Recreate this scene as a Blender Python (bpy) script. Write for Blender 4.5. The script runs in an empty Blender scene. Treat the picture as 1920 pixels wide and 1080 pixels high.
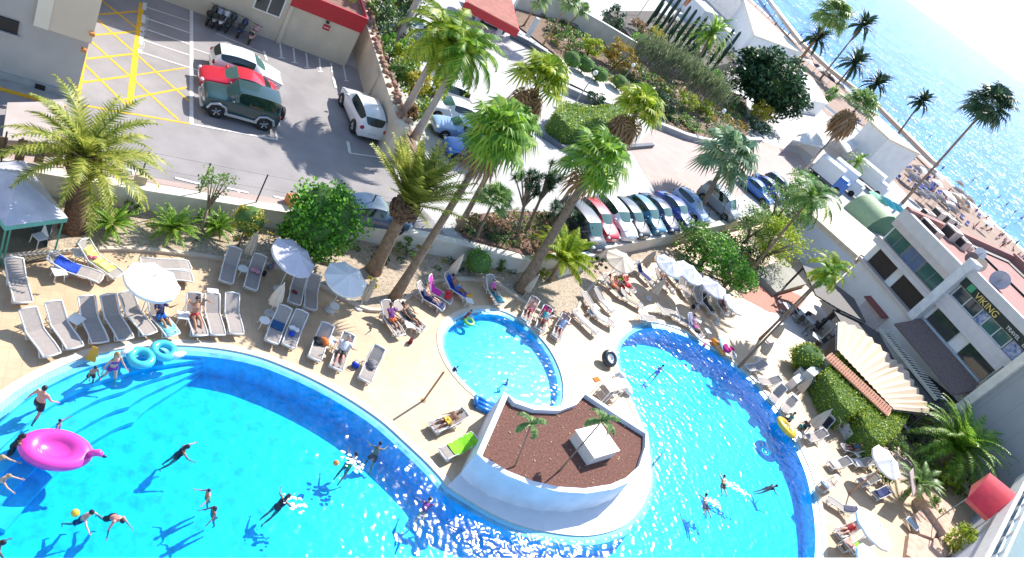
import bpy, bmesh, math, random
from mathutils import Vector, Matrix, Euler, noise
from mathutils.geometry import tessellate_polygon
RND = random.Random(11)
SC = bpy.context.scene
COL = SC.collection
rad = math.radians
# ------------------------------------------------------------------ camera model: a pixel of the 1920x1080 photograph -> a point of the place
CAM_H, FPX, PITCH, ROLL, YAW = 24.0, 1440.0, rad(31.17), rad(35.7), rad(39)
def _axes():
    f = Vector((0, math.cos(PITCH), -math.sin(PITCH))); u = Vector((0, math.sin(PITCH), math.cos(PITCH))); r = Vector((1, 0, 0))
    U = u*math.cos(ROLL) - r*math.sin(ROLL); Rr = r*math.cos(ROLL) + u*math.sin(ROLL)
    m = Matrix.Rotation(-YAW, 3, 'Z')
    return m @ Rr, m @ U, m @ f
CR, CU, CF = _axes()
EYE = Vector((0, 0, CAM_H))
def ray(px, py): return CF + CR*((px-960)/FPX) - CU*((py-540)/FPX)
def G(px, py, z=0.0):
    d = ray(px, py); return EYE + d*((z-CAM_H)/d.z)
def GX(px, py, X):
    d = ray(px, py); return EYE + d*(X/d.x)
def GY(px, py, Y):
    d = ray(px, py); return EYE + d*(Y/d.y)
def gp(pts, z=0.0): return [G(x, y, z).to_2d() for x, y in pts]
# ------------------------------------------------------------------ materials
MATS = {}
def mt(name, col, rough=.6, var=.12, scale=2., bump=0., bscale=25., metal=0., col2=None, spec=.5, coat=0., detail=5., emit=None):
    if name in MATS: return MATS[name]
    m = bpy.data.materials.new(name); m.use_nodes = True; n = m.node_tree.nodes; l = m.node_tree.links
    b = n['Principled BSDF']; b.inputs['Roughness'].default_value = rough; b.inputs['Metallic'].default_value = metal
    b.inputs['Specular IOR Level'].default_value = spec; b.inputs['Coat Weight'].default_value = coat
    tc = n.new('ShaderNodeTexCoord'); nz = n.new('ShaderNodeTexNoise'); nz.inputs['Scale'].default_value = scale; nz.inputs['Detail'].default_value = detail
    l.new(tc.outputs['Object'], nz.inputs['Vector'])
    cr = n.new('ShaderNodeValToRGB'); l.new(nz.outputs['Fac'], cr.inputs['Fac'])
    c1 = tuple(max(0, c*(1-var)) for c in col); c2 = col2 or tuple(min(1, c*(1+var)) for c in col)
    cr.color_ramp.elements[0].position = .3; cr.color_ramp.elements[1].position = .7
    cr.color_ramp.elements[0].color = (*c1, 1); cr.color_ramp.elements[1].color = (*c2, 1)
    l.new(cr.outputs['Color'], b.inputs['Base Color'])
    if bump:
        n2 = n.new('ShaderNodeTexNoise'); n2.inputs['Scale'].default_value = bscale; n2.inputs['Detail'].default_value = 4
        l.new(tc.outputs['Object'], n2.inputs['Vector'])
        bp = n.new('ShaderNodeBump'); bp.inputs['Strength'].default_value = bump; bp.inputs['Distance'].default_value = .05
        l.new(n2.outputs['Fac'], bp.inputs['Height']); l.new(bp.outputs['Normal'], b.inputs['Normal'])
    if emit:
        b.inputs['Emission Color'].default_value = (*col, 1); b.inputs['Emission Strength'].default_value = emit
    MATS[name] = m; return m
def tiles(name, c1, c2, mortar, w, h, msize=.02, rough=.55, offset=.5, noise_var=.25, nscale=.6, bumpy=0.):
    if name in MATS: return MATS[name]
    m = bpy.data.materials.new(name); m.use_nodes = True; n = m.node_tree.nodes; l = m.node_tree.links
    b = n['Principled BSDF']; b.inputs['Roughness'].default_value = rough
    tc = n.new('ShaderNodeTexCoord'); br = n.new('ShaderNodeTexBrick'); br.offset = offset
    l.new(tc.outputs['Object'], br.inputs['Vector'])
    br.inputs['Color1'].default_value = (*c1, 1); br.inputs['Color2'].default_value = (*c2, 1); br.inputs['Mortar'].default_value = (*mortar, 1)
    br.inputs['Scale'].default_value = 1; br.inputs['Brick Width'].default_value = w; br.inputs['Row Height'].default_value = h
    br.inputs['Mortar Size'].default_value = msize; br.inputs['Mortar Smooth'].default_value = .2
    nz = n.new('ShaderNodeTexNoise'); nz.inputs['Scale'].default_value = nscale; nz.inputs['Detail'].default_value = 7; nz.inputs['Roughness'].default_value = .65
    l.new(tc.outputs['Object'], nz.inputs['Vector'])
    mp = n.new('ShaderNodeMapRange'); mp.inputs['From Min'].default_value = .3; mp.inputs['From Max'].default_value = .7
    mp.inputs['To Min'].default_value = 1-noise_var; mp.inputs['To Max'].default_value = 1+noise_var*.4; l.new(nz.outputs['Fac'], mp.inputs['Value'])
    mx = n.new('ShaderNodeMix'); mx.data_type = 'RGBA'; mx.blend_type = 'MULTIPLY'; mx.inputs['Factor'].default_value = 1
    l.new(br.outputs['Color'], mx.inputs[6]); l.new(mp.outputs['Result'], mx.inputs[7]); l.new(mx.outputs[2], b.inputs['Base Color'])
    if bumpy:
        bp = n.new('ShaderNodeBump'); bp.inputs['Strength'].default_value = bumpy; bp.inputs['Distance'].default_value = .02
        l.new(br.outputs['Fac'], bp.inputs['Height']); bp.invert = True; l.new(bp.outputs['Normal'], b.inputs['Normal'])
    MATS[name] = m; return m
def stripes(name, c1, c2, period, axis=0, duty=.5, rough=.7, soft=.06, bump=0.):
    if name in MATS: return MATS[name]
    m = bpy.data.materials.new(name); m.use_nodes = True; n = m.node_tree.nodes; l = m.node_tree.links
    b = n['Principled BSDF']; b.inputs['Roughness'].default_value = rough
    tc = n.new('ShaderNodeTexCoord'); sp = n.new('ShaderNodeSeparateXYZ'); l.new(tc.outputs['Object'], sp.inputs[0])
    d = n.new('ShaderNodeMath'); d.operation = 'DIVIDE'; d.inputs[1].default_value = period; l.new(sp.outputs[axis], d.inputs[0])
    f = n.new('ShaderNodeMath'); f.operation = 'PINGPONG'; f.inputs[1].default_value = .5; l.new(d.outputs[0], f.inputs[0])
    cr = n.new('ShaderNodeValToRGB'); e = cr.color_ramp.elements
    e[0].position = max(0, duty/2-soft/2); e[1].position = min(1, duty/2+soft/2); e[0].color = (*c1, 1); e[1].color = (*c2, 1)
    l.new(f.outputs[0], cr.inputs['Fac']); l.new(cr.outputs['Color'], b.inputs['Base Color'])
    if bump:
        bp = n.new('ShaderNodeBump'); bp.inputs['Strength'].default_value = bump; bp.inputs['Distance'].default_value = .05
        l.new(f.outputs[0], bp.inputs['Height']); l.new(bp.outputs['Normal'], b.inputs['Normal'])
    MATS[name] = m; return m
def leafmat(name, cols, trans=.35, rough=.45):
    if name in MATS: return MATS[name]
    m = bpy.data.materials.new(name); m.use_nodes = True; n = m.node_tree.nodes; l = m.node_tree.links
    b = n['Principled BSDF']; b.inputs['Roughness'].default_value = rough; b.inputs['Specular IOR Level'].default_value = .35
    ge = n.new('ShaderNodeNewGeometry'); cr = n.new('ShaderNodeValToRGB'); cr.color_ramp.interpolation = 'LINEAR'
    while len(cr.color_ramp.elements) < len(cols): cr.color_ramp.elements.new(.5)
    for i, c in enumerate(cols):
        cr.color_ramp.elements[i].position = i/(len(cols)-1); cr.color_ramp.elements[i].color = (*c, 1)
    l.new(ge.outputs['Random Per Island'], cr.inputs['Fac']); l.new(cr.outputs['Color'], b.inputs['Base Color'])
    t = n.new('ShaderNodeBsdfTranslucent'); l.new(cr.outputs['Color'], t.inputs['Color'])
    mx = n.new('ShaderNodeMixShader'); mx.inputs[0].default_value = trans
    l.new(b.outputs[0], mx.inputs[1]); l.new(t.outputs[0], mx.inputs[2]); l.new(mx.outputs[0], n['Material Output'].inputs[0])
    MATS[name] = m; return m
def glass(name, tint=(.03, .06, .06), rough=.05):
    if name in MATS: return MATS[name]
    m = bpy.data.materials.new(name); m.use_nodes = True; b = m.node_tree.nodes['Principled BSDF']
    b.inputs['Base Color'].default_value = (*tint, 1); b.inputs['Roughness'].default_value = rough; b.inputs['Specular IOR Level'].default_value = .9
    MATS[name] = m; return m
# ------------------------------------------------------------------ mesh builder
class MB:
    def __init__(s): s.v = []; s.f = []; s.mi = []; s.m = 0; s.sm = []; s.smooth = False
    def add(s, v, f):
        o = len(s.v); s.v += [tuple(p) for p in v]
        for q in f: s.f.append([i+o for i in q]); s.mi.append(s.m); s.sm.append(s.smooth)
        return s
    def box(s, x0, x1, y0, y1, z0, z1, top=1.0):
        cx, cy = (x0+x1)/2, (y0+y1)/2; k = top
        v = [(x0, y0, z0), (x1, y0, z0), (x1, y1, z0), (x0, y1, z0)] + [(cx+(x-cx)*k, cy+(y-cy)*k, z1) for x, y in ((x0, y0), (x1, y0), (x1, y1), (x0, y1))]
        return s.add(v, [(3, 2, 1, 0), (4, 5, 6, 7), (0, 1, 5, 4), (1, 2, 6, 5), (2, 3, 7, 6), (3, 0, 4, 7)])
    def obox(s, c, size, rz=0., rx=0., ry=0., ch=0.):
        sx, sy, sz = (q/2 for q in size); M = Euler((rx, ry, rz)).to_matrix(); c = Vector(c)
        if ch:
            b = bmesh.new(); bmesh.ops.create_cube(b, size=1); bmesh.ops.scale(b, vec=size, verts=b.verts)
            bmesh.ops.bevel(b, geom=list(b.edges), offset=ch, segments=2, affect='EDGES', profile=.5); b.verts.index_update()
            s.add([c+M@v.co for v in b.verts], [[v.index for v in f.verts] for f in b.faces]); b.free(); return s
        v = [c+M@Vector((x, y, z)) for z in (-sz, sz) for x, y in ((-sx, -sy), (sx, -sy), (sx, sy), (-sx, sy))]
        return s.add(v, [(3, 2, 1, 0), (4, 5, 6, 7), (0, 1, 5, 4), (1, 2, 6, 5), (2, 3, 7, 6), (3, 0, 4, 7)])
    def tube(s, pts, r, n=8, caps=True, flat=1.0, up=None):
        pts = [Vector(p) for p in pts]; N = len(pts); rs = r if isinstance(r, (list, tuple)) else [r]*N
        v = []; f = []; prev = None
        for i, p in enumerate(pts):
            d = (pts[min(i+1, N-1)]-pts[max(i-1, 0)]).normalized()
            ref = Vector(up) if up else (prev if prev is not None else (Vector((0, 0, 1)) if abs(d.z) < .9 else Vector((1, 0, 0))))
            a = d.cross(ref)
            if a.length < 1e-5: a = d.cross(Vector((0.3, 1, .2)))
            a.normalize(); b = a.cross(d).normalized(); prev = b
            rr = rs[i]; ra, rb = (rr if isinstance(rr, tuple) else (rr, rr*flat))
            for k in range(n):
                t = 2*math.pi*k/n; v.append(p+a*math.cos(t)*ra+b*math.sin(t)*rb)
        for i in range(N-1):
            for k in range(n): f.append((i*n+k, i*n+(k+1) % n, (i+1)*n+(k+1) % n, (i+1)*n+k))
        if caps: f.append(tuple(range(n-1, -1, -1))); f.append(tuple((N-1)*n+k for k in range(n)))
        return s.add(v, f)
    def bar(s, a, b, r, n=6): return s.tube([a, b], r, n)
    def sheet(s, poly, z, holes=(), flip=False):
        ls = [[Vector((p[0], p[1], 0)) for p in poly]]+[[Vector((p[0], p[1], 0)) for p in h] for h in holes]
        fl = [p for q in ls for p in q]; tri = tessellate_polygon(ls); fs = []
        for t in tri:
            a, b, c = (fl[i] for i in t)
            up = (b-a).cross(c-a).z > 0
            fs.append(tuple(t) if up != flip else tuple(reversed(t)))
        return s.add([(p.x, p.y, z) for p in fl], fs)
    def wall(s, poly, z0, z1, closed=True, out=True):
        n = len(poly); v = [(p[0], p[1], z0) for p in poly]+[(p[0], p[1], z1) for p in poly]; f = []
        for i in range(n if closed else n-1):
            j = (i+1) % n; q = (i, j, n+j, n+i); f.append(q if out else tuple(reversed(q)))
        return s.add(v, f)
    def prism(s, poly, z0, z1):
        ar = sum(poly[i][0]*poly[(i+1) % len(poly)][1]-poly[(i+1) % len(poly)][0]*poly[i][1] for i in range(len(poly)))
        if ar < 0: poly = list(reversed(poly))
        s.wall(poly, z0, z1); s.sheet(poly, z1); return s.sheet(poly, z0, flip=True)
    def ell(s, c, r, nu=10, nv=7, M=None):
        c = Vector(c); v = []; f = []
        rx, ry, rz = r if isinstance(r, (tuple, list)) else (r, r, r)
        for j in range(nv+1):
            t = math.pi*j/nv
            for i in range(nu):
                p = Vector((rx*math.sin(t)*math.cos(2*math.pi*i/nu), ry*math.sin(t)*math.sin(2*math.pi*i/nu), rz*math.cos(t)))
                v.append(c+(M@p if M else p))
        for j in range(nv):
            for i in range(nu): f.append((j*nu+i, (j+1)*nu+i, (j+1)*nu+(i+1) % nu, j*nu+(i+1) % nu))
        return s.add(v, f)
    def lathe(s, prof, c=(0, 0, 0), n=16, M=None):
        c = Vector(c); v = []; f = []; k = len(prof)
        for r, z in prof:
            for i in range(n):
                p = Vector((r*math.cos(2*math.pi*i/n), r*math.sin(2*math.pi*i/n), z)); v.append(c+(M@p if M else p))
        for j in range(k-1):
            for i in range(n): f.append((j*n+i, j*n+(i+1) % n, (j+1)*n+(i+1) % n, (j+1)*n+i))
        return s.add(v, f)
    def torus(s, c, R0, r0, n=24, m=10, M=None, squash=1.):
        c = Vector(c); v = []; f = []
        for i in range(n):
            a = 2*math.pi*i/n
            for j in range(m):
                b = 2*math.pi*j/m; p = Vector(((R0+r0*math.cos(b))*math.cos(a), (R0+r0*math.cos(b))*math.sin(a), r0*math.sin(b)*squash)); v.append(c+(M@p if M else p))
        for i in range(n):
            for j in range(m): f.append((i*m+j, ((i+1) % n)*m+j, ((i+1) % n)*m+(j+1) % m, i*m+(j+1) % m))
        return s.add(v, f)
    def obj(s, name, mats, parent=None, loc=(0, 0, 0), rz=0., smooth=None):
        me = bpy.data.meshes.new(name); me.from_pydata(s.v, [], s.f)
        for m in (mats if isinstance(mats, (list, tuple)) else [mats]): me.materials.append(m)
        me.polygons.foreach_set('material_index', s.mi)
        me.polygons.foreach_set('use_smooth', s.sm if smooth is None else [smooth]*len(s.f))
        me.update(); o = bpy.data.objects.new(name, me); COL.objects.link(o)
        o.location = loc; o.rotation_euler = (0, 0, rz)
        if parent: o.parent = parent
        return o
def tag(o, label, cat, group=None):
    o['label'] = label; o['category'] = cat
    if group: o['group'] = group
    return o
def thing(name, label, cat, loc=(0, 0, 0), rz=0., group=None):
    o = bpy.data.objects.new(name, None); o.empty_display_size = .2; COL.objects.link(o); o.location = loc; o.rotation_euler = (0, 0, rz)
    return tag(o, label, cat, group)
def struct(o, kind='structure'): o['kind'] = kind; return o
KIDS = {}
def kids(o):
    return [c for c in o.children]
def dup(o, loc=None, rz=None, label=None, group=None, scale=None, _p=None):
    c = o.copy(); COL.objects.link(c)
    if _p: c.parent = _p
    else:
        if loc is not None: c.location = loc
        if rz is not None: c.rotation_euler = (0, 0, rz)
        if label: c['label'] = label
        if group: c['group'] = group
        if scale: c.scale = (scale,)*3 if not isinstance(scale, tuple) else scale
    for k in kids(o): dup(k, _p=c)
    return c
def smooth_closed(pts, n=6, closed=True):
    out = []; N = len(pts); rng = N if closed else N-1
    for i in range(rng):
        p0, p1, p2, p3 = (Vector(pts[(i+k) % N]) if closed else Vector(pts[min(max(i+k, 0), N-1)]) for k in (-1, 0, 1, 2))
        for j in range(n):
            t = j/n; out.append(.5*((2*p1)+(p2-p0)*t+(2*p0-5*p1+4*p2-p3)*t*t+(3*p1-p0-3*p2+p3)*t**3))
    if not closed: out.append(Vector(pts[-1]))
    return out
def offset_poly(poly, d):
    n = len(poly); out = []
    ar = sum(poly[i][0]*poly[(i+1) % n][1]-poly[(i+1) % n][0]*poly[i][1] for i in range(n)); sg = 1 if ar > 0 else -1
    for i in range(n):
        a, b, c = Vector(poly[i-1]), Vector(poly[i]), Vector(poly[(i+1) % n])
        t = (c-a)
        if t.length < 1e-6: t = c-b
        t.normalize(); nn = Vector((t.y, -t.x))*sg; out.append(b+nn*d)
    return out
def offset_line(pts, d):
    out = []; N = len(pts)
    for i in range(N):
        t = (Vector(pts[min(i+1, N-1)])-Vector(pts[max(i-1, 0)])).normalized(); out.append(Vector(pts[i])+Vector((-t.y, t.x))*d)
    return out
def mesh_points(o): return [v.co for v in o.data.vertices]
# ------------------------------------------------------------------ world, sun, camera
w = bpy.data.worlds.new('World'); SC.world = w; w.use_nodes = True
SUN_EL, SUN_AZ = rad(43.5), rad(36.5)
sky = w.node_tree.nodes.new('ShaderNodeTexSky'); sky.sky_type = 'NISHITA'; sky.sun_disc = False
sky.sun_elevation = SUN_EL; sky.sun_rotation = math.pi/2-SUN_AZ; sky.air_density = 1.0; sky.dust_density = .5; sky.ozone_density = 1.5
bg = w.node_tree.nodes['Background']; bg.inputs[1].default_value = .15; w.node_tree.links.new(sky.outputs[0], bg.inputs[0])
sl = bpy.data.lights.new('sun', 'SUN'); sl.energy = 4.6; sl.angle = rad(.53); sl.color = (1, .955, .88)
so = bpy.data.objects.new('sun', sl); COL.objects.link(so)
SUND = Vector((math.cos(SUN_EL)*math.cos(SUN_AZ), math.cos(SUN_EL)*math.sin(SUN_AZ), math.sin(SUN_EL)))
so.rotation_euler = SUND.to_track_quat('Z', 'Y').to_euler(); so.location = (0, 0, 60)
SC.view_settings.view_transform = 'Standard'; SC.view_settings.look = 'None'; SC.view_settings.exposure = .88; SC.view_settings.gamma = 1
cd = bpy.data.cameras.new('camera'); cd.lens = 27; cd.sensor_width = 36; cd.clip_end = 60000; cd.clip_start = .05
co = bpy.data.objects.new('camera', cd); COL.objects.link(co)
M3 = Matrix((CR, CU, -CF)).transposed(); co.matrix_world = Matrix.Translation(EYE) @ M3.to_4x4(); SC.camera = co
SC.render.engine = 'CYCLES'; SC.cycles.max_bounces = 6; SC.cycles.transparent_max_bounces = 24; SC.cycles.diffuse_bounces = 4
SC.cycles.use_denoising = True; SC.cycles.sample_clamp_indirect = 6; SC.cycles.sample_clamp_direct = 5
# ------------------------------------------------------------------ setting materials
DECK = tiles('deck_tile', (.60, .43, .27), (.545, .385, .24), (.46, .33, .21), .45, .45, .011, .6, 0., .26, .45)
COPE = mt('coping_stone', (.60, .52, .42), .5, .06, 3)
RIM = tiles('rim_mosaic', (.20, .60, .80), (.16, .54, .76), (.35, .66, .8), .1, .1, .006, .3, 0., .12, 1.5)
PFLOOR = mt('pool_mosaic_caustics', (.05, .60, .88), .4, .14, 5.5, detail=3)  # blue mosaic, with mottling painted in for rippled sunlight on the floor
PSTEP = mt('pool_step', (.10, .62, .90), .4, .12, 4)
ASPH = mt('car_park_asphalt', (.275, .255, .255), .85, .17, .55, .3, 60, detail=9)
ROADM = mt('driveway_concrete', (.43, .42, .41), .85, .07, .6, .2, 60, detail=9)
PINKP = tiles('pink_pavers', (.44, .325, .29), (.40, .30, .27), (.36, .28, .25), .6, .3, .01, .8, .5, .12, .5)
WHITEP = mt('white_render', (.72, .71, .69), .7, .05, 1.5, .08, 30)
WALLP = mt('garden_wall_render', (.64, .60, .52), .8, .10, 1.2, .15, 25)
CREAMP = mt('cream_render', (.58, .50, .39), .8, .08, 1., .15, 30)
WHITELINE = mt('white_road_paint', (.62, .61, .58), .6, .12, 6)
YELLINE = mt('yellow_road_paint', (.72, .40, .015), .6, .15, 6)
GRAVEL = mt('rock_gravel', (.40, .32, .24), .9, .35, 7, .9, 14, detail=8)
SAND = mt('beach_sand', (.28, .185, .14), .9, .12, .3, .2, 10)
DIRT = mt('garden_soil', (.20, .13, .09), .95, .35, 3, .5, 20)
REDP = mt('terracotta_paving', (.42, .17, .12), .8, .12, 3)
# ------------------------------------------------------------------ pools
def seg(pts, n=5): return smooth_closed([Vector(p) for p in gp(pts)], n, False)
sA = seg([(-260, 1010), (-120, 862), (0, 757), (40, 727), (95, 697), (165, 668), (240, 653), (330, 648), (410, 654), (480, 668), (540, 690), (600, 718), (660, 752), (715, 790), (762, 832), (800, 868), (826, 896)])
sB = seg([(838, 912), (880, 939), (930, 967), (980, 987), (1040, 1000), (1095, 1005), (1140, 998), (1175, 982), (1200, 955), (1215, 925), (1221, 895), (1219, 860)])
sC = seg([(1205, 800), (1193, 772), (1178, 738), (1163, 702), (1155, 670), (1156, 645), (1168, 625), (1188, 611), (1215, 605), (1250, 610), (1290, 625), (1330, 648), (1370, 675), (1410, 710), (1445, 750), (1480, 800), (1505, 850), (1525, 900), (1537, 960), (1542, 1010), (1540, 1080), (1530, 1200)])
sD = [Vector(p) for p in gp([(1300, 1420), (900, 1500), (400, 1450), (0, 1300), (-220, 1150)])]
POOL = sA+sB+sC+sD
KID = smooth_closed([Vector(p) for p in gp([(827, 632), (834, 610), (848, 597), (874, 585), (905, 579), (940, 583), (975, 600), (1005, 625), (1030, 655), (1048, 690), (1056, 725), (1052, 758), (1030, 775), (990, 778), (950, 772), (915, 755), (880, 728), (850, 695), (832, 662)])], 4)
deck_poly = [Vector(p) for p in ((-40, -12), (112, -12), (112, 52), (66, 55), (54, 50), (25, 34), (-40, 32))]
cope1, cope2 = offset_poly(POOL, .32), offset_poly(KID, .25)
d = MB(); d.sheet(deck_poly, 0, [cope1, cope2]); o = struct(d.obj('pool_deck', DECK))
for nm, pp, cc in (('pool_coping', POOL, cope1), ('paddling_pool_coping', KID, cope2)):
    m = MB(); m.sheet(cc, .03, [pp]); m.wall(cc, -.05, .03); m.wall(pp, -.06, .03, out=False); struct(m.obj(nm, COPE))
WATER_Z = -.07
def basin(nm, poly, depth, rim):
    inner = offset_poly(poly, -rim)
    m = MB(); n = len(poly)
    m.add([(p[0], p[1], -.03) for p in poly]+[(p[0], p[1], -.11) for p in inner], [(i, (i+1) % n, n+(i+1) % n, n+i) for i in range(n)])
    struct(m.obj(nm+'_rim', RIM))
    m = MB(); m.wall(inner, -depth, -.11, out=False); m.sheet(inner, -depth); struct(m.obj(nm+'_basin', PFLOOR))
    return inner
in1 = basin('pool', POOL, 1.25, .40); in2 = basin('paddling_pool', KID, .5, .30)
# entry steps following the curved left end
line = [Vector(p) for p in sA[4:40]]
for k, (wd, zz) in enumerate(((1.0, -.28), (1.55, -.52), (2.1, -.76), (2.65, -1.0))):
    a = line; L = len(a); b = []
    off = offset_line(a, 1.0)
    sgn = -1 if (G(200, 800).to_2d()-a[15]).dot(off[15]-a[15]) < 0 else 1
    for i in range(L):
        t = i/(L-1); f = min(1, (1-t)*3.2)**.7
        b.append(a[i]+(off[i]-a[i])*sgn*(.3+(wd-.3)*f))
    poly = a+list(reversed(b)); m = MB()
    ar = sum(poly[i][0]*poly[(i+1) % len(poly)][1]-poly[(i+1) % len(poly)][0]*poly[i][1] for i in range(len(poly)))
    if ar < 0: poly = list(reversed(poly))
    m.sheet(poly, zz); m.wall(poly, -1.24, zz); struct(m.obj('pool_step', PSTEP))
def absorb(m):
    n = m.node_tree.nodes; va = n.new('ShaderNodeVolumeAbsorption'); va.inputs['Color'].default_value = (0, .93, .992, 1); va.inputs['Density'].default_value = .62
    m.node_tree.links.new(va.outputs[0], n['Material Output'].inputs['Volume']); return m
def body_mat():
    m = bpy.data.materials.new('pool_water_body'); m.use_nodes = True; n = m.node_tree.nodes; n.remove(n['Principled BSDF']); t = n.new('ShaderNodeBsdfTransparent'); m.node_tree.links.new(t.outputs[0], n['Material Output'].inputs[0]); return absorb(m)
def water_mat(name, tint, s1, s2, strength, rough=.04, dist=.06):
    m = bpy.data.materials.new(name); m.use_nodes = True; n = m.node_tree.nodes; l = m.node_tree.links; n.remove(n['Principled BSDF'])
    tc = n.new('ShaderNodeTexCoord'); a = n.new('ShaderNodeTexNoise'); a.inputs['Scale'].default_value = s1; a.inputs['Detail'].default_value = 0; a.inputs['Distortion'].default_value = .8
    b = n.new('ShaderNodeTexNoise'); b.inputs['Scale'].default_value = s2; b.inputs['Detail'].default_value = 0
    l.new(tc.outputs['Object'], a.inputs['Vector']); l.new(tc.outputs['Object'], b.inputs['Vector'])
    ad = n.new('ShaderNodeMath'); ad.operation = 'MULTIPLY_ADD'; ad.inputs[1].default_value = .55; l.new(b.outputs['Fac'], ad.inputs[0]); l.new(a.outputs['Fac'], ad.inputs[2])
    bp = n.new('ShaderNodeBump'); bp.inputs['Strength'].default_value = strength; bp.inputs['Distance'].default_value = dist; l.new(ad.outputs[0], bp.inputs['Height'])
    fr = n.new('ShaderNodeFresnel'); fr.inputs[0].default_value = 1.33
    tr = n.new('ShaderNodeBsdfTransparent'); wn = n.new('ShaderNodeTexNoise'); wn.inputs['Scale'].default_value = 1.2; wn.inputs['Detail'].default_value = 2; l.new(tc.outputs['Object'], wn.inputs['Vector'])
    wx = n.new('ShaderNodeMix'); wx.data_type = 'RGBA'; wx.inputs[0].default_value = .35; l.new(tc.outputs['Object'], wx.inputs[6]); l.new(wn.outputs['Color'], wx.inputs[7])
    vo = n.new('ShaderNodeTexVoronoi'); vo.feature = 'SMOOTH_F1'; vo.inputs['Scale'].default_value = 2.6; vo.inputs['Smoothness'].default_value = .35; l.new(wx.outputs[2], vo.inputs['Vector'])  # cell pattern paints caustic light ripples into the water's transmission tint
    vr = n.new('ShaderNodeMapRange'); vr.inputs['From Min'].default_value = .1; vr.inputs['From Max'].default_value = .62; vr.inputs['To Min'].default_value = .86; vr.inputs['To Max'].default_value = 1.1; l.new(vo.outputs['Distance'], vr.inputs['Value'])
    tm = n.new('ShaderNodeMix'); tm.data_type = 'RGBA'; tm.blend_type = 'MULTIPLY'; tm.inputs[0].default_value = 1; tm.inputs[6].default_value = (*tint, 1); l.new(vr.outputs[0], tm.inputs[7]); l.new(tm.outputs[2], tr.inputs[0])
    gl = n.new('ShaderNodeBsdfGlossy'); gl.inputs['Roughness'].default_value = rough; l.new(bp.outputs['Normal'], gl.inputs['Normal'])
    mx = n.new('ShaderNodeMixShader'); l.new(fr.outputs[0], mx.inputs[0]); l.new(tr.outputs[0], mx.inputs[1]); l.new(gl.outputs[0], mx.inputs[2])
    l.new(mx.outputs[0], n['Material Output'].inputs[0]); absorb(m); return m
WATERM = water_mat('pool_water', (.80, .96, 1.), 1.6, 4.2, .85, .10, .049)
WBODY = body_mat()
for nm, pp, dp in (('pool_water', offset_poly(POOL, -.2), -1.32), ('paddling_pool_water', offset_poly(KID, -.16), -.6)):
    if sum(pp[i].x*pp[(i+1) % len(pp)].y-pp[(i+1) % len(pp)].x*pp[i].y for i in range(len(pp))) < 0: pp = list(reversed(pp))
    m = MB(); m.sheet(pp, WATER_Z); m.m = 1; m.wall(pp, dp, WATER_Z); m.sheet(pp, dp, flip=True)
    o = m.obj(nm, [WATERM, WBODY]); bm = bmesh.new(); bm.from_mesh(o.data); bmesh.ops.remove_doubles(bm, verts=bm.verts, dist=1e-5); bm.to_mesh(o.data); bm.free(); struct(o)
# ------------------------------------------------------------------ raised car park, driveway, land, beach, sea
CZ = 1.1
WALLPX = [(-60, 300), (172, 340), (437, 382), (670, 417), (850, 455), (985, 487), (1065, 480), (1160, 460), (1250, 442), (1370, 418), (1445, 400)]
wl = [Vector(p) for p in gp(WALLPX, 1.25)]
wl = [Vector((-14, wl[0].y-.2))]+wl+[Vector((66.2, 53))]
wb = offset_line(wl, .45)
plaza = list(wb)+[Vector((72, 50)), Vector((122, 50)), Vector((122, 330)), Vector((-70, 330)), Vector((-70, 30))]
m = MB(); m.sheet(plaza, CZ); struct(m.obj('driveway', ROADM))
m = MB(); m.sheet([(-300, -200), (121, -200), (121, 700), (-300, 700)], -1.42); struct(m.obj('ground', DIRT))
m = MB(); m.add([(112, -300, CZ-.02), (112, 900, CZ-.02), (150, 900, .2), (150, -300, .2), (181.5, 900, -1.45), (181.5, -300, -1.45), (200, 900, -3.2), (200, -300, -3.2)], [(0, 2, 1) if 0 else (0, 3, 2, 1), (3, 5, 4, 2), (5, 7, 6, 4)])
struct(m.obj('beach', SAND))
cp = [wb[0]+Vector((0, 0)), *wb[1:6], Vector((17.6, 38)), Vector((17.6, 50.2)), Vector((-14, 50.2))]
m = MB(); m.sheet(cp, CZ+.006); struct(m.obj('car_park', ASPH))
# kerb-like pink strip behind the wall
m = MB(); a = offset_line(wl[:5], .46); b = offset_line(wl[:5], 1.05); m.prism([*a, *reversed(b)], CZ-.02, CZ+.08); struct(m.obj('pavement', PINKP))
m = MB(); m.sheet(gp([(1183, 283), (1250, 392), (1300, 396), (1378, 368), (1450, 352), (1530, 330), (1500, 290), (1420, 262), (1360, 262), (1275, 228), (1230, 235)], CZ), CZ+.012); struct(m.obj('paved_forecourt', PINKP))
def strip(mb, a, b, wd, z):
    A, B = G(*a, z).to_2d(), G(*b, z).to_2d(); t = (B-A).normalized(); n = Vector((-t.y, t.x))*wd/2
    mb.add([(*(A-n), z), (*(B-n), z), (*(B+n), z), (*(A+n), z)], [(0, 1, 2, 3)])
ym = MB(); zz = CZ+.012
for a, b, wd in (((172, 20), (142, 193), .26), ((266, 5), (243, 196), .3), ((175, 28), (258, 21), .14), ((172, 66), (255, 59), .14), ((162, 110), (250, 101), .14), ((150, 155), (245, 142), .14), ((245, 142), (347, 127), .1),
                 ((230, 187), (350, 164), .14), ((190, 0), (255, 52), .14), ((175, 30), (355, 190), .14), ((168, 75), (335, 225), .14), ((158, 120), (243, 203), .14), ((142, 195), (357, 232), .14), ((145, 155), (165, 152), .14)):
    strip(ym, a, b, wd, zz); zz += .0004
struct(ym.obj('yellow_road_markings', YELLINE))
wm = MB(); zz = CZ+.022
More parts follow.
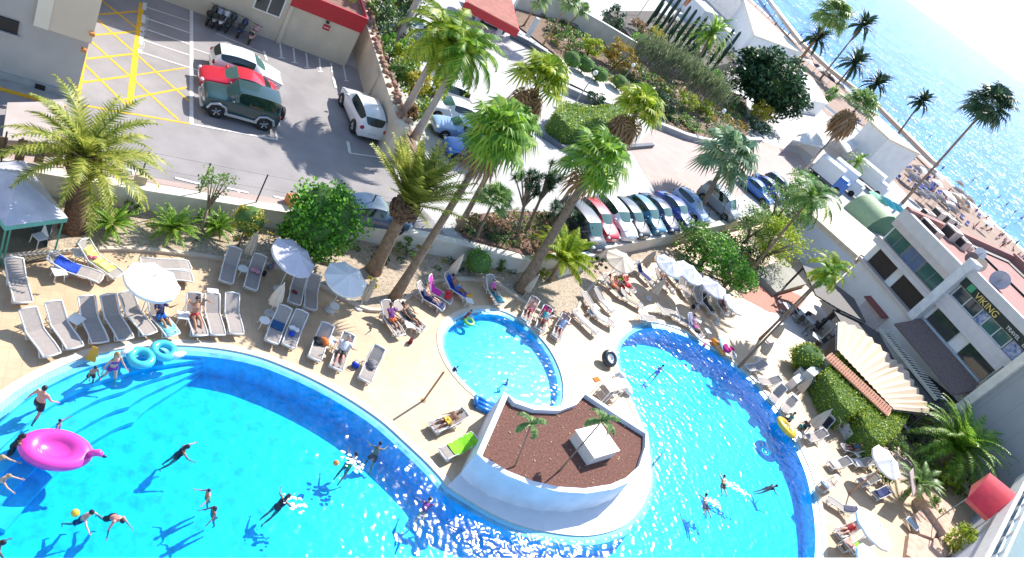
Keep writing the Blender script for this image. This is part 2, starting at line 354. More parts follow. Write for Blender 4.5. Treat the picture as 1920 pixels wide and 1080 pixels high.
for a, b, wd in (((359, 18), (359, 232), .2), ((271, 12), (357, 40), .1), ((271, 33), (357, 62), .12), ((270, 53), (356, 83), .12), ((268, 75), (355, 103), .12), ((265, 98), (372, 132), .12), ((362, 91), (398, 103), .1),
                 ((357, 232), (520, 262), .13), ((520, 262), (517, 246), .13), ((272, 5), (270, 18), .22), ((270, 28), (268, 43), .22), ((268, 50), (266, 58), .22), ((266, 62), (264, 83), .22), ((263, 92), (262, 100), .22),
                 ((525, 80), (528, 108), .12), ((522, 108), (534, 109), .12), ((550, 90), (553, 117), .12), ((547, 117), (559, 118), .12), ((574, 100), (577, 126), .12), ((571, 126), (582, 127), .12), ((599, 109), (601, 134), .12), ((596, 134), (606, 134), .12), ((621, 118), (623, 136), .12), ((644, 124), (649, 150), .12), ((645, 151), (654, 152), .12),
                 ((405, 62), (497, 101), .1), ((495, 95), (500, 113), .16), ((625, 145), (630, 165), .2), ((652, 265), (656, 287), .2), ((656, 287), (720, 296), .12), ((222, 313), (258, 322), .14), ((250, 320), (252, 334), .12), ((328, 333), (376, 345), .14), ((425, 352), (466, 361), .14), ((447, 357), (449, 366), .12), ((513, 368), (540, 374), .14)):
    strip(wm, a, b, wd, zz); zz += .0004
struct(wm.obj('white_road_markings', WHITELINE))
def sea_mat():
    m = bpy.data.materials.new('sea_water'); m.use_nodes = True; n = m.node_tree.nodes; l = m.node_tree.links; n.remove(n['Principled BSDF'])
    tc = n.new('ShaderNodeTexCoord'); mp = n.new('ShaderNodeMapping'); mp.inputs['Rotation'].default_value = (0, 0, rad(20)); mp.inputs['Scale'].default_value = (1, .55, 1)
    l.new(tc.outputs['Object'], mp.inputs['Vector']); prev = None
    for sc, amp in ((.5, 1.), (.2, 1.8), (.06, 3.)):
        a = n.new('ShaderNodeTexNoise'); a.inputs['Scale'].default_value = sc; a.inputs['Detail'].default_value = 1; l.new(mp.outputs[0], a.inputs['Vector'])
        q = n.new('ShaderNodeMath'); q.operation = 'MULTIPLY_ADD'; q.inputs[1].default_value = amp; l.new(a.outputs['Fac'], q.inputs[0])
        if prev: l.new(prev.outputs[0], q.inputs[2])
        else: q.inputs[2].default_value = 0
        prev = q
    bp = n.new('ShaderNodeBump'); bp.inputs['Strength'].default_value = 1; bp.inputs['Distance'].default_value = 1.8; l.new(prev.outputs[0], bp.inputs['Height'])
    df = n.new('ShaderNodeBsdfDiffuse'); cr = n.new('ShaderNodeValToRGB'); l.new(a.outputs['Fac'], cr.inputs['Fac']); cr.color_ramp.elements[0].position = .35; cr.color_ramp.elements[1].position = .65
    cr.color_ramp.elements[0].color = (.03, .175, .46, 1); cr.color_ramp.elements[1].color = (.055, .25, .56, 1); l.new(cr.outputs[0], df.inputs[0])
    g1 = n.new('ShaderNodeBsdfGlossy'); g1.inputs['Roughness'].default_value = .2; fr = n.new('ShaderNodeFresnel'); fr.inputs[0].default_value = 1.33
    mu = n.new('ShaderNodeMath'); mu.operation = 'MULTIPLY'; mu.inputs[1].default_value = .16; l.new(fr.outputs[0], mu.inputs[0])
    m1 = n.new('ShaderNodeMixShader'); l.new(mu.outputs[0], m1.inputs[0]); l.new(df.outputs[0], m1.inputs[1]); l.new(g1.outputs[0], m1.inputs[2])
    g2 = n.new('ShaderNodeBsdfGlossy'); g2.inputs['Roughness'].default_value = .13; l.new(bp.outputs['Normal'], g2.inputs['Normal'])
    m2 = n.new('ShaderNodeMixShader'); m2.inputs[0].default_value = .08; l.new(m1.outputs[0], m2.inputs[1]); l.new(g2.outputs[0], m2.inputs[2]); l.new(m2.outputs[0], n['Material Output'].inputs[0])
    return m
m = MB(); m.add([(176, -20000, -1.5), (30000, -20000, -1.5), (30000, 30000, -1.5), (176, 30000, -1.5)], [(0, 1, 2, 3)]); struct(m.obj('sea', sea_mat()))
m = MB(); yy = [-100+i*4 for i in range(180)]
m.add([(179.0+1.2*noise.noise((y*.05, 3, 0))+.6*noise.noise((y*.2, 1, 0)), y, -1.3) for y in yy]+[(182.4+1.5*noise.noise((y*.06, 9, 0)), y, -1.46) for y in yy], [(i, 180+i, 181+i, i+1) for i in range(179)])
struct(m.obj('surf', mt('sea_foam', (.78, .8, .8), .6)))
# ------------------------------------------------------------------ white balcony parapet in front of the photographer
m = MB(); a, b = G(-500, 1039.5, 23.4), G(2600, 1049, 23.4)
yb = a.y
m.obox(((a.x+b.x)/2+.4, yb-.11, 23.4-.55), (9, .22, 1.1), ch=.006)
lg = m.obj('balcony_parapet', mt('parapet_white', (.86, .85, .84), .6, .02, 2)); tag(lg, 'plain white balcony parapet running along the bottom edge of the photo', 'parapet')
lg.location.y = 0
# ------------------------------------------------------------------ garden wall and planting bed
m = MB()
n = len(wl); fr = wl; bk = wb
m.add([(p.x, p.y, -.05) for p in fr]+[(p.x, p.y, 1.14) for p in fr]+[(p.x, p.y, -.05) for p in bk]+[(p.x, p.y, 1.14) for p in bk],
      [(i, i+1, n+i+1, n+i) for i in range(n-1)]+[(2*n+i+1, 2*n+i, 3*n+i, 3*n+i+1) for i in range(n-1)])
wall = m.obj('garden_wall', WALLP)
tag(wall, 'long rendered garden wall between the pool garden and the raised car park', 'wall')
m = MB(); c1 = offset_line(wl, -.05); c2 = offset_line(wl, .5)
m.prism([*c1, *reversed(c2)], 1.14, 1.26); m.obj('wall_cap', mt('wall_cap', (.66, .6, .5), .7, .08, 2), wall)
bed_low = [(-160, 492), (-60, 486), (100, 473), (190, 466), (300, 470), (430, 487), (520, 500), (590, 530), (640, 556), (690, 580), (735, 574), (770, 550), (800, 531), (860, 522), (920, 528), (955, 548), (1000, 578), (1040, 594), (1072, 590), (1087, 562), (1110, 532), (1150, 507), (1215, 487), (1290, 500), (1340, 512), (1385, 545), (1400, 545)]
bl = smooth_closed([Vector(p) for p in gp(bed_low)], 3, False)
bed = bl+[wl[9]+Vector((0, -.02)), wl[8]+Vector((0, -.02))]+[p+Vector((0, .1)) for p in reversed(wl[1:8])]+[wl[0]]
m = MB(); m.sheet(bed, .10)
bedo = struct(m.obj('garden_bed', GRAVEL))
m = MB(); k1 = offset_line(bl, -.2); m.prism([*bl, *reversed(k1)], -.02, .16); struct(m.obj('garden_kerb', mt('kerb_stone', (.56, .47, .38), .8, .1, 2)))
# ------------------------------------------------------------------ buildings and walls
DARKWIN = glass('window_glass', (.02, .035, .04)); TEALWIN = glass('teal_glass', (.05, .12, .11)); FRAME = mt('window_frame', (.6, .6, .6), .4)
GREYW = mt('grey_render', (.40, .385, .365), .85, .08, .8, .15, 25); LILAC = mt('pale_render', (.70, .69, .69), .8, .06, .8, .1, 20)
REDTRIM = mt('red_trim', (.46, .02, .03), .5, .08, 2); PINKROOF = mt('roof_membrane', (.34, .16, .14), .85, .12, .8, .2, 20); BLACK = mt('black_paint', (.015, .015, .018), .5)
WOOD = mt('brown_wood', (.16, .09, .045), .7, .3, 6, .2, 40); DARKWOOD = mt('dark_wood', (.05, .042, .04), .7, .3, 5)
STEEL = mt('grey_steel', (.35, .36, .38), .35, .05, 5, metal=.7)
def pxprism(mb, pts, z0, z1): mb.prism(gp(pts, z1), z0, z1); return mb
# A service building on the far left
m = MB(); m.box(-14, .9, 35.9, 50.3, -.2, 9); b = m.obj('service_building', GREYW)
tag(b, 'grey rendered service building with a cream upper block beside the yellow hatching', 'building')
m = MB(); m.box(-1.25, .98, 35.72, 48, 4.36, 9.1); m.m = 1; m.box(-1.27, -.7, 35.69, 35.72, 4.36, 9.1); m.obj('upper_block', [mt('cream_block', (.62, .52, .40), .8, .06, .6), mt('pale_cream_block', (.72, .66, .54), .8, .06, .6)], b)
m = MB(); m.box(-3.0, -1.78, 35.8, 35.9, 3.6, 4.22); wf = m.obj('window', BLACK, b); m = MB(); m.box(-3.0, -1.7, 35.7, 35.92, 3.5, 3.6); m.obj('sill', GREYW, wf)
m = MB(); m.box(-14, .9, 35.8, 35.9, 1.1, 1.55); m.obj('plinth', mt('plinth_grey', (.33, .33, .33), .8), b)
m = MB(); m.box(-.75, -.35, 35.77, 35.8, 1.0, 1.5); m.obj('vent_grille', BLACK, b)
for x, z in ((.93, 4.9), (.75, 4.0)):
    m = MB(); m.obox((x, 35.62, z), (.22, .2, .16), ch=.03); m.obj('wall_lamp', mt('orange_lamp', (.5, .2, .05), .4), b)
m = MB(); m.box(-8, .6, 35.1, 35.8, CZ, CZ+.14); m.m = 1; m.box(-8, .6, 35.02, 35.1, CZ, CZ+.142); o = struct(m.obj('kerb', [mt('kerb_grey', (.33, .31, .29), .8), YELLINE]))
# B red-trimmed building at the back of the car park
m = MB(); m.box(-14, 11.62, 49.7, 62, 1, 10); m.box(11.62, 16.4, 49.75, 60, 1, 4.75)
b = m.obj('red_trimmed_building', CREAMP); tag(b, 'cream building with a bright red roof edge at the back of the car park', 'building')
m = MB(); m.box(11.5, 16.48, 49.62, 49.745, 3.86, 4.98); m.box(16.4, 16.52, 49.745, 60, 3.86, 4.98); m.obj('roof_edge', REDTRIM, b)
m = MB(); m.box(11.65, 16.35, 49.9, 60, 4.7, 4.78); m.obj('roof', mt('roof_soil', (.2, .1, .08), .9, .3, 3), b)
m = MB(); m.box(11.5, 11.75, 49.55, 49.75, 1.1, 3.86); m.obj('pilaster', CREAMP, b)
m = MB()
m.box(9.4, 11.2, 49.62, 49.7, 2.75, 4.4); f = m.obj('window', mt('white_frame', (.75, .75, .73), .4), b)
m = MB(); m.box(9.5, 10.26, 49.6, 49.62, 2.85, 4.3); m.box(10.34, 11.1, 49.6, 49.62, 2.85, 4.3); m.obj('pane', DARKWIN, f)
m = MB(); m.box(13.95, 14.42, 49.7, 49.74, 3.12, 3.5); m.m = 1; m.box(14.02, 14.35, 49.685, 49.7, 3.28, 3.33)
tag(m.obj('wall_sign', [REDTRIM, WHITEP]), 'small red sign fixed on the cream wall below the red roof edge', 'sign')
m = MB(); m.ell((14.1, 49.6, 3.72), (.13, .13, .1)); m.bar((14.1, 49.75, 3.72), (14.1, 49.6, 3.72), .03); tag(m.obj('security_camera', BLACK), 'little black dome camera above the small red sign', 'camera')
# C retaining wall with end pillar
m = MB(); m.box(17.4, 17.95, 39.6, 60, 1, 3.55); m.box(17.28, 18.05, 39.1, 39.75, 1, 3.6); m.box(17.25, 17.4, 45.6, 46.4, 1, 3.3)
b = m.obj('retaining_wall', CREAMP); tag(b, 'tall cream retaining wall topped with rocks beside the parked white car', 'wall')
m = MB()
for i in range(60):
    y = 40+i*.32+RND.uniform(-.1, .1); s = RND.uniform(.12, .28); m.ell((17.8+RND.uniform(-.2, .35), y, 3.55+s*.3), (s, s*RND.uniform(.7, 1.3), s*.7), 6, 4)
m.obj('coping_rocks', mt('brown_rock', (.30, .17, .12), .9, .35, 5, .4, 10), b)
m = MB(); m.add([(17.9, 38.9, 3.2), (17.9, 66, 3.2), (20.6, 66, 1.2), (20.3, 39.5, 1.2), (17.9, 38.9, 1), (20.3, 39.5, 1)], [(0, 3, 2, 1), (4, 5, 3, 0)]); struct(m.obj('planting_slope', DIRT))
# D pump house between the pools with gravel roof
ptop = gp([(945, 735), (965, 748), (1000, 760), (1045, 762), (1075, 751), (1095, 732), (1155, 771), (1215, 810), (1218, 842), (1206, 880), (1180, 904), (1150, 917), (1100, 925), (1050, 922), (1000, 911), (950, 891), (915, 870), (894, 850)], 1.6)
PT = [Vector(p) for p in ptop]; pin = offset_poly(PT, -.26)
m = MB(); n = len(PT); pp = PT if sum(PT[i][0]*PT[(i+1) % n][1]-PT[(i+1) % n][0]*PT[i][1] for i in range(n)) > 0 else list(reversed(PT)); pin = offset_poly(pp, -.26)
m.wall(pp, -.02, 1.6); m.wall(pin, 1.2, 1.6, out=False); m.add([(p[0], p[1], 1.6) for p in pp]+[(p[0], p[1], 1.6) for p in pin], [(i, (i+1) % n, n+(i+1) % n, n+i) for i in range(n)])
b = m.obj('pump_house', mt('shade_tinted_wall_paint', (.60, .67, .76), .6, .13, .9, .15, 8, detail=9)); tag(b, 'low curved white pump house with a brown gravel roof standing between the pools', 'pump house')  # wall paint colour carries the blue cast of shade, sky and pool
m = MB(); m.sheet(pin, 1.34); m.obj('gravel_roof', mt('volcanic_gravel', (.17, .075, .055), .95, .4, 9, .9, 35, detail=9), b)
m = MB()
for i in range(90):
    while True:
        q = Vector((RND.uniform(17, 29), RND.uniform(15, 22)))
        ins = False
        for k in range(n):
            a, c = pin[k-1], pin[k]
            if (a.y > q.y) != (c.y > q.y) and q.x < (c.x-a.x)*(q.y-a.y)/(c.y-a.y)+a.x: ins = not ins
        if ins: break
    s = RND.uniform(.02, .06); m.ell((q.x, q.y, 1.35), (s, s*1.2, s*.6), 5, 3)
struct(m.obj('litter_stones', mt('pale_stones', (.4, .28, .2), .9, .4, 3), b), 'stuff')
hb = gp([(1100, 873), (1146, 859)], 1.34); h0, h1 = Vector(hb[0]), Vector(hb[1]); ex = (h1-h0).normalized(); ey = Vector((-ex.y, ex.x))
h2 = G(1067, 823, 1.34).to_2d(); dep = abs((h2-h0).dot(ey)); rzh = math.atan2(ex.y, ex.x); wid = (h1-h0).length
cc = h0+ex*wid/2+ey*dep/2
m = MB(); m.obox((0, 0, .31), (wid, dep, .62), ch=.015)
hh = m.obj('roof_hatch', mt('hatch_white', (.66, .65, .63), .6, .06, 2), None, (cc.x, cc.y, 1.345), rzh); tag(hh, 'white box shaped hatch casting a dark shadow on the brown gravel roof', 'roof hatch')
m = MB(); m.obox((0, 0, .645), (wid+.1, dep+.1, .05), ch=.01); m.obj('lid', mt('lid_white', (.8, .79, .74), .5), hh)
m = MB(); m.sheet([Vector(p) for p in sB]+[Vector(p) for p in gp([(1200, 800), (1150, 790), (1000, 830), (900, 850), (870, 880), (845, 905)], 0)], .034); struct(m.obj('pool_platform', mt('platform_white', (.70, .71, .73), .6, .05, 1.5)))
w0, w1 = G(1108, 950, .3), G(1150, 930, .9)
# E restaurant building beside the beach
FX = 67.5
m = MB(); m.box(FX, 88, 8, 42.2, -1, 4.2); m.box(FX+.35, 88, 8, 42.4, 4.2, 10.0); b = m.obj('restaurant_building', LILAC)
tag(b, 'two storey pale restaurant building with a pink flat roof by the beach', 'building')
BAND = mt('facade_band', (.60, .565, .56), .8, .06, 1.5, .1, 20); BAND2 = mt('facade_band_pink', (.56, .48, .45), .8, .06, 1.5)
m = MB(); m.box(FX-.35, FX+.35, 34.6, 42.6, 6.35, 6.75); m.box(FX-.35, FX+.35, 34.6, 42.6, 9.25, 10.45)
m.box(FX-.15, FX+.35, 8, 33.8, 6.6, 7.0); m.box(FX-.1, FX+.35, 8, 33.8, 7.0, 8.0); m.box(FX-.15, FX+.35, 8, 33.8, 10.02, 10.9); m.obj('facade_band', BAND, b)
m = MB(); m.box(FX-.3, FX+.3, 34.6, 42.5, 6.75, 7.05); m.box(FX-.3, FX+.3, 34.6, 42.5, 8.6, 9.25); m.box(FX-.3, FX+.4, 34.6, 42.4, 4.15, 4.45); m.obj('parapet', BAND2, b)
m = MB(); m.box(FX-.6, FX+.5, 33.75, 34.6, 4.3, 11.4); m.obj('pillar', mt('pillar_white', (.66, .66, .68), .7), b)
for y0, y1 in ((41.7, 39.0), (38.1, 34.9)):
    m = MB(); m.box(FX+.28, FX+.36, y1, y0, 4.5, 6.3); wv = m.obj('window', mt('dark_opening', (.035, .025, .02), .8), b)
    m = MB(); m.box(FX+.2, FX+.28, y1, y0, 4.46, 4.55); m.obj('frame', STEEL, wv)
for y0, y1, mm in ((42.2, 39.7, TEALWIN), (39.6, 37.5, mt('blue_panel', (.10, .14, .25), .3)), (37.4, 34.8, TEALWIN)):
    m = MB(); m.box(FX+.25, FX+.36, y1, y0, 7.06, 8.58); wv = m.obj('window', mm, b)
    m = MB(); m.box(FX+.2, FX+.25, y1-.03, y1+.03, 7.06, 8.5); m.box(FX+.2, FX+.25, (y0+y1)/2-.02, (y0+y1)/2+.02, 7.06, 8.5); m.box(FX+.19, FX+.25, y1, y0, 8.5, 8.58); m.obj('frame', STEEL, wv)
for y0, y1 in ((33.6, 30.7), (29.9, 27.3), (25.6, 22.5)):
    m = MB(); m.box(FX+.2, FX+.34, y1, y0, 8.02, 9.2); wv = m.obj('window', DARKWIN if y0 > 30 else TEALWIN, b)
    m = MB(); m.box(FX+.12, FX+.2, y1, y0, 8.0, 8.08); m.box(FX+.12, FX+.2, y1, y0, 9.14, 9.22)
    for q in (y0-.04, (y0+y1)/2, y1+.04): m.box(FX+.125, FX+.195, q-.04, q+.04, 8.08, 9.14)
    m.obj('frame', FRAME, wv)
for y0, y1 in ((30.65, 29.95), (27.2, 25.7)):
    m = MB(); m.box(FX+.22, FX+.34, y1, y0, 8.05, 9.2); m.obj('poster_panel', mt('blue_poster', (.10, .22, .62), .4, .6, 3, col2=(.5, .55, .7)), b)
m = MB(); m.box(FX-.1, FX+.34, 20, 33.7, 9.22, 10.0); sg = m.obj('sign_board', mt('dark_green_sign', (.012, .022, .02), .4), b)
def text(body, size, loc, mat, parent, rot, ext=.02, name='lettering'):
    cu = bpy.data.curves.new(name, 'FONT'); cu.body = body; cu.size = size; cu.extrude = ext; cu.align_x = 'LEFT'
    t = bpy.data.objects.new(name, cu); COL.objects.link(t); t.location = loc; t.rotation_euler = rot
    dg = bpy.context.evaluated_depsgraph_get(); me = bpy.data.meshes.new_from_object(t.evaluated_get(dg)); bpy.data.objects.remove(t)
    o = bpy.data.objects.new(name, me); COL.objects.link(o); o.location = loc; o.rotation_euler = rot; me.materials.clear(); me.materials.append(mat); o.parent = parent; return o
GOLD = mt('gold_letters', (.75, .55, .16), .4)
t = text('VIKING', .78, (FX-.13, 32.0, 9.33), GOLD, sg, (rad(90), 0, rad(-90))); t.scale = (1.02, 1, 1)
WLET = mt('white_letters', (.7, .7, .66), .5); text('TRAVEL', .42, (FX-.13, 28.3, 9.42), WLET, sg, (rad(90), 0, rad(-90))); text('BAR', .55, (FX-.13, 26.4, 9.36), WLET, sg, (rad(90), 0, rad(-90)))
m = MB(); m.box(FX-.16, FX-.1, 32.35, 32.95, 9.35, 9.95); m.obj('sign_emblem', mt('green_emblem', (.05, .3, .16), .4), sg)
for y0, y1 in ((33.4, 30.6), (29.3, 26.3)):
    m = MB(); m.box(FX+.2, FX+.3, y1, y0, 5.1, 6.5); wv = m.obj('window', DARKWIN, b)
m = MB(); m.box(FX+.05, FX+.2, 26.3, 33.6, 4.9, 5.05); m.obj('sill', mt('sill_blue', (.35, .42, .5), .5), b)
m = MB(); m.add([(FX, 33.6, 4.85), (FX, 25.6, 4.85), (FX-2.6, 25.6, 3.6), (FX-2.6, 33.6, 3.6), (FX, 33.6, 4.7), (FX, 25.6, 4.7), (FX-2.6, 25.6, 3.45), (FX-2.6, 33.6, 3.45)], [(0, 3, 2, 1), (4, 5, 6, 7), (2, 3, 7, 6), (1, 2, 6, 5), (3, 0, 4, 7)])
m.obj('porch_roof', mt('brown_roof_tiles', (.17, .12, .11), .8, .25, 6), b)
m = MB(); m.box(FX-4.6, FX-4.4, 25.4, 33.2, 2.7, 2.95)
for i in range(26): m.obox((FX-3.75, 25.5+i*.3, 2.98), (1.5, .09, .06))
m.obj('slat_canopy', mt('cream_slats', (.6, .55, .45), .7), b)
m = MB(); m.box(FX-4.4, FX-2.7, 25.4, 33.2, 2.6, 2.64); m.obj('canopy_glass', mt('smoked_glass', (.03, .05, .06), .15), b)
m = MB(); m.box(FX-.08, FX, 35.8, 38.6, 0, 2.35); d = m.obj('door', mt('pale_door', (.55, .5, .52), .6), b)
m = MB(); m.obox((FX-.35, 37.2, 2.55), (.8, 2.9, .1), ry=rad(-20)); m.obj('door_canopy', mt('maroon_canopy', (.22, .06, .05), .6), d)
m = MB(); m.box(FX+.4, 88, 8, 42.3, 10.0, 10.06); rf = m.obj('roof', PINKROOF, b)
m = MB(); m.box(87.7, 88.3, 8, 42.4, 10.0, 10.9); m.box(FX-.3, 88, 42.0, 42.6, 10.06, 10.7); m.obj('roof_parapet', PINKROOF, rf)
m = MB(); m.box(85.6, 86.6, 10, 41.8, 10.06, 10.16); m.box(77, 86, 41, 41.6, 10.06, 10.2); m.obj('gutter', BLACK, rf)
m = MB(); m.tube([(78.5, 40, 10.15), (78.5, 33, 10.15), (80, 28, 10.15), (80, 10, 10.15)], .12, 6); m.obj('roof_pipe', BLACK, rf)
ACM = mt('ac_casing', (.55, .47, .42), .6, .1, 4)
for i, (px, py, sx, sy, sz, lab) in enumerate(((1752, 408, .9, 1.2, .9, 'boxy air conditioner with a round fan nearest the far roof corner'), (1742, 432, 1.0, 2.4, .6, 'long low cream duct lying along the roof edge'), (1775, 445, 1.3, 1.5, 1.1, 'biggest air conditioner with a black grille in the middle of the pink roof'), (1770, 418, 1.2, 1.2, .9, 'pinkish air conditioner between the two black grilled units'), (1797, 462, 1.0, 1.2, .9, 'smaller air conditioner with a black grille closer to the white pillar'), (1785, 428, .8, .8, .8, 'little dark air conditioner behind the biggest unit'), (1812, 468, .7, .7, .5, 'small white roof vent box beside the air conditioner row'), (1737, 405, 1.6, .8, .5, 'white curved vent hood at the left end of the roof units'))):
    p = G(px, py, 10.06); m = MB(); m.obox((0, 0, sz/2), (sx, sy, sz), ch=.03); a = m.obj('air_conditioner', ACM, None, (p.x, p.y, 10.07)); tag(a, lab, 'air conditioner', 'plant on the pink restaurant roof')
    m = MB(); m.obox((-sx/2-.01, 0, sz*.5), (.03, sy*.8, sz*.75)); m.obj('grille', BLACK, a); m = MB(); m.lathe([(.01, 0), (.3, 0), (.3, .05), (.01, .05)], (0, 0, sz), 12); m.obj('fan_cover', BLACK, a)
DISH = mt('dish_grey', (.38, .40, .45), .5)
def dish(px, py, z, r, lab, mat, face=(-.8, -.5, .35)):
    p = G(px, py, z); a = thing('satellite_dish', lab, 'satellite dish', (p.x, p.y, 10.06), 0, 'dishes on the pink roof'); h = p.z-10.06
    M = Vector(face).to_track_quat('Z', 'Y').to_matrix(); m = MB(); m.smooth = True; m.lathe([(.01, -.22*r), (.4*r, -.18*r), (.75*r, -.08*r), (r, .03*r), (r*1.02, .0), (.75*r, -.12*r), (.01, -.26*r)], (0, 0, h), 18, M); m.obj('dish', mat, a)
    m = MB(); m.bar((0, 0, 0), (0, 0, h), .05); m.obj('mast', STEEL, a); m = MB(); m.bar((0, 0, h-.3*r), Vector((0, 0, h))+Vector(face).normalized()*r*.7, .03); m.obj('feed_arm', STEEL, a)
dish(1875, 525, 10.7, .85, 'large grey dish standing alone right of the white pillar', DISH)
dish(1838, 476, 10.9, .6, 'white round dish with a dark centre above the white pillar', WHITEP, (-.5, -.6, .6))
dish(1822, 484, 10.9, .55, 'dark brown dish at the top of the white pillar', mt('brown_dish', (.16, .12, .11), .6))
dish(1838, 497, 10.9, .6, 'cream dish crowded behind the white pillar', CREAMP, (-.6, -.7, .3))
# blank grey side wall
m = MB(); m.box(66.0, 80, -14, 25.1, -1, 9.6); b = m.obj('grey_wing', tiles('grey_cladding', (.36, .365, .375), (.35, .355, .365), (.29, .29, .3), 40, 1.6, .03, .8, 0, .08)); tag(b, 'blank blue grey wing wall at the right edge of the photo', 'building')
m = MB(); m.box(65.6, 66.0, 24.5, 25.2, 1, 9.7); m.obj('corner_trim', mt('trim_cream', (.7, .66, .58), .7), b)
m = MB(); m.box(66.05, 67.4, 25.2, 25.5, 4.9, 7.6); m.obj('window', TEALWIN, b)
# F annex with cream roof
an = gp([(1507, 403), (1572, 388), (1638, 443), (1602, 488)], 3.7)
m = MB(); m.prism(an, -.5, 3.7); b = m.obj('annex', mt('annex_white', (.60, .62, .70), .8, .05, .7)); tag(b, 'low white annex with a cream boarded flat roof next to the restaurant', 'building')
m = MB(); m.prism(offset_poly([Vector(p) for p in an], .12), 3.7, 3.86); m.obj('roof', stripes('cream_boards', (.66, .55, .42), (.60, .49, .37), 1.1, 0, .9), b)
m = MB(); q = [Vector(p) for p in an]; qq = [q[3], q[3]+(q[0]-q[3])*.97, q[0]+(q[1]-q[0])*.12-(q[3]-q[0])*.03, q[3]+(q[2]-q[3])*.12]; m.prism(qq, 3.86, 4.25); m.obj('roof_parapet', mt('annex_parapet', (.6, .5, .38), .8), b)
m = MB(); p = G(1445, 470, 0); m.prism([Vector(an[3]), Vector((FX, 42.3)), Vector((FX, 44)), Vector(an[2])], -.5, 3.6); m.obj('link_wall', mt('annex_white', (1, 1, 1)), b)
# G arched green tent
p0, p1 = G(1582, 388, 1.1), G(1622, 430, 1.1); ax = (p1-p0).normalized(); L = (p1-p0).length; ay = Vector((-ax.y, ax.x, 0))
if ay.x < 0: ay = -ay
m = MB(); R0 = 2.9; v = []; N = 9
for i in range(2):
    for j in range(N):
        t = math.pi*j/(N-1); v.append((i*L*.0+(L if i else 0), R0+(-R0*math.cos(t)), 2.9*math.sin(t)))
m.smooth = True; m.add(v, [(j, j+1, N+j+1, N+j) for j in range(N-1)]); m.smooth = False; m.m = 1; m.add([v[j] for j in range(N)], [tuple(range(N))]); m.add([v[N+j] for j in range(N)], [tuple(range(N))])
o = m.obj('arched_tent', [mt('pale_green_canvas', (.30, .40, .22), .7, .1, 2), mt('dark_green_canvas', (.05, .13, .08), .8)], None, p0, math.atan2(ax.y, ax.x)); tag(o, 'pale green barrel shaped tent behind the cream annex roof', 'tent')
for i, (px, py, col, lab) in enumerate(((1655, 397, (.06, .5, .12), 'bright green market umbrella in front of the restaurant corner'), (1672, 405, (.1, .55, .15), 'second bright green market umbrella touching the restaurant wall'), (1667, 378, (.05, .5, .5), 'turquoise umbrella among the beach stalls'), (1685, 388, (.05, .45, .45), 'small turquoise umbrella closest to the restaurant roof'), (1650, 370, (.1, .4, .25), 'dark green stall umbrella next to the arched tent'))):
    p = G(px, py, 3.2); a = thing('market_umbrella', lab, 'umbrella', (p.x, p.y, 1.0), RND.random(), 'stall umbrellas by the tent'); m = MB(); m.lathe([(.02, 2.5), (.9, 2.3), (1.7, 1.95)], n=8); m.obj('canopy', mt('canvas_%s' % (['green', 'lime', 'turquoise', 'teal', 'bottle'][i]), col, .7), a); m = MB(); m.bar((0, 0, 0), (0, 0, 2.5), .05); m.obj('pole', STEEL, a)
# H white beach pavilion
T = [G(*q, 7.4) for q in ((1722, 290), (1640, 222), (1628, 228), (1665, 262))]
m = MB(); m.prism([t.to_2d() for t in T], .3, 7.4); b = m.obj('beach_pavilion', LILAC); tag(b, 'plain white flat roofed pavilion standing on the beach front', 'building')
m = MB(); m.prism(offset_poly([t.to_2d() for t in (T if True else T)], .3), 7.4, 7.7); m.obj('roof', mt('roof_cream', (.72, .62, .46), .8), b)
# I white complex at the top
z = 6.2; C0, D1, E1 = G(1415, 70, z).to_2d(), G(1343, 0, z).to_2d(), G(1502, 101, z).to_2d(); D2 = C0+(D1-C0)*1.6; dd = (D1-C0).normalized(); F1 = E1+dd*30; F2 = D2+(E1-C0)*.9
m = MB(); m.prism([C0, E1, E1+dd*70, D2+(E1-C0)], .5, z); b = m.obj('white_complex', LILAC); tag(b, 'big white flat roofed building behind the row of cacti near the sea', 'building')
m = MB(); m.prism(offset_poly([C0, E1, E1+dd*70, D2+(E1-C0)], .35), z, z+.35); m.obj('roof', mt('roof_sunny', (.74, .67, .54), .8, .05, .3), b)
en = (E1-C0).normalized()
for k, (t0, t1, dz, ot) in enumerate(((.20, .42, 4.2, 3.), (.5, .72, 4.4, 5.), (.80, 1.1, 4.0, 4.))):
    A_ = C0+(D2-C0)*t0; B_ = C0+(D2-C0)*t1
    m = MB(); m.prism([A_, B_, B_-en*ot, A_-en*ot], .6, dz); blk = m.obj('front_block', mt('block_white', (.60, .61, .66), .8, .04, .5), b)
    m = MB(); m.prism(offset_poly([A_-en*.1, B_-en*.1, B_-en*ot, A_-en*ot], .2), dz, dz+.2); m.obj('roof', WHITEP, blk)
# promenade house and walls near the beach palms
hq = gp([(1500, 132), (1522, 148), (1550, 195), (1520, 190)], 3.6); m = MB(); m.prism(hq, .5, 3.6); b = m.obj('promenade_house', LILAC); tag(b, 'small grey white promenade building between the dark tree and the beach palms', 'building')
m = MB(); m.prism(offset_poly([Vector(q) for q in hq], .25), 3.6, 3.8); m.obj('roof', WHITEP, b)
m = MB(); q = [G(*p, 1.2).to_2d() for p in ((1420, -30), (1500, 75), (1560, 130), (1650, 200), (1750, 300))]; m.prism([*q, *reversed(offset_line(q, 2.5))], .2, 1.16); struct(m.obj('promenade', mt('promenade_paving', (.62, .5, .4), .8, .08, .5)))
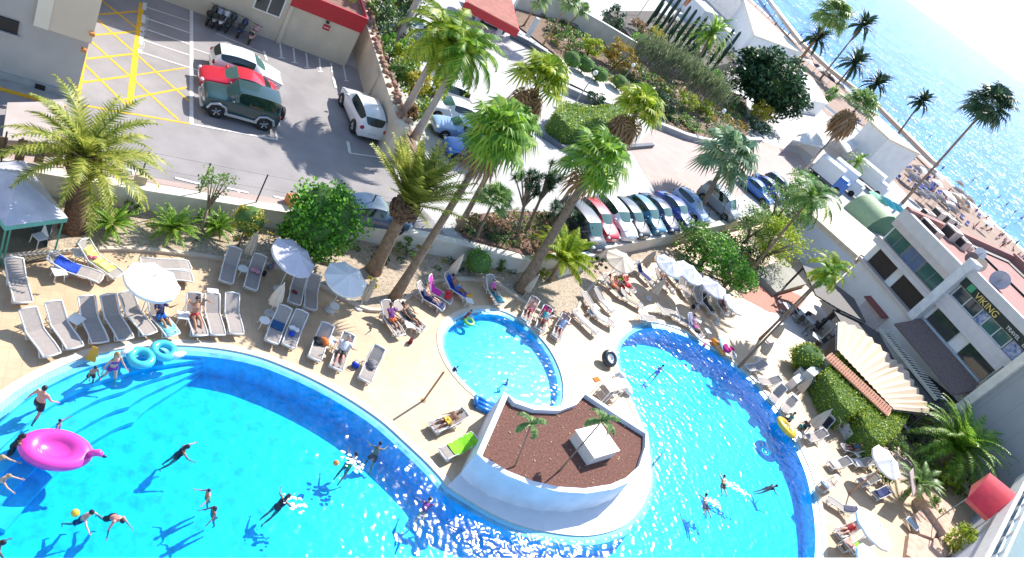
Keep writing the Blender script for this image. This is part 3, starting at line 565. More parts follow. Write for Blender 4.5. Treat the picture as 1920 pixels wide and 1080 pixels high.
# K white shade sails
SAIL = mt('white_canvas', (.72, .69, .65), .7, .04, 1)
def canopy(name, lab, cat, eaves, ze, apex, za, mat, posts=True, grp=None):
    E = [G(*q, ze) for q in eaves]; A_ = G(*apex, za); c = sum(E, Vector())/len(E); a = thing(name, lab, cat, (c.x, c.y, 1.0), 0, grp); m = MB(); off = Vector((c.x, c.y, 1.0))
    v = [e-off for e in E]+[A_-off]+[e-off-Vector((0, 0, .25)) for e in E]; k = len(E)
    m.add(v, [(i, (i+1) % k, k) for i in range(k)]+[(i, k+1+i, k+1+(i+1) % k, (i+1) % k) for i in range(k)]); m.obj('canopy', mat, a)
    for e in E:
        m = MB(); p = e-off; m.bar((p.x*.97, p.y*.97, 0), (p.x*.97, p.y*.97, p.z-.05), .06); m.obj('post', STEEL, a)
    return a
canopy('shade_sail', 'white shade canopy with one pointed corner left of the tall thin palm', 'canopy', [(1487, 262), (1522, 226), (1572, 246), (1545, 275)], 3.4, (1527, 243), 4.6, SAIL, grp='white canopies on the plaza')
canopy('shade_sail', 'widest white shade canopy under the brown skirted palm', 'canopy', [(1562, 248), (1600, 236), (1626, 270), (1590, 285)], 3.4, (1596, 256), 4.0, SAIL, grp='white canopies on the plaza')
m = MB(); m.sheet(gp([(1420, 262), (1500, 275), (1560, 320), (1620, 300), (1640, 260), (1600, 225), (1530, 215), (1480, 255)], CZ), CZ+.02); struct(m.obj('white_plaza', mt('plaza_white', (.62, .58, .54), .8, .06, .5)))
m = MB(); a_, b_ = G(1542, 196, 2.6), G(1648, 278, 2.6); u = (b_-a_).normalized(); 
m.tube([a_, b_], .35, 4); o = m.obj('roof_beam', WHITEP); tag(o, 'long white beam edging the plaza roof behind the brown skirted palm', 'beam')
# O gazebo
E = [G(120, 406, 2.2), G(13, 420, 2.2)]; u = (E[0]-E[1]).normalized(); v_ = Vector((-u.y, u.x, 0)); L = (E[0]-E[1]).length
gz = thing('gazebo', 'lilac white tent gazebo with green posts at the left edge of the photo', 'gazebo', (E[1].x, E[1].y, 0), math.atan2(u.y, u.x))
D = 3.3; m = MB(); m.add([(-.1, -.1, 2.2), (L+.1, -.1, 2.2), (L+.1, D, 2.2), (-.1, D, 2.2), (L*.5, D*.5, 3.05)], [(0, 1, 4), (1, 2, 4), (2, 3, 4), (3, 0, 4)]); m.obj('canopy', mt('gazebo_canvas', (.50, .50, .62), .7, .2, 1.2, col2=(.66, .64, .70)), gz)
m = MB(); m.add([(-.1, -.1, 2.2), (L+.1, -.1, 2.2), (L+.1, D, 2.2), (-.1, D, 2.2), (-.1, -.1, 1.98), (L+.1, -.1, 1.98), (L+.1, D, 1.98), (-.1, D, 1.98)], [(0, 4, 5, 1), (1, 5, 6, 2), (2, 6, 7, 3), (3, 7, 4, 0)]); m.obj('valance', mt('gazebo_valance', (.12, .40, .34), .7), gz)
GRN = mt('green_post', (.06, .28, .20), .5)
for x, y in ((0, 0), (L, 0), (L, D-.1), (0, D-.1), (L*.08, 0)):
    m = MB(); m.bar((x, y, 0), (x, y, 2.2), .035); m.obj('post', GRN, gz)
m = MB(); m.add([(0, D-.12, .1), (L, D-.12, .1), (L, D-.12, 2.0), (0, D-.12, 2.0)], [(0, 1, 2, 3)]); m.add([(L-.02, 0.5, .1), (L-.02, D-.1, .1), (L-.02, D-.1, 2.0), (L-.02, .5, 2.0)], [(0, 1, 2, 3)]); m.obj('side_curtain', mt('dark_mesh', (.03, .05, .05), .8), gz)
gf = MB(); gf.sheet([(E[1]+v_*-.1).to_2d(), (E[0]+v_*-.1).to_2d(), (E[0]+v_*D).to_2d(), (E[1]+v_*D).to_2d()], .115); struct(gf.obj('gazebo_floor', mt('gazebo_floor', (.2, .16, .1), .9, .2, 3)))
# low shed roof and woven fence on the left
m = MB(); m.prism(gp([(14, 192), (118, 190), (128, 230), (108, 268), (4, 262)], 1.75), CZ, 1.75); o = m.obj('concrete_slab', mt('pinkish_concrete', (.42, .36, .33), .85, .1, 1)); tag(o, 'flat pinkish concrete block behind the big date palm', 'slab')
fa, fb = G(-10, 303, 1.25), G(122, 318, 1.25); m = thing('woven_fence', 'brown woven panel fence standing on the garden wall at the far left', 'fence', (fa.x, fa.y, 1.26), math.atan2(fb.y-fa.y, fb.x-fa.x)); FL = (fb-fa).length
mb = MB()
for i in range(int(FL/.34)):
    for j in range(3):
        if (i+j) % 2 == 0 or j == 1: mb.obox((i*.34+.17, .25+(.03 if (i+j) % 2 else -.03), .2+j*.36), (.33, .04, .34))
mb.obj('panel', mt('woven_brown', (.17, .11, .055), .8, .4, 5), m)
for i in range(4):
    mb = MB(); mb.bar((i*FL/3, .25, 0), (i*FL/3, .25, 1.15), .05); mb.obj('post', WOOD, m)

t0, t1 = G(269, 96, CZ), G(277, 44, CZ); u = (t1-t0).normalized()
for k, f in enumerate((.04, .38, .70)):
    p = t0+(t1-t0)*f; lt = text('RESERVADO', .34, (p.x, p.y, CZ+.03), WHITELINE, None, (0, 0, math.atan2(u.y, u.x)), 0.001, 'road_lettering'); struct(lt)
# ------------------------------------------------------------------ right-hand terrace: pergolas, fan awning, tiled wall, paving, rock terrace
SLAT = stripes('dark_slats', (.02, .018, .02), (.10, .085, .08), .22, 1, .5, .7, .1, .6)
def slab(name, lab, cat, pts, z, th, mat, posts=None, grp=None):
    q = gp(pts, z); c = sum((Vector(p) for p in q), Vector((0, 0)))/len(q); a = thing(name, lab, cat, (c.x, c.y, 0), 0, grp)
    m = MB(); m.prism([Vector(p)-c for p in q], z-th, z); m.obj('slatted_roof', mat, a)
    for k, i in enumerate(posts if posts is not None else range(0, len(q), 2)):
        p = (Vector(q[i])-c)*.94; m = MB(); m.obox((p.x, p.y, (z-th)/2), (.14, .14, z-th)); m.obj('post', DARKWOOD, a)
    return a
slab('pergola', 'dark slatted pergola roof between the cream fan awning and the restaurant door', 'pergola', [(1505, 497), (1532, 506), (1602, 560), (1624, 604), (1575, 580), (1530, 553)], 2.9, .12, SLAT, grp='dark slatted pergolas')
slab('pergola', 'narrow dark slatted roof curving along the outer edge of the fan awning', 'pergola', [(1562, 580), (1620, 606), (1648, 624), (1677, 674), (1638, 643), (1582, 612)], 2.6, .12, SLAT, grp='dark slatted pergolas')
slab('pergola', 'grey slatted roof between the fan awning tip and the restaurant porch', 'pergola', [(1695, 690), (1742, 705), (1798, 752), (1802, 774), (1746, 770)], 2.6, .12, SLAT, grp='dark slatted pergolas')
inn = [(1570, 655), (1676, 767)]; out = [(1573, 602), (1592, 607), (1610, 615), (1626, 628), (1641, 641), (1657, 656), (1672, 672), (1686, 681), (1697, 690), (1708, 707), (1716, 722), (1726, 737), (1735, 750), (1739, 761), (1743, 773)]
fan = thing('fan_awning', 'large cream pleated fan shaped awning over the terrace', 'awning', (56, 27, 0))
O_ = Vector((56, 27, 0)); v = []; n = 2*len(out)-1
for i in range(n):
    k = i/2; a, b = out[int(k)], out[min(int(k)+1, len(out)-1)]; f = k-int(k); q = (a[0]+(b[0]-a[0])*f, a[1]+(b[1]-a[1])*f); t = i/(n-1)
    pi_ = (inn[0][0]+(inn[1][0]-inn[0][0])*t, inn[0][1]+(inn[1][1]-inn[0][1])*t)
    v.append(G(*pi_, 2.35)-O_+Vector((0, 0, .03*(1 if i % 2 else -1)))); v.append(G(*q, 2.9)-O_+Vector((0, 0, .11*(1 if i % 2 else -1))))
m = MB(); m.add(v, [(2*i, 2*i+1, 2*i+3, 2*i+2) for i in range(n-1)]); m.obj('pleated_fabric', mt('cream_canvas', (.62, .475, .34), .75, .05, 1), fan)
for i in (0, n-1, n//2):
    m = MB(); p = v[2*i+1]; m.bar((p.x*.98, p.y*.98, 0), (p.x*.98, p.y*.98, p.z-.2), .05); m.obj('post', STEEL, fan)
    m = MB(); m.bar(v[2*i]-Vector((0, 0, .12)), v[2*i+1]-Vector((0, 0, .2)), .04); m.obj('rib', STEEL, fan)
# tiled garden wall
A_, B_ = G(1557, 662, 2.5), G(1674, 771, 2.5); u = (B_-A_).normalized(); L = (B_-A_).length; nn = Vector((-u.y, u.x, 0))
tw = thing('tiled_wall', 'garden wall capped with orange roof tiles along the fan awning', 'wall', (A_.x, A_.y, 0), math.atan2(u.y, u.x))
m = MB(); m.box(0, L, -.12, .12, 0, 2.2); m.obj('wall', WALLP, tw)
m = MB()
for i in range(int(L/.2)):
    x = i*.2+.1
    m.tube([(x, -.75, 2.2), (x, .02, 2.55), (x, .6, 2.32)], .085, 6)
m.box(0, L, -.6, .5, 2.1, 2.22); m.obj('tile_cap', mt('orange_tiles', (.68, .34, .22), .8, .15, 4), tw)
m = MB(); q = gp([(1512, 694), (1545, 668), (1560, 680), (1527, 706)], 1.4); m.prism(q, 0, 1.4); o = m.obj('garden_block_wall', mt('grey_green_wall', (.42, .44, .42), .8)); tag(o, 'grey rendered block joining the tiled wall and the white low wall', 'wall')
m = MB(); q = [Vector(p) for p in gp([(1500, 690), (1530, 716), (1572, 770), (1600, 812), (1622, 842)], .8)]; m.prism([*q, *reversed(offset_line(q, .35))], 0, .8); o = m.obj('low_white_wall', mt('low_wall', (.58, .60, .62), .7)); tag(o, 'low pale wall in front of the clipped hedge beside the right pool', 'wall')
m = MB(); q = gp([(1486, 708), (1499, 700), (1508, 710), (1495, 719)], .8); m.prism(q, 0, .8); o = m.obj('white_counter', WHITEP); tag(o, 'small white square counter at the near end of the low pale wall', 'counter')
# pavings on the right
m = MB(); m.sheet(gp([(1408, 560), (1470, 560), (1530, 560), (1570, 620), (1545, 660), (1500, 640), (1440, 620), (1395, 600)], 0), .008); struct(m.obj('white_terrace', tiles('terrace_tiles', (.62, .55, .5), (.58, .52, .48), (.45, .4, .38), .5, .5, .012, .6, 0., .1)))
m = MB(); m.sheet(gp([(1360, 500), (1400, 475), (1470, 540), (1512, 560), (1486, 592), (1440, 585), (1395, 560)], 0), .012); struct(m.obj('red_paving', REDP))
m = MB(); m.prism(gp([(1416, 508), (1470, 484), (1512, 532), (1456, 548)], .5), 0, .5); o = m.obj('grey_platform', mt('platform_grey', (.30, .29, .25), .85, .1, 1)); tag(o, 'flat grey concrete platform beside the red paving', 'platform')
m = MB(); m.sheet(gp([(1620, 780), (1680, 770), (1760, 780), (1700, 900), (1650, 890), (1600, 830)], 0), .012); struct(m.obj('terrace_planks', stripes('pink_planks', (.5, .38, .33), (.38, .27, .24), .2, 0, .5)))
# pink rock terrace bottom right
ROCK = mt('pink_rock', (.56, .38, .29), .9, .22, 2.5, .7, 6, detail=9)
m = MB()
for q, z in (([(1728, 925), (1745, 918), (1792, 955), (1775, 1000), (1765, 985), (1740, 950)], .9), ([(1715, 965), (1735, 948), (1760, 985), (1752, 1010), (1725, 1000)], .5), ([(1705, 1000), (1730, 1005), (1760, 1010), (1790, 1000), (1780, 1040), (1740, 1060), (1700, 1040)], .35)):
    g = [Vector(p) for p in gp(q, z)]; m.prism(g, 0, z)
o = m.obj('rock_terrace', ROCK); tag(o, 'pink rock terrace with broken steps near the bottom right', 'rock terrace')
m = MB(); q = G(1708, 984, .3); m.obox((0, 0, .25), (.75, .95, .06)); bx = m.obj('framed_board', mt('board_frame', (.4, .45, .5), .4), None, (q.x, q.y, .2), rad(20)); tag(bx, 'dark blue framed board lying by the pink rocks', 'board'); m = MB(); m.obox((0, 0, .29), (.62, .8, .03)); m.obj('board_face', mt('board_blue', (.02, .06, .14), .3), bx)
# hotel wing balcony, red awning
zb = 5.0; a, b = G(1846, 1046, zb), G(1908, 925, zb); u = (b-a).normalized(); a = a-u*8; L = (b-a).length+6; n_ = Vector((u.y, -u.x, 0))
if n_.dot(Vector((0, -1, 0))) < 0: n_ = -n_
hb = thing('hotel_balcony', 'white balcony with double rails in the bottom right corner', 'balcony', (a.x, a.y, 0), math.atan2(u.y, u.x))
sg_ = 1 if Vector((-u.y, u.x, 0)).dot(n_) > 0 else -1
WB = mt('balcony_white', (.66, .63, .60), .6)
def sb(nm, x0, x1, y0, y1, z0, z1, mat): m = MB(); y0, y1 = sorted((y0*sg_, y1*sg_)); m.box(x0, x1, y0, y1, z0, z1); return m.obj(nm, mat, hb)
sb('fascia', 0, L, 0, .25, zb-1.2, zb, WB); sb('floor_slab', 0, L, .25, 4, zb-1.2, zb-1.0, mt('balcony_floor', (.12, .22, .26), .6)); sb('rear_wall', 0, L, 4, 4.3, 0, zb+3, mt('wing_wall', (.45, .47, .52), .8)); sb('lower_wall', 0, L, .3, .6, 0, zb-1.2, mt('wing_wall', (1, 1, 1)))
for i in range(9): sb('rail_post', i*L/9+.2, i*L/9+.32, .3, .42, zb-1.2, zb+1.0, WB)
sb('hand_rail', 0, L, .28, .44, zb+.95, zb+1.08, WB); sb('lower_rail', 0, L, .31, .41, zb+.3, zb+.38, WB)
R1, R2, R3, R4 = G(1849, 891, 4.6), G(1899, 931, 4.6), G(1855, 973, 3.4), G(1814, 934, 3.4)
aw = thing('red_awning', 'red canvas awning beside the white balcony', 'awning', (R4.x, R4.y, 0)); o4 = Vector((R4.x, R4.y, 0)); m = MB(); m.smooth = True
v = []; N = 6
for i in range(N):
    t = i/(N-1); h = math.sin(t*math.pi/2)
    for A, B in ((R4, R1), (R3, R2)): p = A+(B-A)*t; v.append(Vector((p.x, p.y, 3.4+1.5*h))-o4)
m.add(v, [(2*i, 2*i+1, 2*i+3, 2*i+2) for i in range(N-1)]); m.obj('canvas', mt('red_canvas', (.62, .03, .06), .65), aw)
m = MB(); b0, b1 = Vector((R1.x, R1.y, 3.4))-o4, Vector((R2.x, R2.y, 3.4))-o4
m.add(v[0::2]+[b0], [tuple(range(N+1))]); m.add(v[1::2]+[b1], [tuple(range(N+1))]); m.add([v[0], v[1], v[1]-Vector((0, 0, .3)), v[0]-Vector((0, 0, .3))], [(0, 1, 2, 3)]); m.obj('side_panel', mt('red_canvas_light', (.66, .13, .12), .65), aw)
for p in (v[0], v[1]): m = MB(); m.bar((p.x, p.y, 0), p-Vector((0, 0, .1)), .04); m.obj('post', STEEL, aw)
# red gate canopy at the top
zq = 4.4; cp_ = [Vector(p) for p in gp([(873, 2), (975, 56), (958, -10), (905, -40)], zq)]; c = sum(cp_, Vector((0, 0)))/4
rc = thing('gate_canopy', 'red edged flat canopy over the driveway at the top of the photo', 'canopy', (c.x, c.y, CZ)); m = MB(); q = [p-c for p in cp_]; m.prism(q, zq-CZ-.8, zq-CZ-.05); m.obj('fascia', REDTRIM, rc)
m = MB(); m.prism(offset_poly(q, -.2), zq-CZ-.06, zq-CZ+.0); m.obj('roof', mt('roof_red_gravel', (.34, .13, .10), .9, .2, 2), rc)
for px, py in ((893, 42), (922, 85), (985, 75)):
    p = G(px, py, CZ); m = MB(); m.obox((p.x-c.x, p.y-c.y, 1.3), (.4, .4, 2.6)); m.obj('post', mt('post_pale', (.5, .55, .6), .6), rc)
# landscaping walls around the driveway
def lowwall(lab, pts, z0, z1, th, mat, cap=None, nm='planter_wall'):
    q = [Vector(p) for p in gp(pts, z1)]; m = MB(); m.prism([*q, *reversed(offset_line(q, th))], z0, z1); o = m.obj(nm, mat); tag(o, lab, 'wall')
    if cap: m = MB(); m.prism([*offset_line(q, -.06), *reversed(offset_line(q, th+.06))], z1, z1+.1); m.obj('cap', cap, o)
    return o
lowwall('tall grey retaining wall with a white cap behind the thin palms', [(985, -20), (1062, 5), (1128, 42), (1195, 82)], 1.0, 3.6, .4, WALLP, WHITEP)
lowwall('white capped wall in front of the row of cacti', [(1195, 80), (1250, 108), (1310, 134)], 1.0, 3.0, .4, WALLP, WHITEP)
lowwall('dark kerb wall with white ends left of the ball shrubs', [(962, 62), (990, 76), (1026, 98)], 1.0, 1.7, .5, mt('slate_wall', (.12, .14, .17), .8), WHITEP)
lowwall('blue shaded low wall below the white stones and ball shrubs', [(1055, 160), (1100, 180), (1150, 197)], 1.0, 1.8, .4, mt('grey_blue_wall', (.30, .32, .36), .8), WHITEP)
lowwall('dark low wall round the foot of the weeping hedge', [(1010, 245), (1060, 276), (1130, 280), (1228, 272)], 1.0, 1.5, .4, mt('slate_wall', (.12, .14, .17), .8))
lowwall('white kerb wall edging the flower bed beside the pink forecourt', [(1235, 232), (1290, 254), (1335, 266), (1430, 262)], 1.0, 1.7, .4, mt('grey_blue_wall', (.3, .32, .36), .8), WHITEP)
bed2 = [Vector(p) for p in gp([(960, 40), (1040, 100), (1060, 150), (1150, 195), (1235, 235), (1335, 262), (1400, 255), (1400, 190), (1310, 135), (1195, 84), (1060, 8), (985, -20)], 1.25)]
m = MB(); m.sheet(bed2, 1.25); struct(m.obj('flower_bed', DIRT))
m = MB(); m.sheet(gp([(1035, 105), (1100, 128), (1180, 175), (1150, 195), (1060, 152)], 1.3), 1.3); struct(m.obj('white_stone_bed', mt('white_stones', (.6, .56, .5), .9, .35, 2.5, .9, 4)))
m = MB(); m.sheet(gp([(1195, 80), (1310, 132), (1390, 112), (1330, 60), (1230, 20), (1140, 20)], 2.8), 2.75); m.wall(list(gp([(1195, 80), (1310, 132), (1390, 112), (1330, 60), (1230, 20), (1140, 20)], 2.8)), 1, 2.75); struct(m.obj('cactus_bed', mt('dark_gravel', (.09, .075, .065), .9, .4, 3)))
m = MB(); m.sheet(gp([(860, 405), (950, 395), (1050, 398), (1066, 470), (985, 478), (870, 440)], 1.3), 1.3); m.wall(gp([(860, 405), (950, 395), (1050, 398), (1066, 470), (985, 478), (870, 440)], 1.3), 1, 1.3); struct(m.obj('roadside_bed', mt('red_soil', (.20, .11, .085), .95, .4, 2.5, .6, 12)))

# undergrowth filling the beds
def undergrowth(nm, pts, z, n, mats, s, seed):
    rng = random.Random(seed); q = [Vector(p) for p in gp(pts, z)]; xs = [p.x for p in q]; ys = [p.y for p in q]; k = 0; groups = {}
    m = MB(); c = 0
    while c < n:
        p = Vector((rng.uniform(min(xs), max(xs)), rng.uniform(min(ys), max(ys)))); ins = False
        for i in range(len(q)):
            a, b = q[i-1], q[i]
            if (a.y > p.y) != (b.y > p.y) and p.x < (b.x-a.x)*(p.y-a.y)/(b.y-a.y)+a.x: ins = not ins
        if not ins: continue
        c += 1; r = rng.uniform(.35, .95)*s; m.m = rng.randrange(len(mats)); h = r*rng.uniform(.5, 1.1)
        for j in range(36):
            v = Vector((rng.gauss(0, 1), rng.gauss(0, 1), abs(rng.gauss(0, 1)))).normalized(); kite(m, Vector((p.x+v.x*r, p.y+v.y*r, z+v.z*h)), .16*s*rng.uniform(.6, 1.3), rng, .5)
    struct(m.obj(nm, mats), 'stuff')
# ------------------------------------------------------------------ plants
TRUNK = mt('palm_trunk', (.25, .17, .11), .9, .3, 5, .8, 18); PALE = mt('royal_trunk', (.46, .38, .33), .8, .12, 3, .2, 12); BOOTS = mt('palm_boots', (.15, .085, .05), .95, .5, 9, 1., 14, detail=8); BARK = mt('tree_bark', (.20, .15, .11), .95, .3, 6, .6, 15)
L_DATE = leafmat('date_fronds', [(.14, .19, .03), (.27, .33, .05), (.44, .47, .08), (.56, .52, .13)], .5)
L_GREEN = leafmat('green_fronds', [(0.068, 0.17, 0.025), (0.153, 0.34, 0.034), (0.272, 0.476, 0.051), (0.459, 0.544, 0.085)], .48)
L_DARK = leafmat('dark_fronds', [(0.026, 0.065, 0.039), (0.046, 0.104, 0.052), (0.078, 0.143, 0.078), (0.117, 0.169, 0.091)])
L_FAN = leafmat('fan_fronds', [(0.08, 0.176, 0.048), (0.16, 0.304, 0.08), (0.288, 0.416, 0.144), (0.416, 0.48, 0.208)])
L_BLUE = leafmat('bluegreen_fan', [(.09, .19, .10), (.16, .30, .16), (.25, .38, .21), (.42, .48, .25)])
L_DEAD = leafmat('dead_fronds', [(0.2, 0.112, 0.05), (0.325, 0.188, 0.088), (0.45, 0.275, 0.138), (0.25, 0.15, 0.075)], .2)
L_YEL = leafmat('yellow_leaves', [(0.35, 0.3, 0.025), (0.525, 0.45, 0.037), (0.625, 0.525, 0.075), (0.25, 0.3, 0.037)])
L_TREE = leafmat('ficus_leaves', [(0.036, 0.126, 0.022), (0.072, 0.234, 0.027), (0.144, 0.396, 0.036), (0.306, 0.612, 0.054)])
L_SHRUB = leafmat('shrub_leaves', [(0.054, 0.135, 0.036), (0.108, 0.234, 0.054), (0.198, 0.342, 0.072), (0.36, 0.432, 0.09)])
L_DK = leafmat('dark_leaves', [(0.017, 0.049, 0.028), (0.028, 0.077, 0.039), (0.049, 0.119, 0.049), (0.098, 0.182, 0.056)])
L_OL = leafmat('olive_leaves', [(0.09, 0.135, 0.075), (0.15, 0.21, 0.105), (0.225, 0.285, 0.135), (0.3, 0.3, 0.15)])
L_LIME = leafmat('lime_leaves', [(0.15, 0.255, 0.018), (0.27, 0.405, 0.03), (0.45, 0.54, 0.045), (0.6, 0.57, 0.075)], .48)
L_HEDGE = leafmat('hedge_leaves', [(.12, .20, .02), (.20, .32, .03), (.34, .45, .04), (.5, .54, .07)], .3)
L_ORG = leafmat('croton_leaves', [(0.275, 0.25, 0.037), (0.45, 0.338, 0.05), (0.525, 0.275, 0.05), (0.2, 0.237, 0.05)])
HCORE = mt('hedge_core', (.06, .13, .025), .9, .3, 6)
def feather(mb, c, az, el, L, droop, nl, ll, lw, rng, vee=.25):
    p = Vector(c); st = L/nl; prev = None; R_ = []
    for i in range(nl+1):
        t = i/nl; e = el-droop*t**1.4; d = Vector((math.cos(az)*math.cos(e), math.sin(az)*math.cos(e), math.sin(e)))
        R_.append((p.copy(), d)); p = p+d*st
    side = Vector((-math.sin(az), math.cos(az), 0))
    mb.tube([q for q, _ in R_[::max(1, nl//5)]], [max(.008, .035*(1-k/6)) for k in range(len(R_[::max(1, nl//5)]))], 4, False)
    for i in range(2, nl+1):
        t = i/nl; q, d = R_[i]; up = side.cross(d); up = up if up.z > 0 else -up
        l = ll*math.sin(min(1, .12+t*.95)*math.pi*.93+.1)**.7*rng.uniform(.85, 1.1)
        for s in (-1, 1):
            tip = q+side*s*l*.8+d*l*(.45+.25*t)+up*l*(vee-.25*t+rng.uniform(-.12, .1))-Vector((0, 0, l*.22*t))
            mb.add([q-d*lw*.5, q+d*lw*.7, tip], [(0, 1, 2)])
def fan(mb, c, az, el, pl, r, rng, nseg=15, droop=.35):
    d = Vector((math.cos(az)*math.cos(el), math.sin(az)*math.cos(el), math.sin(el))); side = Vector((-math.sin(az), math.cos(az), 0)); up = side.cross(d); up = up if up.z > 0 else -up
    b = Vector(c)+d*pl-Vector((0, 0, .06*pl)); mb.tube([c, b], [.03, .018], 4, False); up2 = (up+d*.35).normalized(); f2 = (d-up*.35).normalized()
    for k in range(nseg):
        a = -2.3+4.6*k/(nseg-1); dr = f2*math.cos(a)+side*math.sin(a); ll = r*(.78+.3*math.cos(a*.55))*rng.uniform(.9, 1.06); w_ = r*.075
        pr = side*math.cos(a)-f2*math.sin(a); mid = b+dr*ll*.55+up2*.05*ll; tip = b+dr*ll-Vector((0, 0, droop*ll*rng.uniform(.6, 1.3)))
        mb.add([b, mid-pr*w_, tip, mid+pr*w_], [(0, 1, 2, 3)])
def trunk_pts(b, c, bend=.25, n=9):
    b, c = Vector(b), Vector(c); h = Vector((c.x-b.x, c.y-b.y, 0)); out = []
    for i in range(n):
        t = i/(n-1); s = t**(1+bend); out.append(Vector((b.x+h.x*s, b.y+h.y*s, b.z+(c.z-b.z)*t)))
    return out
def palm(kind, lab, base, bz, crown, cz, r, leaf, trunk_r=.16, tmat=None, dead=0, grp=None, n=None, seed=1, emax=82, emin=-25, droop=None, cat='palm tree', taper=.75, name='palm_tree', bulb=0, bend=.2, lw=.075, ll=.17):
    rng = random.Random(seed*77+3); B = G(*base, bz); Cc = G(*crown, cz)-B; a = thing(name, lab, cat, B, 0, grp)
    pts = trunk_pts((0, 0, -.1), Cc, bend); N = len(pts)
    m = MB(); m.smooth = True; rs = [trunk_r*(1.35 if i == 0 else 1.1 if i == 1 else 1-(1-taper)*i/(N-1)) for i in range(N)]
    m.tube(pts, rs, 10); m.obj('trunk', tmat or TRUNK, a)
    if bulb:
        m = MB(); m.smooth = False
        for k in range(140):
            t = rng.random(); az = k*2.4; rr = bulb*math.sin((.18+t*.72)*math.pi)**.6; p = Cc+Vector((math.cos(az)*rr, math.sin(az)*rr, -1.25*bulb+t*bulb*1.9)); d = Vector((math.cos(az)*.5, math.sin(az)*.5, .85))
            m.tube([p-d*.1, p+d*.16], [.09, .05], 4)
        m.smooth = True; m.lathe([(trunk_r*.8, -1.5*bulb), (bulb*.9, -.8*bulb), (bulb*.95, -.1*bulb), (bulb*.5, .6*bulb), (.02, .7*bulb)], Cc, 12); m.obj('boots', BOOTS, a)
    m = MB(); n = n or {'feather': 46, 'fan': 34, 'royal': 20}[kind]
    for k in range(n):
        t = (k+.5)/n; az = k*2.39996+rng.uniform(-.25, .25); el = rad(emin+(emax-emin)*(1-t)**.9+rng.uniform(-7, 7))
        if kind == 'fan': fan(m, Cc, az, el, r*.56*rng.uniform(.8, 1.2), r*.5, rng, 19, droop if droop is not None else .3)
        elif kind == 'royal': feather(m, Cc, az, el, r*rng.uniform(.85, 1.1), rad(droop or 105), 26, r*.27, .14, rng, -.05)
        else: feather(m, Cc, az, el, r*rng.uniform(.85, 1.08), rad(droop or 60), 26, r*ll, lw, rng)
    m.obj('crown', leaf, a)
    if dead:
        m = MB()
        for k in range(int(34*dead)):
            az = k*2.39996; el = rad(-35-50*((k+.5)/(34*dead))); fan(m, Cc-Vector((0, 0, .1+rng.random()*r*.35)), az, el, r*.4, r*.5, rng, 10, .7)
        m.obj('dead_skirt', L_DEAD, a)
    return a
def kite(mb, p, s, rng, flat=.4):
    n_ = Vector((rng.gauss(0, 1), rng.gauss(0, 1), abs(rng.gauss(0, 1))+flat)).normalized(); a = n_.cross(Vector((rng.gauss(0, 1), rng.gauss(0, 1), rng.gauss(0, 1)))).normalized(); b = n_.cross(a)
    mb.add([p-a*s, p-b*s*.5, p+a*s, p+b*s*.5], [(0, 1, 2, 3)])
def cloud(mb, c, r, n, s, rng, nclump=None, hollow=.55, flat=.4):
    c = Vector(c); rx, ry, rz = r; cl = []
    nclump = nclump or max(5, n//45)
    for i in range(nclump):
        u = rng.gauss(0, 1), rng.gauss(0, 1), rng.gauss(0, 1); v = Vector(u).normalized()*(hollow+(1-hollow)*rng.random()**.6)*rng.uniform(.86, 1.14); cl.append((c+Vector((v.x*rx*.86, v.y*ry*.86, v.z*rz*.86))*1.0, rng.uniform(.14, .36)))
    for i in range(n):
        q, k = cl[rng.randrange(nclump)]; v = Vector((rng.gauss(0, 1), rng.gauss(0, 1), rng.gauss(0, 1))).normalized()*rng.random()**.4
        kite(mb, q+Vector((v.x*rx*k, v.y*ry*k, v.z*rz*k)), s*rng.uniform(.7, 1.25), rng, flat)
def bush(lab, px, bz, h, r, leaf, n=1500, s=.10, stem=0., cat='bush', grp=None, name='bush', seed=1, core=None, squash=1., lift=0., top=None, limbs=4, off=(0, 0), hollow=.5, nclump=None, rx=None):
    rng = random.Random(seed*31+7); B = G(*px, bz); B = Vector((B.x+off[0], B.y+off[1], bz)); a = thing(name, lab, cat, B, 0, grp)
    cz = stem+(h-stem)/2; rz = (h-stem)/2
    tp = (G(*top, bz+cz)-B) if top else Vector((0, 0, cz))
    m = MB()
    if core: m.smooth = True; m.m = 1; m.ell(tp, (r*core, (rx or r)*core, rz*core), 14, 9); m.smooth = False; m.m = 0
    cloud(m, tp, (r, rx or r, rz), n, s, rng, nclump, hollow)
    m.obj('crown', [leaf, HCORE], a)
    m = MB(); m.smooth = True; tr = max(.035, r*.07); fork = Vector((tp.x*.6, tp.y*.6, max(.15, stem*.8)))
    m.tube([(0, 0, -.1), fork*.5+Vector((.03, .02, 0)), fork], [tr*1.3, tr, tr*.85], 7)
    for k in range(limbs):
        az = k*2.4+seed; e = tp+Vector((math.cos(az)*r*.55, math.sin(az)*r*.55, rz*.25)); m.tube([fork, (fork+e)/2+Vector((0, 0, .08)), e], [tr*.7, tr*.45, tr*.18], 5)
    m.obj('trunk', BARK, a); return a
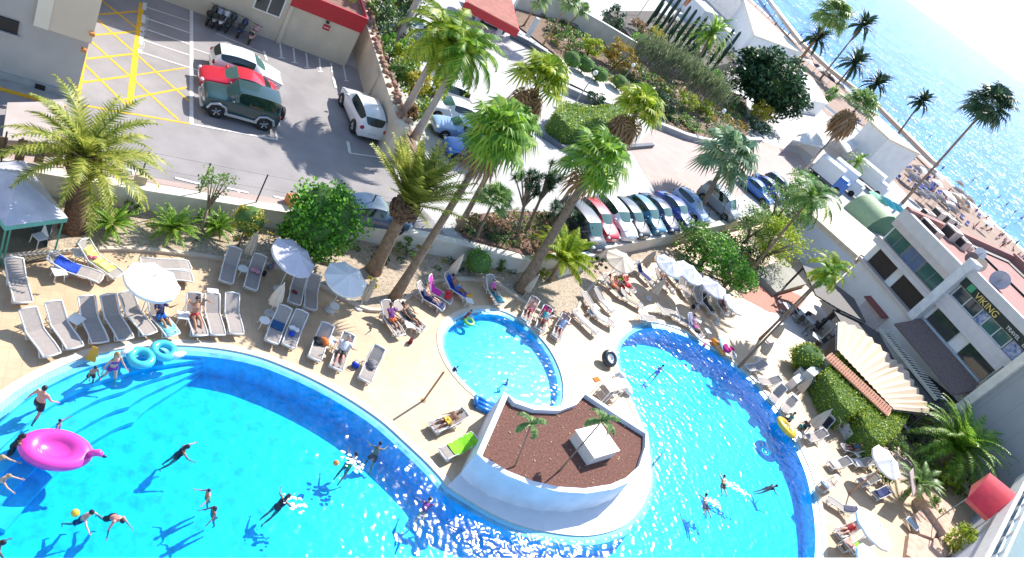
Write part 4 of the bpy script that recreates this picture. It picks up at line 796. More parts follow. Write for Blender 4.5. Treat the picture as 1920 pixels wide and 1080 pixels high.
def hedge(lab, pts, z0, z1, leaf, n=2600, s=.07, name='hedge', grp=None, seed=2):
    rng = random.Random(seed); q = [Vector(p) for p in gp(pts, (z0+z1)/2)]; c = sum(q, Vector((0, 0)))/len(q); a = thing(name, lab, 'hedge', (c.x, c.y, z0), 0, grp)
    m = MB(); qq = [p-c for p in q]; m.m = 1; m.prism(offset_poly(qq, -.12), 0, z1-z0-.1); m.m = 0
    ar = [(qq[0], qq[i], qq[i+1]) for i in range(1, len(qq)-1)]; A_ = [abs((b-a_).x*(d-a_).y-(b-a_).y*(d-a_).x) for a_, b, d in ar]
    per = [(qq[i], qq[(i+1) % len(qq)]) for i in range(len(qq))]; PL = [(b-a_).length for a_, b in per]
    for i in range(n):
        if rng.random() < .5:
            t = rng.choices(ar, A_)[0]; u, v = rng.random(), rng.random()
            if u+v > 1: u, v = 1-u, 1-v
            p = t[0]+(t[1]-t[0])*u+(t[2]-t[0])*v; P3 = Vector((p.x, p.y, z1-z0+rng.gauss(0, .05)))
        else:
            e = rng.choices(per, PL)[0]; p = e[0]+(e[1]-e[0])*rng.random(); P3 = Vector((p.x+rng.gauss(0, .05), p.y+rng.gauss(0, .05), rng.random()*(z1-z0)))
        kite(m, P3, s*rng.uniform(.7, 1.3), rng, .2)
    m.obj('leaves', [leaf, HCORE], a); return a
# --- palms
palm('feather', 'big date palm with a thick shaggy trunk at the left wall', (135, 428), .1, (158, 300), 3.8, 3.3, L_DATE, .42, BOOTS, n=38, seed=1, emax=82, emin=-4, droop=74, bulb=.55, taper=.95, lw=.11)
palm('feather', 'date palm with a brown pineapple shaped top and upright fronds above the car park wall', (700, 508), .1, (762, 385), 4.5, 3.5, L_DATE, .36, n=58, seed=2, emax=88, emin=36, droop=24, ll=.2, bulb=.66, taper=.8, lw=.11)
palm('fan', 'tallest leaning palm rooted in the pale rocks beside the paddling pool', (738, 560), .1, (930, 252), 9.2, 2.2, L_GREEN, .24, n=30, seed=3, bend=-.05, taper=.6, droop=.45, dead=.35)
palm('fan', 'slim palm just behind the tallest leaning palm', (858, 432), CZ, (962, 240), 7.4, 1.9, L_GREEN, .17, n=26, seed=4, bend=0, taper=.8, droop=.45)
palm('fan', 'thick trunked fan palm rising from the bed left of the red car', (975, 545), .1, (1118, 302), 8.0, 2.3, L_GREEN, .34, n=32, seed=5, bend=0, taper=.6, droop=.35, dead=.25)
palm('fan', 'fan palm with a big brown dead skirt above the dark low wall', (985, 262), CZ, (1008, 160), 6.5, 2.7, L_LIME, .25, n=26, seed=6, dead=1.3, emin=15, droop=.4)
palm('fan', 'second brown skirted fan palm at the edge of the pink forecourt', (1165, 276), CZ, (1192, 212), 5.2, 2.9, L_LIME, .25, n=28, seed=7, dead=1.2, emin=10, droop=.4)
palm('fan', 'blue green fan palm growing beside the silver grey van', (1308, 402), CZ, (1362, 296), 5.6, 3.3, L_BLUE, .26, n=32, seed=8, droop=.4, emin=-30)
palm('fan', 'short fan palm in the red soil beside the road', (893, 446), 1.3, (925, 376), 3.6, 1.3, L_FAN, .09, n=26, seed=9, emin=-10, droop=.15)
palm('royal', 'royal palm with a pale smooth trunk and bright crown nearest the retaining wall top', (757, 212), 2.6, (832, 72), 8.2, 3.1, L_LIME, .24, PALE, n=32, seed=10, taper=.75, bend=.05)
palm('royal', 'royal palm with a pale trunk standing over the blue cars', (778, 258), 2.4, (868, 98), 8.2, 3.1, L_GREEN, .26, PALE, n=34, seed=11, taper=.7, bend=.05)
palm('royal', 'pale trunk cut off by the top edge of the photo', (742, 88), 2.6, (840, -120), 10.5, 3.0, L_GREEN, .3, PALE, n=20, seed=12, bend=.05)
palm('feather', 'bushy palm in front of the white building and cacti', (1298, 132), 2.75, (1335, 62), 8.0, 3.8, L_GREEN, .2, n=34, seed=13, droop=80, lw=.16)
for i, (b, c, cz, r, lf, lab, k) in enumerate((((1490, 122), (1562, 32), 14, 3.4, L_FAN, 'tallest beach palm at the top with a green rounded crown', 'fan'), ((1538, 148), (1617, 48), 14, 3.6, L_DARK, 'dark beach palm with a stiff crown at the top right of the group', 'feather'), ((1570, 158), (1602, 118), 7.5, 3.8, L_DARK, 'short thick beach palm in the middle of the sea front group', 'feather'), ((1612, 190), (1644, 158), 6, 3.4, L_DARK, 'low beach palm with drooping fronds right of the group', 'feather'),
        ((1685, 250), (1728, 190), 9.0, 2.9, L_DARK, 'lone dark palm against the sea between the groups', 'feather'), ((1688, 385), (1852, 200), 19, 3.0, L_DARK, 'far right tall thin palm against the glittering sea', 'fan'), ((1497, 118), (1532, 72), 8.5, 3.2, L_DARK, 'dark palm half hidden behind the tallest beach palm', 'feather'))):
    palm(k, lab, b, .6, c, cz, r*1.38, lf, .22, seed=20+i, grp='palms along the beach', droop=None if k == 'fan' else 55, n=42, emin=-30, emax=80, lw=.42, dead=.0, bend=0)
palm('fan', 'tall thin palm with a dark brown skirt beside the white shade canopies', (1498, 332), CZ, (1606, 204), 9.8, 3.6, L_FAN, .12, n=24, seed=30, dead=1.3, emin=10, bend=0)
palm('royal', 'palm with an open green crown leaning over the cream annex', (1388, 532), 0, (1520, 372), 9.0, 3.0, L_SHRUB, .14, seed=31, n=20, bend=0)
palm('royal', 'slender palm rising above the dark slatted pergola', (1425, 636), 0, (1556, 505), 6.8, 2.2, L_LIME, .10, seed=32, n=20, bend=0)
palm('royal', 'thin palm over the pergola terrace', (1385, 688), 0, (1553, 512), 7.2, 1.6, L_GREEN, .09, seed=33, n=14, bend=0)
for i, (b, c, cz, r, lab) in enumerate((((982, 48), (1012, -2), 5.5, 1.5, 'first thin palm by the red gate canopy'), ((1018, 84), (1066, 4), 7, 1.6, 'second and tallest thin palm in front of the grey retaining wall'), ((1058, 58), (1090, 20), 4.5, 1.3, 'third thin palm, nearest the dark pine, in front of the grey retaining wall'))):
    palm('fan', lab, b, 1.25, c, cz, r, L_FAN, .1, seed=40+i, n=22, grp='thin palms by the grey retaining wall')
palm('royal', 'little withered palm on the left half of the gravel roof', (965, 876), 1.34, (996, 795), 3.4, .9, L_FAN, .035, n=6, seed=50, droop=125, bend=.1)
palm('royal', 'little palm leaning over the white hatch on the gravel roof', (1048, 884), 1.34, (1128, 790), 4.2, 1.0, L_FAN, .04, n=7, seed=51, droop=115, bend=0)
palm('feather', 'huge feathery palm clump at the foot of the blank grey wall', (1752, 880), 0, (1790, 838), 2.2, 4.3, L_GREEN, .4, n=64, seed=52, emax=80, emin=-6, droop=75, lw=.13, cat='palm clump')
palm('feather', 'dark fronded palm beside the pink rocks', (1700, 925), 0, (1718, 905), 1.3, 2.2, L_SHRUB, .2, n=26, seed=53, emax=70, emin=0, droop=70)
palm('feather', 'small palm next to the delivery truck', (1598, 322), CZ, (1606, 305), 3.5, 2.4, L_GREEN, .14, n=22, seed=54, droop=75, lw=.12)
palm('royal', 'bright yellow green feathery palm in front of the thick fan palm trunk', (1030, 528), .1, (1052, 488), 1.8, 2.6, L_LIME, .14, n=26, seed=55, droop=70, emin=25)
for i, (px, r, lab) in enumerate((((203, 432), 1.1, 'cycad nearest the big date palm'), ((318, 440), 1.35, 'widest cycad in the middle of the rock bed'), ((402, 438), 1.0, 'cycad beside the sparse little tree'))):
    palm('feather', lab, px, .1, (px[0]+6, px[1]-12), .55, r, L_GREEN, .16, n=34, seed=60+i, emax=70, emin=-2, droop=45, cat='cycad', name='cycad', grp='cycads in the rock bed', lw=.05)
for i, (b, c, cz, lab) in enumerate((((968, 452), (992, 342), 4.4, 'dragon tree with a dark tufted head beside the thick palm trunk'), ((985, 436), (1032, 332), 5.0, 'taller dragon tree with a dark tufted head behind the first'), ((1030, 440), (1045, 395), 2.4, 'stunted dragon tree at the edge of the red soil'))):
    B = G(*b, 1.3); a = thing('dragon_tree', lab, 'tree', B, 0, 'dragon trees in the red soil'); rng = random.Random(i); T_ = G(*c, cz)-B; m = MB(); m.smooth = True; m.tube([(0, 0, -.1), T_*.45, T_*.6], [.13, .1, .09], 7); lf = MB()
    for k in range(15):
        e = T_+Vector((rng.gauss(0, .5), rng.gauss(0, .5), rng.gauss(0, .35))); m.tube([T_*.58, (T_*.6+e)/2, e], [.07, .05, .04], 5, False)
        for j in range(64):
            d = Vector((rng.gauss(0, 1), rng.gauss(0, 1), rng.gauss(.4, .8))).normalized(); s_ = d.cross(Vector((0, 0, 1))).normalized()*.05; lf.add([e-s_, e+s_, e+d*rng.uniform(.35, .6)], [(0, 1, 2)])
    m.obj('trunk', BARK, a); lf.obj('crown', L_DARK, a)
# --- broadleaf
bush('large dense bright green bushy tree overlapping the garden wall', (628, 500), .1, 4.9, 2.05, L_TREE, 8500, .12, .05, 'tree', name='bushy_tree', seed=3, core=.72, top=(604, 412), nclump=110, rx=1.9)
bush('round yellow leaved bush clipped on a slanting stem', (442, 468), .1, 2.5, .82, L_YEL, 1900, .06, 1.0, 'topiary', name='topiary_bush', seed=4, core=.8, top=(469, 411), nclump=50, limbs=2)
bush('sparse little tree with few leaves in front of the fence post', (368, 452), .1, 3.9, .95, L_SHRUB, 420, .075, 1.9, 'tree', name='sparse_tree', seed=5, top=(408, 340), nclump=18, limbs=7)
bush('lower leafy shoots at the foot of the sparse little tree', (378, 432), .1, 1.5, .5, L_SHRUB, 260, .08, .2, seed=6)
bush('round dark green ball bush in front of the garden wall', (883, 512), .1, 1.75, .84, L_TREE, 2300, .06, .15, 'topiary', name='ball_bush', seed=7, core=.85, nclump=70)
for i, (px, h, r, lf, lab) in enumerate((((180, 402), 1.3, .8, L_LIME, 'leafy yellow green shrub directly right of the date palm trunk'), ((240, 405), 1.0, .5, L_SHRUB, 'low green shrub under the wall between the first two cycads'), ((465, 445), .8, .4, L_SHRUB, 'tiny shrub under the yellow topiary'), ((760, 478), 1.1, .8, L_SHRUB, 'shrub in the shade right of the pineapple palm trunk'), ((785, 470), .9, .5, L_YEL, 'yellowish low shrub between the two leaning palms'), ((695, 540), .6, .45, L_YEL, 'yellow green tuft at the foot of the pineapple palm'), ((935, 510), 1.3, .35, L_SHRUB, 'thin sapling right of the ball bush'), ((1120, 500), .9, .6, L_DK, 'purple shaded shrub below the white block on the wall'), ((1215, 492), .6, .4, L_ORG, 'reddish dry shrub by the closed umbrella under the wall'), ((1015, 520), .7, .4, L_LIME, 'low lime tuft beside the thick palm trunk'))):
    bush(lab, px, .1, h, r, lf, 420, .07, .1, seed=70+i, grp='small shrubs in the rock bed')
for i, (px, h, r, lf, n, lab, cat) in enumerate((((1310, 500), 3.6, 2.6, L_TREE, 2600, 'leafy green shrub hanging over the wall behind the patterned umbrellas', 'shrub'), ((1355, 540), 3.0, 2.3, L_TREE, 2200, 'dark green shrub in front of the red paving', 'shrub'), ((1290, 470), 2.8, 2.2, L_SHRUB, 1600, 'bright shrub against the end of the wall posts', 'shrub'), ((1420, 490), 5.0, 3.2, L_LIME, 3000, 'yellow green tree beside the cream annex wall', 'tree'), ((1440, 425), 5.2, 3.2, L_SHRUB, 3000, 'tree with yellow tips in front of the truck', 'tree'), ((1480, 390), 4.8, 3.0, L_TREE, 2600, 'green tree between the parked blue cars and the truck', 'tree'), ((1395, 455), 3.8, 2.3, L_SHRUB, 1600, 'small tree behind the wall end beside the white van', 'tree'))):
    bush(lab, px, 0 if i in (0, 1, 3) else .5, h, r, lf, n, .13, .7, cat, name='garden_tree' if cat == 'tree' else 'shrub', seed=90+i, nclump=55)
for i, (px, z, h, r, lf, n, lab) in enumerate((((1063, 126), 1.3, 1.9, 1.05, L_TREE, 1100, 'first ball shrub from the red gate canopy'), ((1089, 136), 1.3, 1.9, 1.1, L_TREE, 1100, 'second ball shrub with a sunny yellow top'), ((1116, 152), 1.3, 1.7, 1.1, L_TREE, 1000, 'third ball shrub behind the white stones'), ((1154, 166), 1.3, 1.7, 1.1, L_LIME, 1000, 'last ball shrub next to the weeping grey hedge'))):
    bush(lab, px, z, h, r, lf, n, .09, .1, 'topiary', name='ball_shrub', seed=110+i, core=.85, grp='ball shrubs by the white stones', nclump=40)
for i, (px, z, h, r, lf, n, s, lab) in enumerate((((1150, 128), 1.25, 3.2, 2.6, L_ORG, 2000, .15, 'orange and yellow bush behind the ball shrubs'), ((1100, 105), 1.25, 2.6, 2.0, L_LIME, 1300, .15, 'yellow green bush left of the orange bush'), ((1128, 70), 1.25, 4.6, 1.9, L_DK, 1500, .15, 'dark pine like tree in front of the grey retaining wall'), ((1062, 92), 1.25, 2.4, 1.6, L_SHRUB, 900, .13, 'green bush at the foot of the thin palms'), ((1190, 108), 1.25, 3.4, 2.2, L_TREE, 1500, .16, 'green shrub leaning on the white capped wall'), ((1225, 78), 2.8, 2.2, 1.8, L_YEL, 800, .16, 'yellow flowering shrub at the end of the cactus bed'), ((1290, 108), 2.0, 2.4, 1.6, L_OL, 900, .15, 'grey green shrub in front of the cacti'), ((1195, 62), 2.8, 1.6, 2.0, L_DEAD, 900, .16, 'dry brown scrub in the bed left of the cacti'),
        ((1345, 172), 1.2, 4.5, 2.3, L_OL, 1900, .16, 'round grey green tree left of the huge dark tree'), ((1315, 170), 1.2, 4.2, 2.0, L_TREE, 1500, .16, 'dense green tree at the end of the weeping hedge'), ((1275, 205), 1.2, 2.6, 1.5, L_LIME, 900, .13, 'bright yellow green bush above the flower bed'), ((1310, 215), 1.2, 2.4, 1.6, L_LIME, 900, .14, 'second yellow green bush by the street lamp'), ((1245, 215), 1.2, 2.4, 1.7, L_DK, 1000, .13, 'dark shrub behind the brown skirted forecourt palm'), ((1290, 238), 1.3, 1.0, 2.2, L_SHRUB, 1100, .12, 'low flowering shrubs inside the white kerb wall'), ((1410, 232), CZ, 3.6, 1.9, L_YEL, 900, .2, 'golden leaved bush below the huge dark tree'), ((1445, 215), CZ, 3.6, 1.3, L_YEL, 500, .26, 'golden plant with big upright leaves'), ((1412, 248), CZ, 2., 2.2, L_DK, 1000, .16, 'dark green shrub under the golden bush'), ((1545, 192), 1.2, 4.2, 1.3, L_TREE, 700, .2, 'small round topped tree in front of the promenade house'), ((1110, 200), CZ, 1.5, 1.2, L_DK, 600, .13, 'dark bush in the gap of the blue shaded wall'))):
    bush(lab, px, z, h, r, lf, n, s, .3, seed=130+i, nclump=28)
bush('huge dark green tree beside the white complex', (1420, 208), 1.2, 9.6, 6.2, L_DK, 9000, .38, .8, 'tree', name='dark_tree', seed=160, core=.45, nclump=110, top=(1450, 152))
# weeping casuarina hedge
rng = random.Random(5); B = G(1250, 200, 1.25); wh = thing('weeping_hedge', 'long weeping grey green hedge with bare hanging twigs', 'hedge', B); m = MB(); tw_ = MB()
for i in range(3300):
    t = rng.random(); q = G(1175+t*150, 128+t*88, 1.25)-B; p = Vector((q.x+rng.gauss(0, .9), q.y+rng.gauss(0, .9), 4.3+rng.gauss(0, .7)-abs(t-.5)*1.2)); d = Vector((rng.gauss(0, .3), rng.gauss(0, .3), -1)); s_ = Vector((rng.gauss(0, 1), rng.gauss(0, 1), 0)).normalized()*.07; L = rng.uniform(.4, .95)
    m.add([p-s_, p+s_, p+d*L], [(0, 1, 2)])
for i in range(420):
    t = rng.random(); q = G(1175+t*150, 128+t*88, 1.25)-B; p = Vector((q.x+rng.gauss(0, .8), q.y+rng.gauss(0, .8), rng.uniform(2.2, 4.4))); tw_.tube([p, p+Vector((rng.gauss(0, .2)-.2, rng.gauss(0, .2)-.3, -rng.uniform(.8, 2.0)))], .03, 3, False)
m.obj('foliage', L_OL, wh); struct(tw_.obj('twigs', mt('grey_twig', (.22, .18, .15), .9, .3, 3), wh), 'stuff')
# clipped hedges
hedge('dark clipped hedge with a yellow top behind the dark low wall', [(1030, 225), (1048, 205), (1110, 216), (1165, 206), (1172, 240), (1120, 262), (1060, 258)], CZ, 3.0, L_HEDGE, 3000, .12, seed=3)
hedge('front clipped box hedge below the orange tile capped wall', [(1528, 712), (1556, 676), (1592, 702), (1640, 750), (1618, 776), (1580, 792), (1556, 768)], 0, 2.0, L_HEDGE, 5200, .085, seed=4, grp='clipped hedges by the tiled wall')
hedge('rear clipped box hedge nearest the open end of the fan awning', [(1595, 792), (1632, 752), (1660, 762), (1688, 792), (1668, 822), (1636, 850), (1612, 830)], 0, 2.0, L_HEDGE, 5200, .085, seed=5, grp='clipped hedges by the tiled wall')
bush('rounded clipped bush casting an oval shadow beside the pergola', (1494, 690), 0, 2.3, 1.5, L_HEDGE, 3600, .085, .1, 'topiary', name='ball_bush', seed=170, core=.9, nclump=130, hollow=.92, rx=1.25)
bush('small green bush at the open end of the box hedge', (1665, 845), 0, 1.6, 1.2, L_SHRUB, 1100, .09, .1, seed=171)
bush('bright green bush by the pink rocks at the bottom edge', (1790, 1048), 0, 2.6, 1.9, L_LIME, 2300, .12, .2, seed=172, nclump=40)
bush('small dark ball bush by the restaurant wall', (1652, 628), 0, 1.5, .8, L_DK, 700, .09, .1, 'topiary', name='ball_bush', seed=173, core=.8)
for i, (px, h, r, lf, lab) in enumerate((((1640, 890), 1.2, 1.1, L_SHRUB, 'leafy plant beside the white open umbrella on the right terrace'), ((1715, 870), 1.5, 1.3, L_SHRUB, 'mid green plant left of the feathery palm clump'), ((1735, 955), 1.3, 1.0, L_SHRUB, 'plant with pale flowers above the pink rocks'), ((1760, 905), 1.6, 1.5, L_LIME, 'yellowish undergrowth below the feathery palm clump'), ((1700, 820), 1.2, 1.0, L_OL, 'olive shrub beside the fan awning end'))):
    bush(lab, px, 0, h, r, lf, 900, .11, .1, seed=180+i, grp='plants on the right terrace')
# garden strip on the retaining wall top
for i, (px, h, r, lf, lab) in enumerate((((700, 45), 3.0, 1.6, L_SHRUB, 'green bush at the top of the retaining wall by the red roof'), ((725, 75), 3.0, 1.5, L_DK, 'dark bush beside the pale trunk at the top edge'), ((728, 110), 2.2, 1.2, L_TREE, 'dense green bush in the middle of the wall top strip'), ((752, 132), 2.8, 1.3, L_LIME, 'yellow leaved bush by the parked dark car'), ((742, 160), 2.4, 1.1, L_SHRUB, 'shrub just above the rocks of the wall top'), ((768, 178), 2.2, 1.0, L_YEL, 'golden bush between the royal palm trunks'), ((805, 190), 2.2, .9, L_LIME, 'light green shrub in front of the white pickup'), ((762, 225), 1.2, .6, L_DEAD, 'dry brown plant near the end of the rock topped wall'), ((735, 20), 4., 1.8, L_DK, 'tall dark bush at the top edge left of the royal palms'), ((772, 40), 3.5, 1.5, L_SHRUB, 'bush behind the royal palm crowns'))):
    bush(lab, px, 2.6 if i < 6 else 2.2, h, r, lf, 1000, .12, .2, seed=200+i, grp='bushes along the retaining wall top')
bush('yellow bush growing on the red trimmed roof', (655, 2), 4.8, 1.3, .8, L_YEL, 500, .1, .1, seed=220)
# row of columnar cacti
CACT = mt('cactus_green', (.03, .07, .045), .8, .3, 6)
for i, (b, h) in enumerate((((1212, 48), 7), ((1222, 56), 5.5), ((1232, 62), 8), ((1242, 66), 4.5), ((1247, 82), 6), ((1258, 88), 6), ((1268, 94), 5.5), ((1277, 100), 6), ((1285, 106), 5), ((1300, 124), 4), ((1322, 128), 6.5), ((1335, 132), 6.5))):
    p = G(*b, 2.75); a = thing('columnar_cactus', 'tall dark columnar cactus standing in a row against the white building', 'cactus', p, i*.7, 'row of columnar cacti'); m = MB(); m.smooth = True
    m.tube([(0, 0, -.1), (0, 0, h*.6), (.05, 0, h*.95), (.05, 0, h)], [.24, .25, .2, .05], 9); m.obj('stem', CACT, a)
    m = MB(); m.smooth = True; hh_ = h*(.2+.06*(i % 4)); m.tube([(0, 0, hh_), (.35, 0, hh_+.25), (.4, 0, hh_+.6), (.4, 0, hh_+h*.35)], [.12, .16, .17, .06], 8); m.obj('arm', CACT, a)

undergrowth('undergrowth', [(1040, 100), (1062, 130), (1130, 150), (1190, 190), (1240, 228), (1335, 255), (1395, 250), (1395, 190), (1310, 140), (1195, 90), (1060, 16), (1000, 0)], 1.25, 380, [L_SHRUB, L_DK, L_OL, L_TREE, L_ORG], 1.1, 1)
undergrowth('undergrowth', [(1195, 75), (1250, 100), (1310, 128), (1380, 108), (1330, 70), (1240, 30)], 2.75, 110, [L_DK, L_SHRUB, L_OL, L_DEAD], 1.1, 2)
undergrowth('undergrowth', [(862, 410), (950, 398), (1050, 402), (1060, 465), (985, 472), (870, 440)], 1.3, 130, [L_SHRUB, L_DEAD, L_DK], .55, 3)
undergrowth('undergrowth', [(690, 30), (700, 60), (760, 190), (790, 240), (800, 190), (770, 90), (770, 0), (700, -10)], 2.4, 110, [L_SHRUB, L_DK, L_TREE, L_LIME], .9, 4)
undergrowth('undergrowth', [(1240, 470), (1290, 455), (1375, 430), (1440, 470), (1430, 520), (1390, 548), (1330, 510), (1280, 490)], .3, 90, [L_TREE, L_SHRUB, L_DK], 1.0, 5)
undergrowth('undergrowth', [(160, 400), (260, 405), (430, 425), (520, 440), (700, 470), (840, 490), (960, 500), (960, 515), (840, 505), (700, 492), (520, 458), (420, 440), (260, 418), (160, 412)], .1, 45, [L_SHRUB, L_DK, L_YEL], .45, 6)
undergrowth('undergrowth', [(1690, 780), (1760, 760), (1850, 800), (1880, 900), (1800, 930), (1740, 900), (1700, 850)], 0, 90, [L_SHRUB, L_TREE, L_DK, L_LIME], 1.0, 7)
undergrowth('undergrowth', [(1480, 380), (1530, 350), (1560, 380), (1500, 420), (1440, 440), (1420, 420)], .8, 60, [L_TREE, L_SHRUB, L_LIME], 1.1, 8)
# ------------------------------------------------------------------ vehicles
TYRE = mt('tyre_rubber', (.02, .02, .022), .8); RIMM = mt('alloy_rim', (.45, .46, .48), .3, .05, 5, metal=.8); CARGLASS = glass('car_glass', (.012, .03, .03), .04); SHIELD = glass('windscreen_glass', (.05, .13, .115), .06)
LAMPW = mt('headlamp_lens', (.62, .64, .66), .15); LAMPR = mt('tail_lamp_lens', (.35, .01, .015), .2); TRIMB = mt('black_trim', (.02, .02, .022), .5)
def paint(name, col, met=0.): return mt('paint_'+name, col, .32, .03, 1, metal=met, coat=.7)
KINDS = {  # x fraction, shoulder, half width, roof (0 = none)
 'hatch': (4.1, 1.76, 1.48, [(0, .40, .74, 0), (.03, .50, .90, 0), (.14, .585, .97, 0), (.27, .65, 1., 0), (.44, .67, 1., .95), (.60, .67, 1., 1.), (.76, .68, .99, .985), (.91, .69, .96, .90), (.975, .64, .92, 0), (1., .42, .84, 0)], .31),
 'sedan': (4.5, 1.80, 1.44, [(0, .40, .72, 0), (.03, .50, .90, 0), (.15, .60, .97, 0), (.29, .66, 1., 0), (.43, .67, 1., .95), (.55, .68, 1., 1.), (.66, .68, .99, .98), (.78, .69, .98, .86), (.88, .70, .95, 0), (.97, .66, .90, 0), (1., .42, .82, 0)], .32),
 'suv': (4.4, 1.86, 1.66, [(0, .38, .78, 0), (.03, .50, .92, 0), (.14, .62, .98, 0), (.26, .66, 1., 0), (.42, .67, 1., .95), (.58, .67, 1., 1.), (.78, .69, .99, .985), (.92, .70, .95, .89), (.98, .62, .92, 0), (1., .40, .86, 0)], .36),
 'van': (4.6, 1.90, 1.92, [(0, .36, .80, 0), (.03, .46, .93, 0), (.10, .56, .98, 0), (.17, .60, 1., 0), (.33, .62, 1., .96), (.50, .62, 1., 1.), (.80, .62, 1., 1.), (.95, .62, .98, .96), (.985, .55, .97, 0), (1., .36, .92, 0)], .34),
 'jeep': (4.15, 1.78, 1.86, [(0, .40, .82, 0), (.02, .52, .94, 0), (.05, .60, .97, 0), (.20, .62, .98, 0), (.31, .64, 1., 0), (.40, .65, 1., .97), (.56, .65, 1., 1.), (.78, .65, 1., 1.), (.95, .65, .98, .97), (.985, .60, .97, 0), (1., .36, .92, 0)], .39)}
def car_proto(kind):
    L, W, H, st, wr = KINDS[kind]; m = MB(); n = len(st); rows = 9; rw = .80 if kind in ('van', 'jeep') else .74
    for x, sh, hw, rf in st:
        X = L/2-x*L; w_ = W/2*hw; zs = sh*H; zb = .24 if 0 < x < 1 else .34
        top = [(w_*rw, rf*H), (0, rf*H+.03)] if rf else [(w_*.62, zs+.035), (0, zs+.06)]
        half = [(w_*.93, zb), (w_*1.0, .36*H), (w_*.985, zs*.93), (w_*.95, zs)]+top
        for y, z in half[:-1]: m.v.append((X, y, z))
        m.v.append((X, 0, half[-1][1]))
        for y, z in reversed(half[:-1]): m.v.append((X, -y, z))
    K = 11
    def face(i, a, mi): m.f.append([i*K+a, i*K+a+1, (i+1)*K+a+1, (i+1)*K+a]); m.mi.append(mi); m.sm.append(True)
    for i in range(n-1):
        r0, r1 = st[i][3], st[i+1][3]
        for a in range(K-1):
            mi = 0
            if r0 and r1 and a in (3, 6): mi = 2 if not (kind in ('van',) and i > 5) else 0
            elif bool(r0) != bool(r1) and a in (4, 5): mi = 1 if (not r0) else 3
            face(i, a, mi)
    for i in (0, n-1): m.f.append([i*K+a for a in range(K)][::(1 if i == 0 else -1)]); m.mi.append(0); m.sm.append(True)
    for i in range(n-1): m.f.append([i*K+K-1, i*K, (i+1)*K, (i+1)*K+K-1]); m.mi.append(4); m.sm.append(False)
    tmp = m.obj('tmp', [TRIMB]*5); bm = bmesh.new(); bm.from_mesh(tmp.data); bmesh.ops.recalc_face_normals(bm, faces=bm.faces); cl = bm.edges.layers.float.new('crease_edge')
    for e in bm.edges:
        mm = {f.material_index for f in e.link_faces}
        if len(mm) > 1: e[cl] = .75
        elif all(abs(v.co.z-.24) < .12 for v in e.verts): e[cl] = .5
    bm.to_mesh(tmp.data); bm.free(); sb = tmp.modifiers.new('s', 'SUBSURF'); sb.levels = 2; sb.render_levels = 2
    dg = bpy.context.evaluated_depsgraph_get(); me = bpy.data.meshes.new_from_object(tmp.evaluated_get(dg)); bpy.data.objects.remove(tmp)
    root = bpy.data.objects.new('parked_car', None); COL.objects.link(root); root['category'] = 'car'; root['label'] = ''
    V = [tuple(v.co) for v in me.vertices]; side = {1: [], 2: [], 3: [], 5: []}; body = []
    for p in me.polygons:
        mi = p.material_index
        if mi == 2: (side[2] if p.center.y > 0 else side[5]).append(list(p.vertices))
        elif mi in (1, 3): side[mi].append(list(p.vertices))
        else: body.append((list(p.vertices), mi))
    def sub(name, faces, mats, mis=None):
        idx = {}; o = MB()
        for k, f in enumerate(faces):
            q = []
            for v in f:
                if v not in idx: idx[v] = len(o.v); o.v.append(V[v])
                q.append(idx[v])
            o.f.append(q); o.mi.append(mis[k] if mis else 0); o.sm.append(True)
        return o
    o = sub('body', [f for f, _ in body], None, [1 if mi == 4 else 0 for _, mi in body]); o.m = 1; o.smooth = False
    wx = (L/2-.19*L, -L/2+.19*L)
    for x in wx:
        for s in (-1, 1):
            M = Matrix.Rotation(rad(90)*s, 3, 'X'); o.lathe([(.01, 0), (wr*1.16, 0), (wr*1.2, -.12)], (x, s*(W/2+.008)*-1*-1, wr*1.02), 20, Matrix.Rotation(rad(-90)*s, 3, 'X'))
    if kind == 'jeep':
        o.m = 2
        for s in (-1, 1):
            o.obox((0, s*(W/2+.03), .42), (L*.42, .08, .16), ch=.02)
            for x in wx: o.tube([(x-.5, s*(W/2+.03), .5), (x-.38, s*(W/2+.04), .80), (x, s*(W/2+.05), .92), (x+.38, s*(W/2+.04), .80), (x+.5, s*(W/2+.03), .5)], .07, 6)
        o.obox((L/2-.02, 0, .5), (.16, W*.95, .2), ch=.04); o.obox((-L/2+.02, 0, .5), (.16, W*.95, .2), ch=.04)
    b = o.obj('body', [paint('white', (.72, .73, .75)), TRIMB, mt('silver_cladding', (.42, .44, .48), .4, metal=.4)], root)
    sub('w', side[1], None).obj('windscreen', SHIELD, root); sub('w', side[2], None).obj('side_window', CARGLASS, root); sub('w', side[5], None).obj('side_window', CARGLASS, root); sub('w', side[3], None).obj('rear_window', CARGLASS, root)
    def wheel(x, y, z, s, M=None):
        M = M or Matrix.Rotation(rad(-90)*s, 3, 'X'); t = MB(); t.smooth = True; t.lathe([(wr*.62, -.1), (wr*.97, -.1), (wr, -.05), (wr, .07), (wr*.95, .11), (wr*.62, .1)], (x, y, z), 20, M); t.smooth = False
        w = t.obj('wheel', TYRE, root); r = MB(); r.lathe([(.01, .07), (wr*.16, .08), (wr*.2, .05), (wr*.5, .05), (wr*.63, .09)], (x, y, z), 20, M)
        for k in range(5):
            a = k*2*math.pi/5; d = M@Vector((math.cos(a), math.sin(a), 0)); c = Vector((x, y, z))+M@Vector((0, 0, .085)); r.tube([c+d*wr*.1, c+d*wr*.62], .035, 4)
        r.obj('rim', RIMM, w)
    for x in wx:
        for s in (-1, 1): wheel(x, s*(W/2-.08), wr, s)
    if kind == 'jeep': wheel(-L/2-.12, .1, .95, 1, Matrix.Rotation(rad(-90), 3, 'Y'))
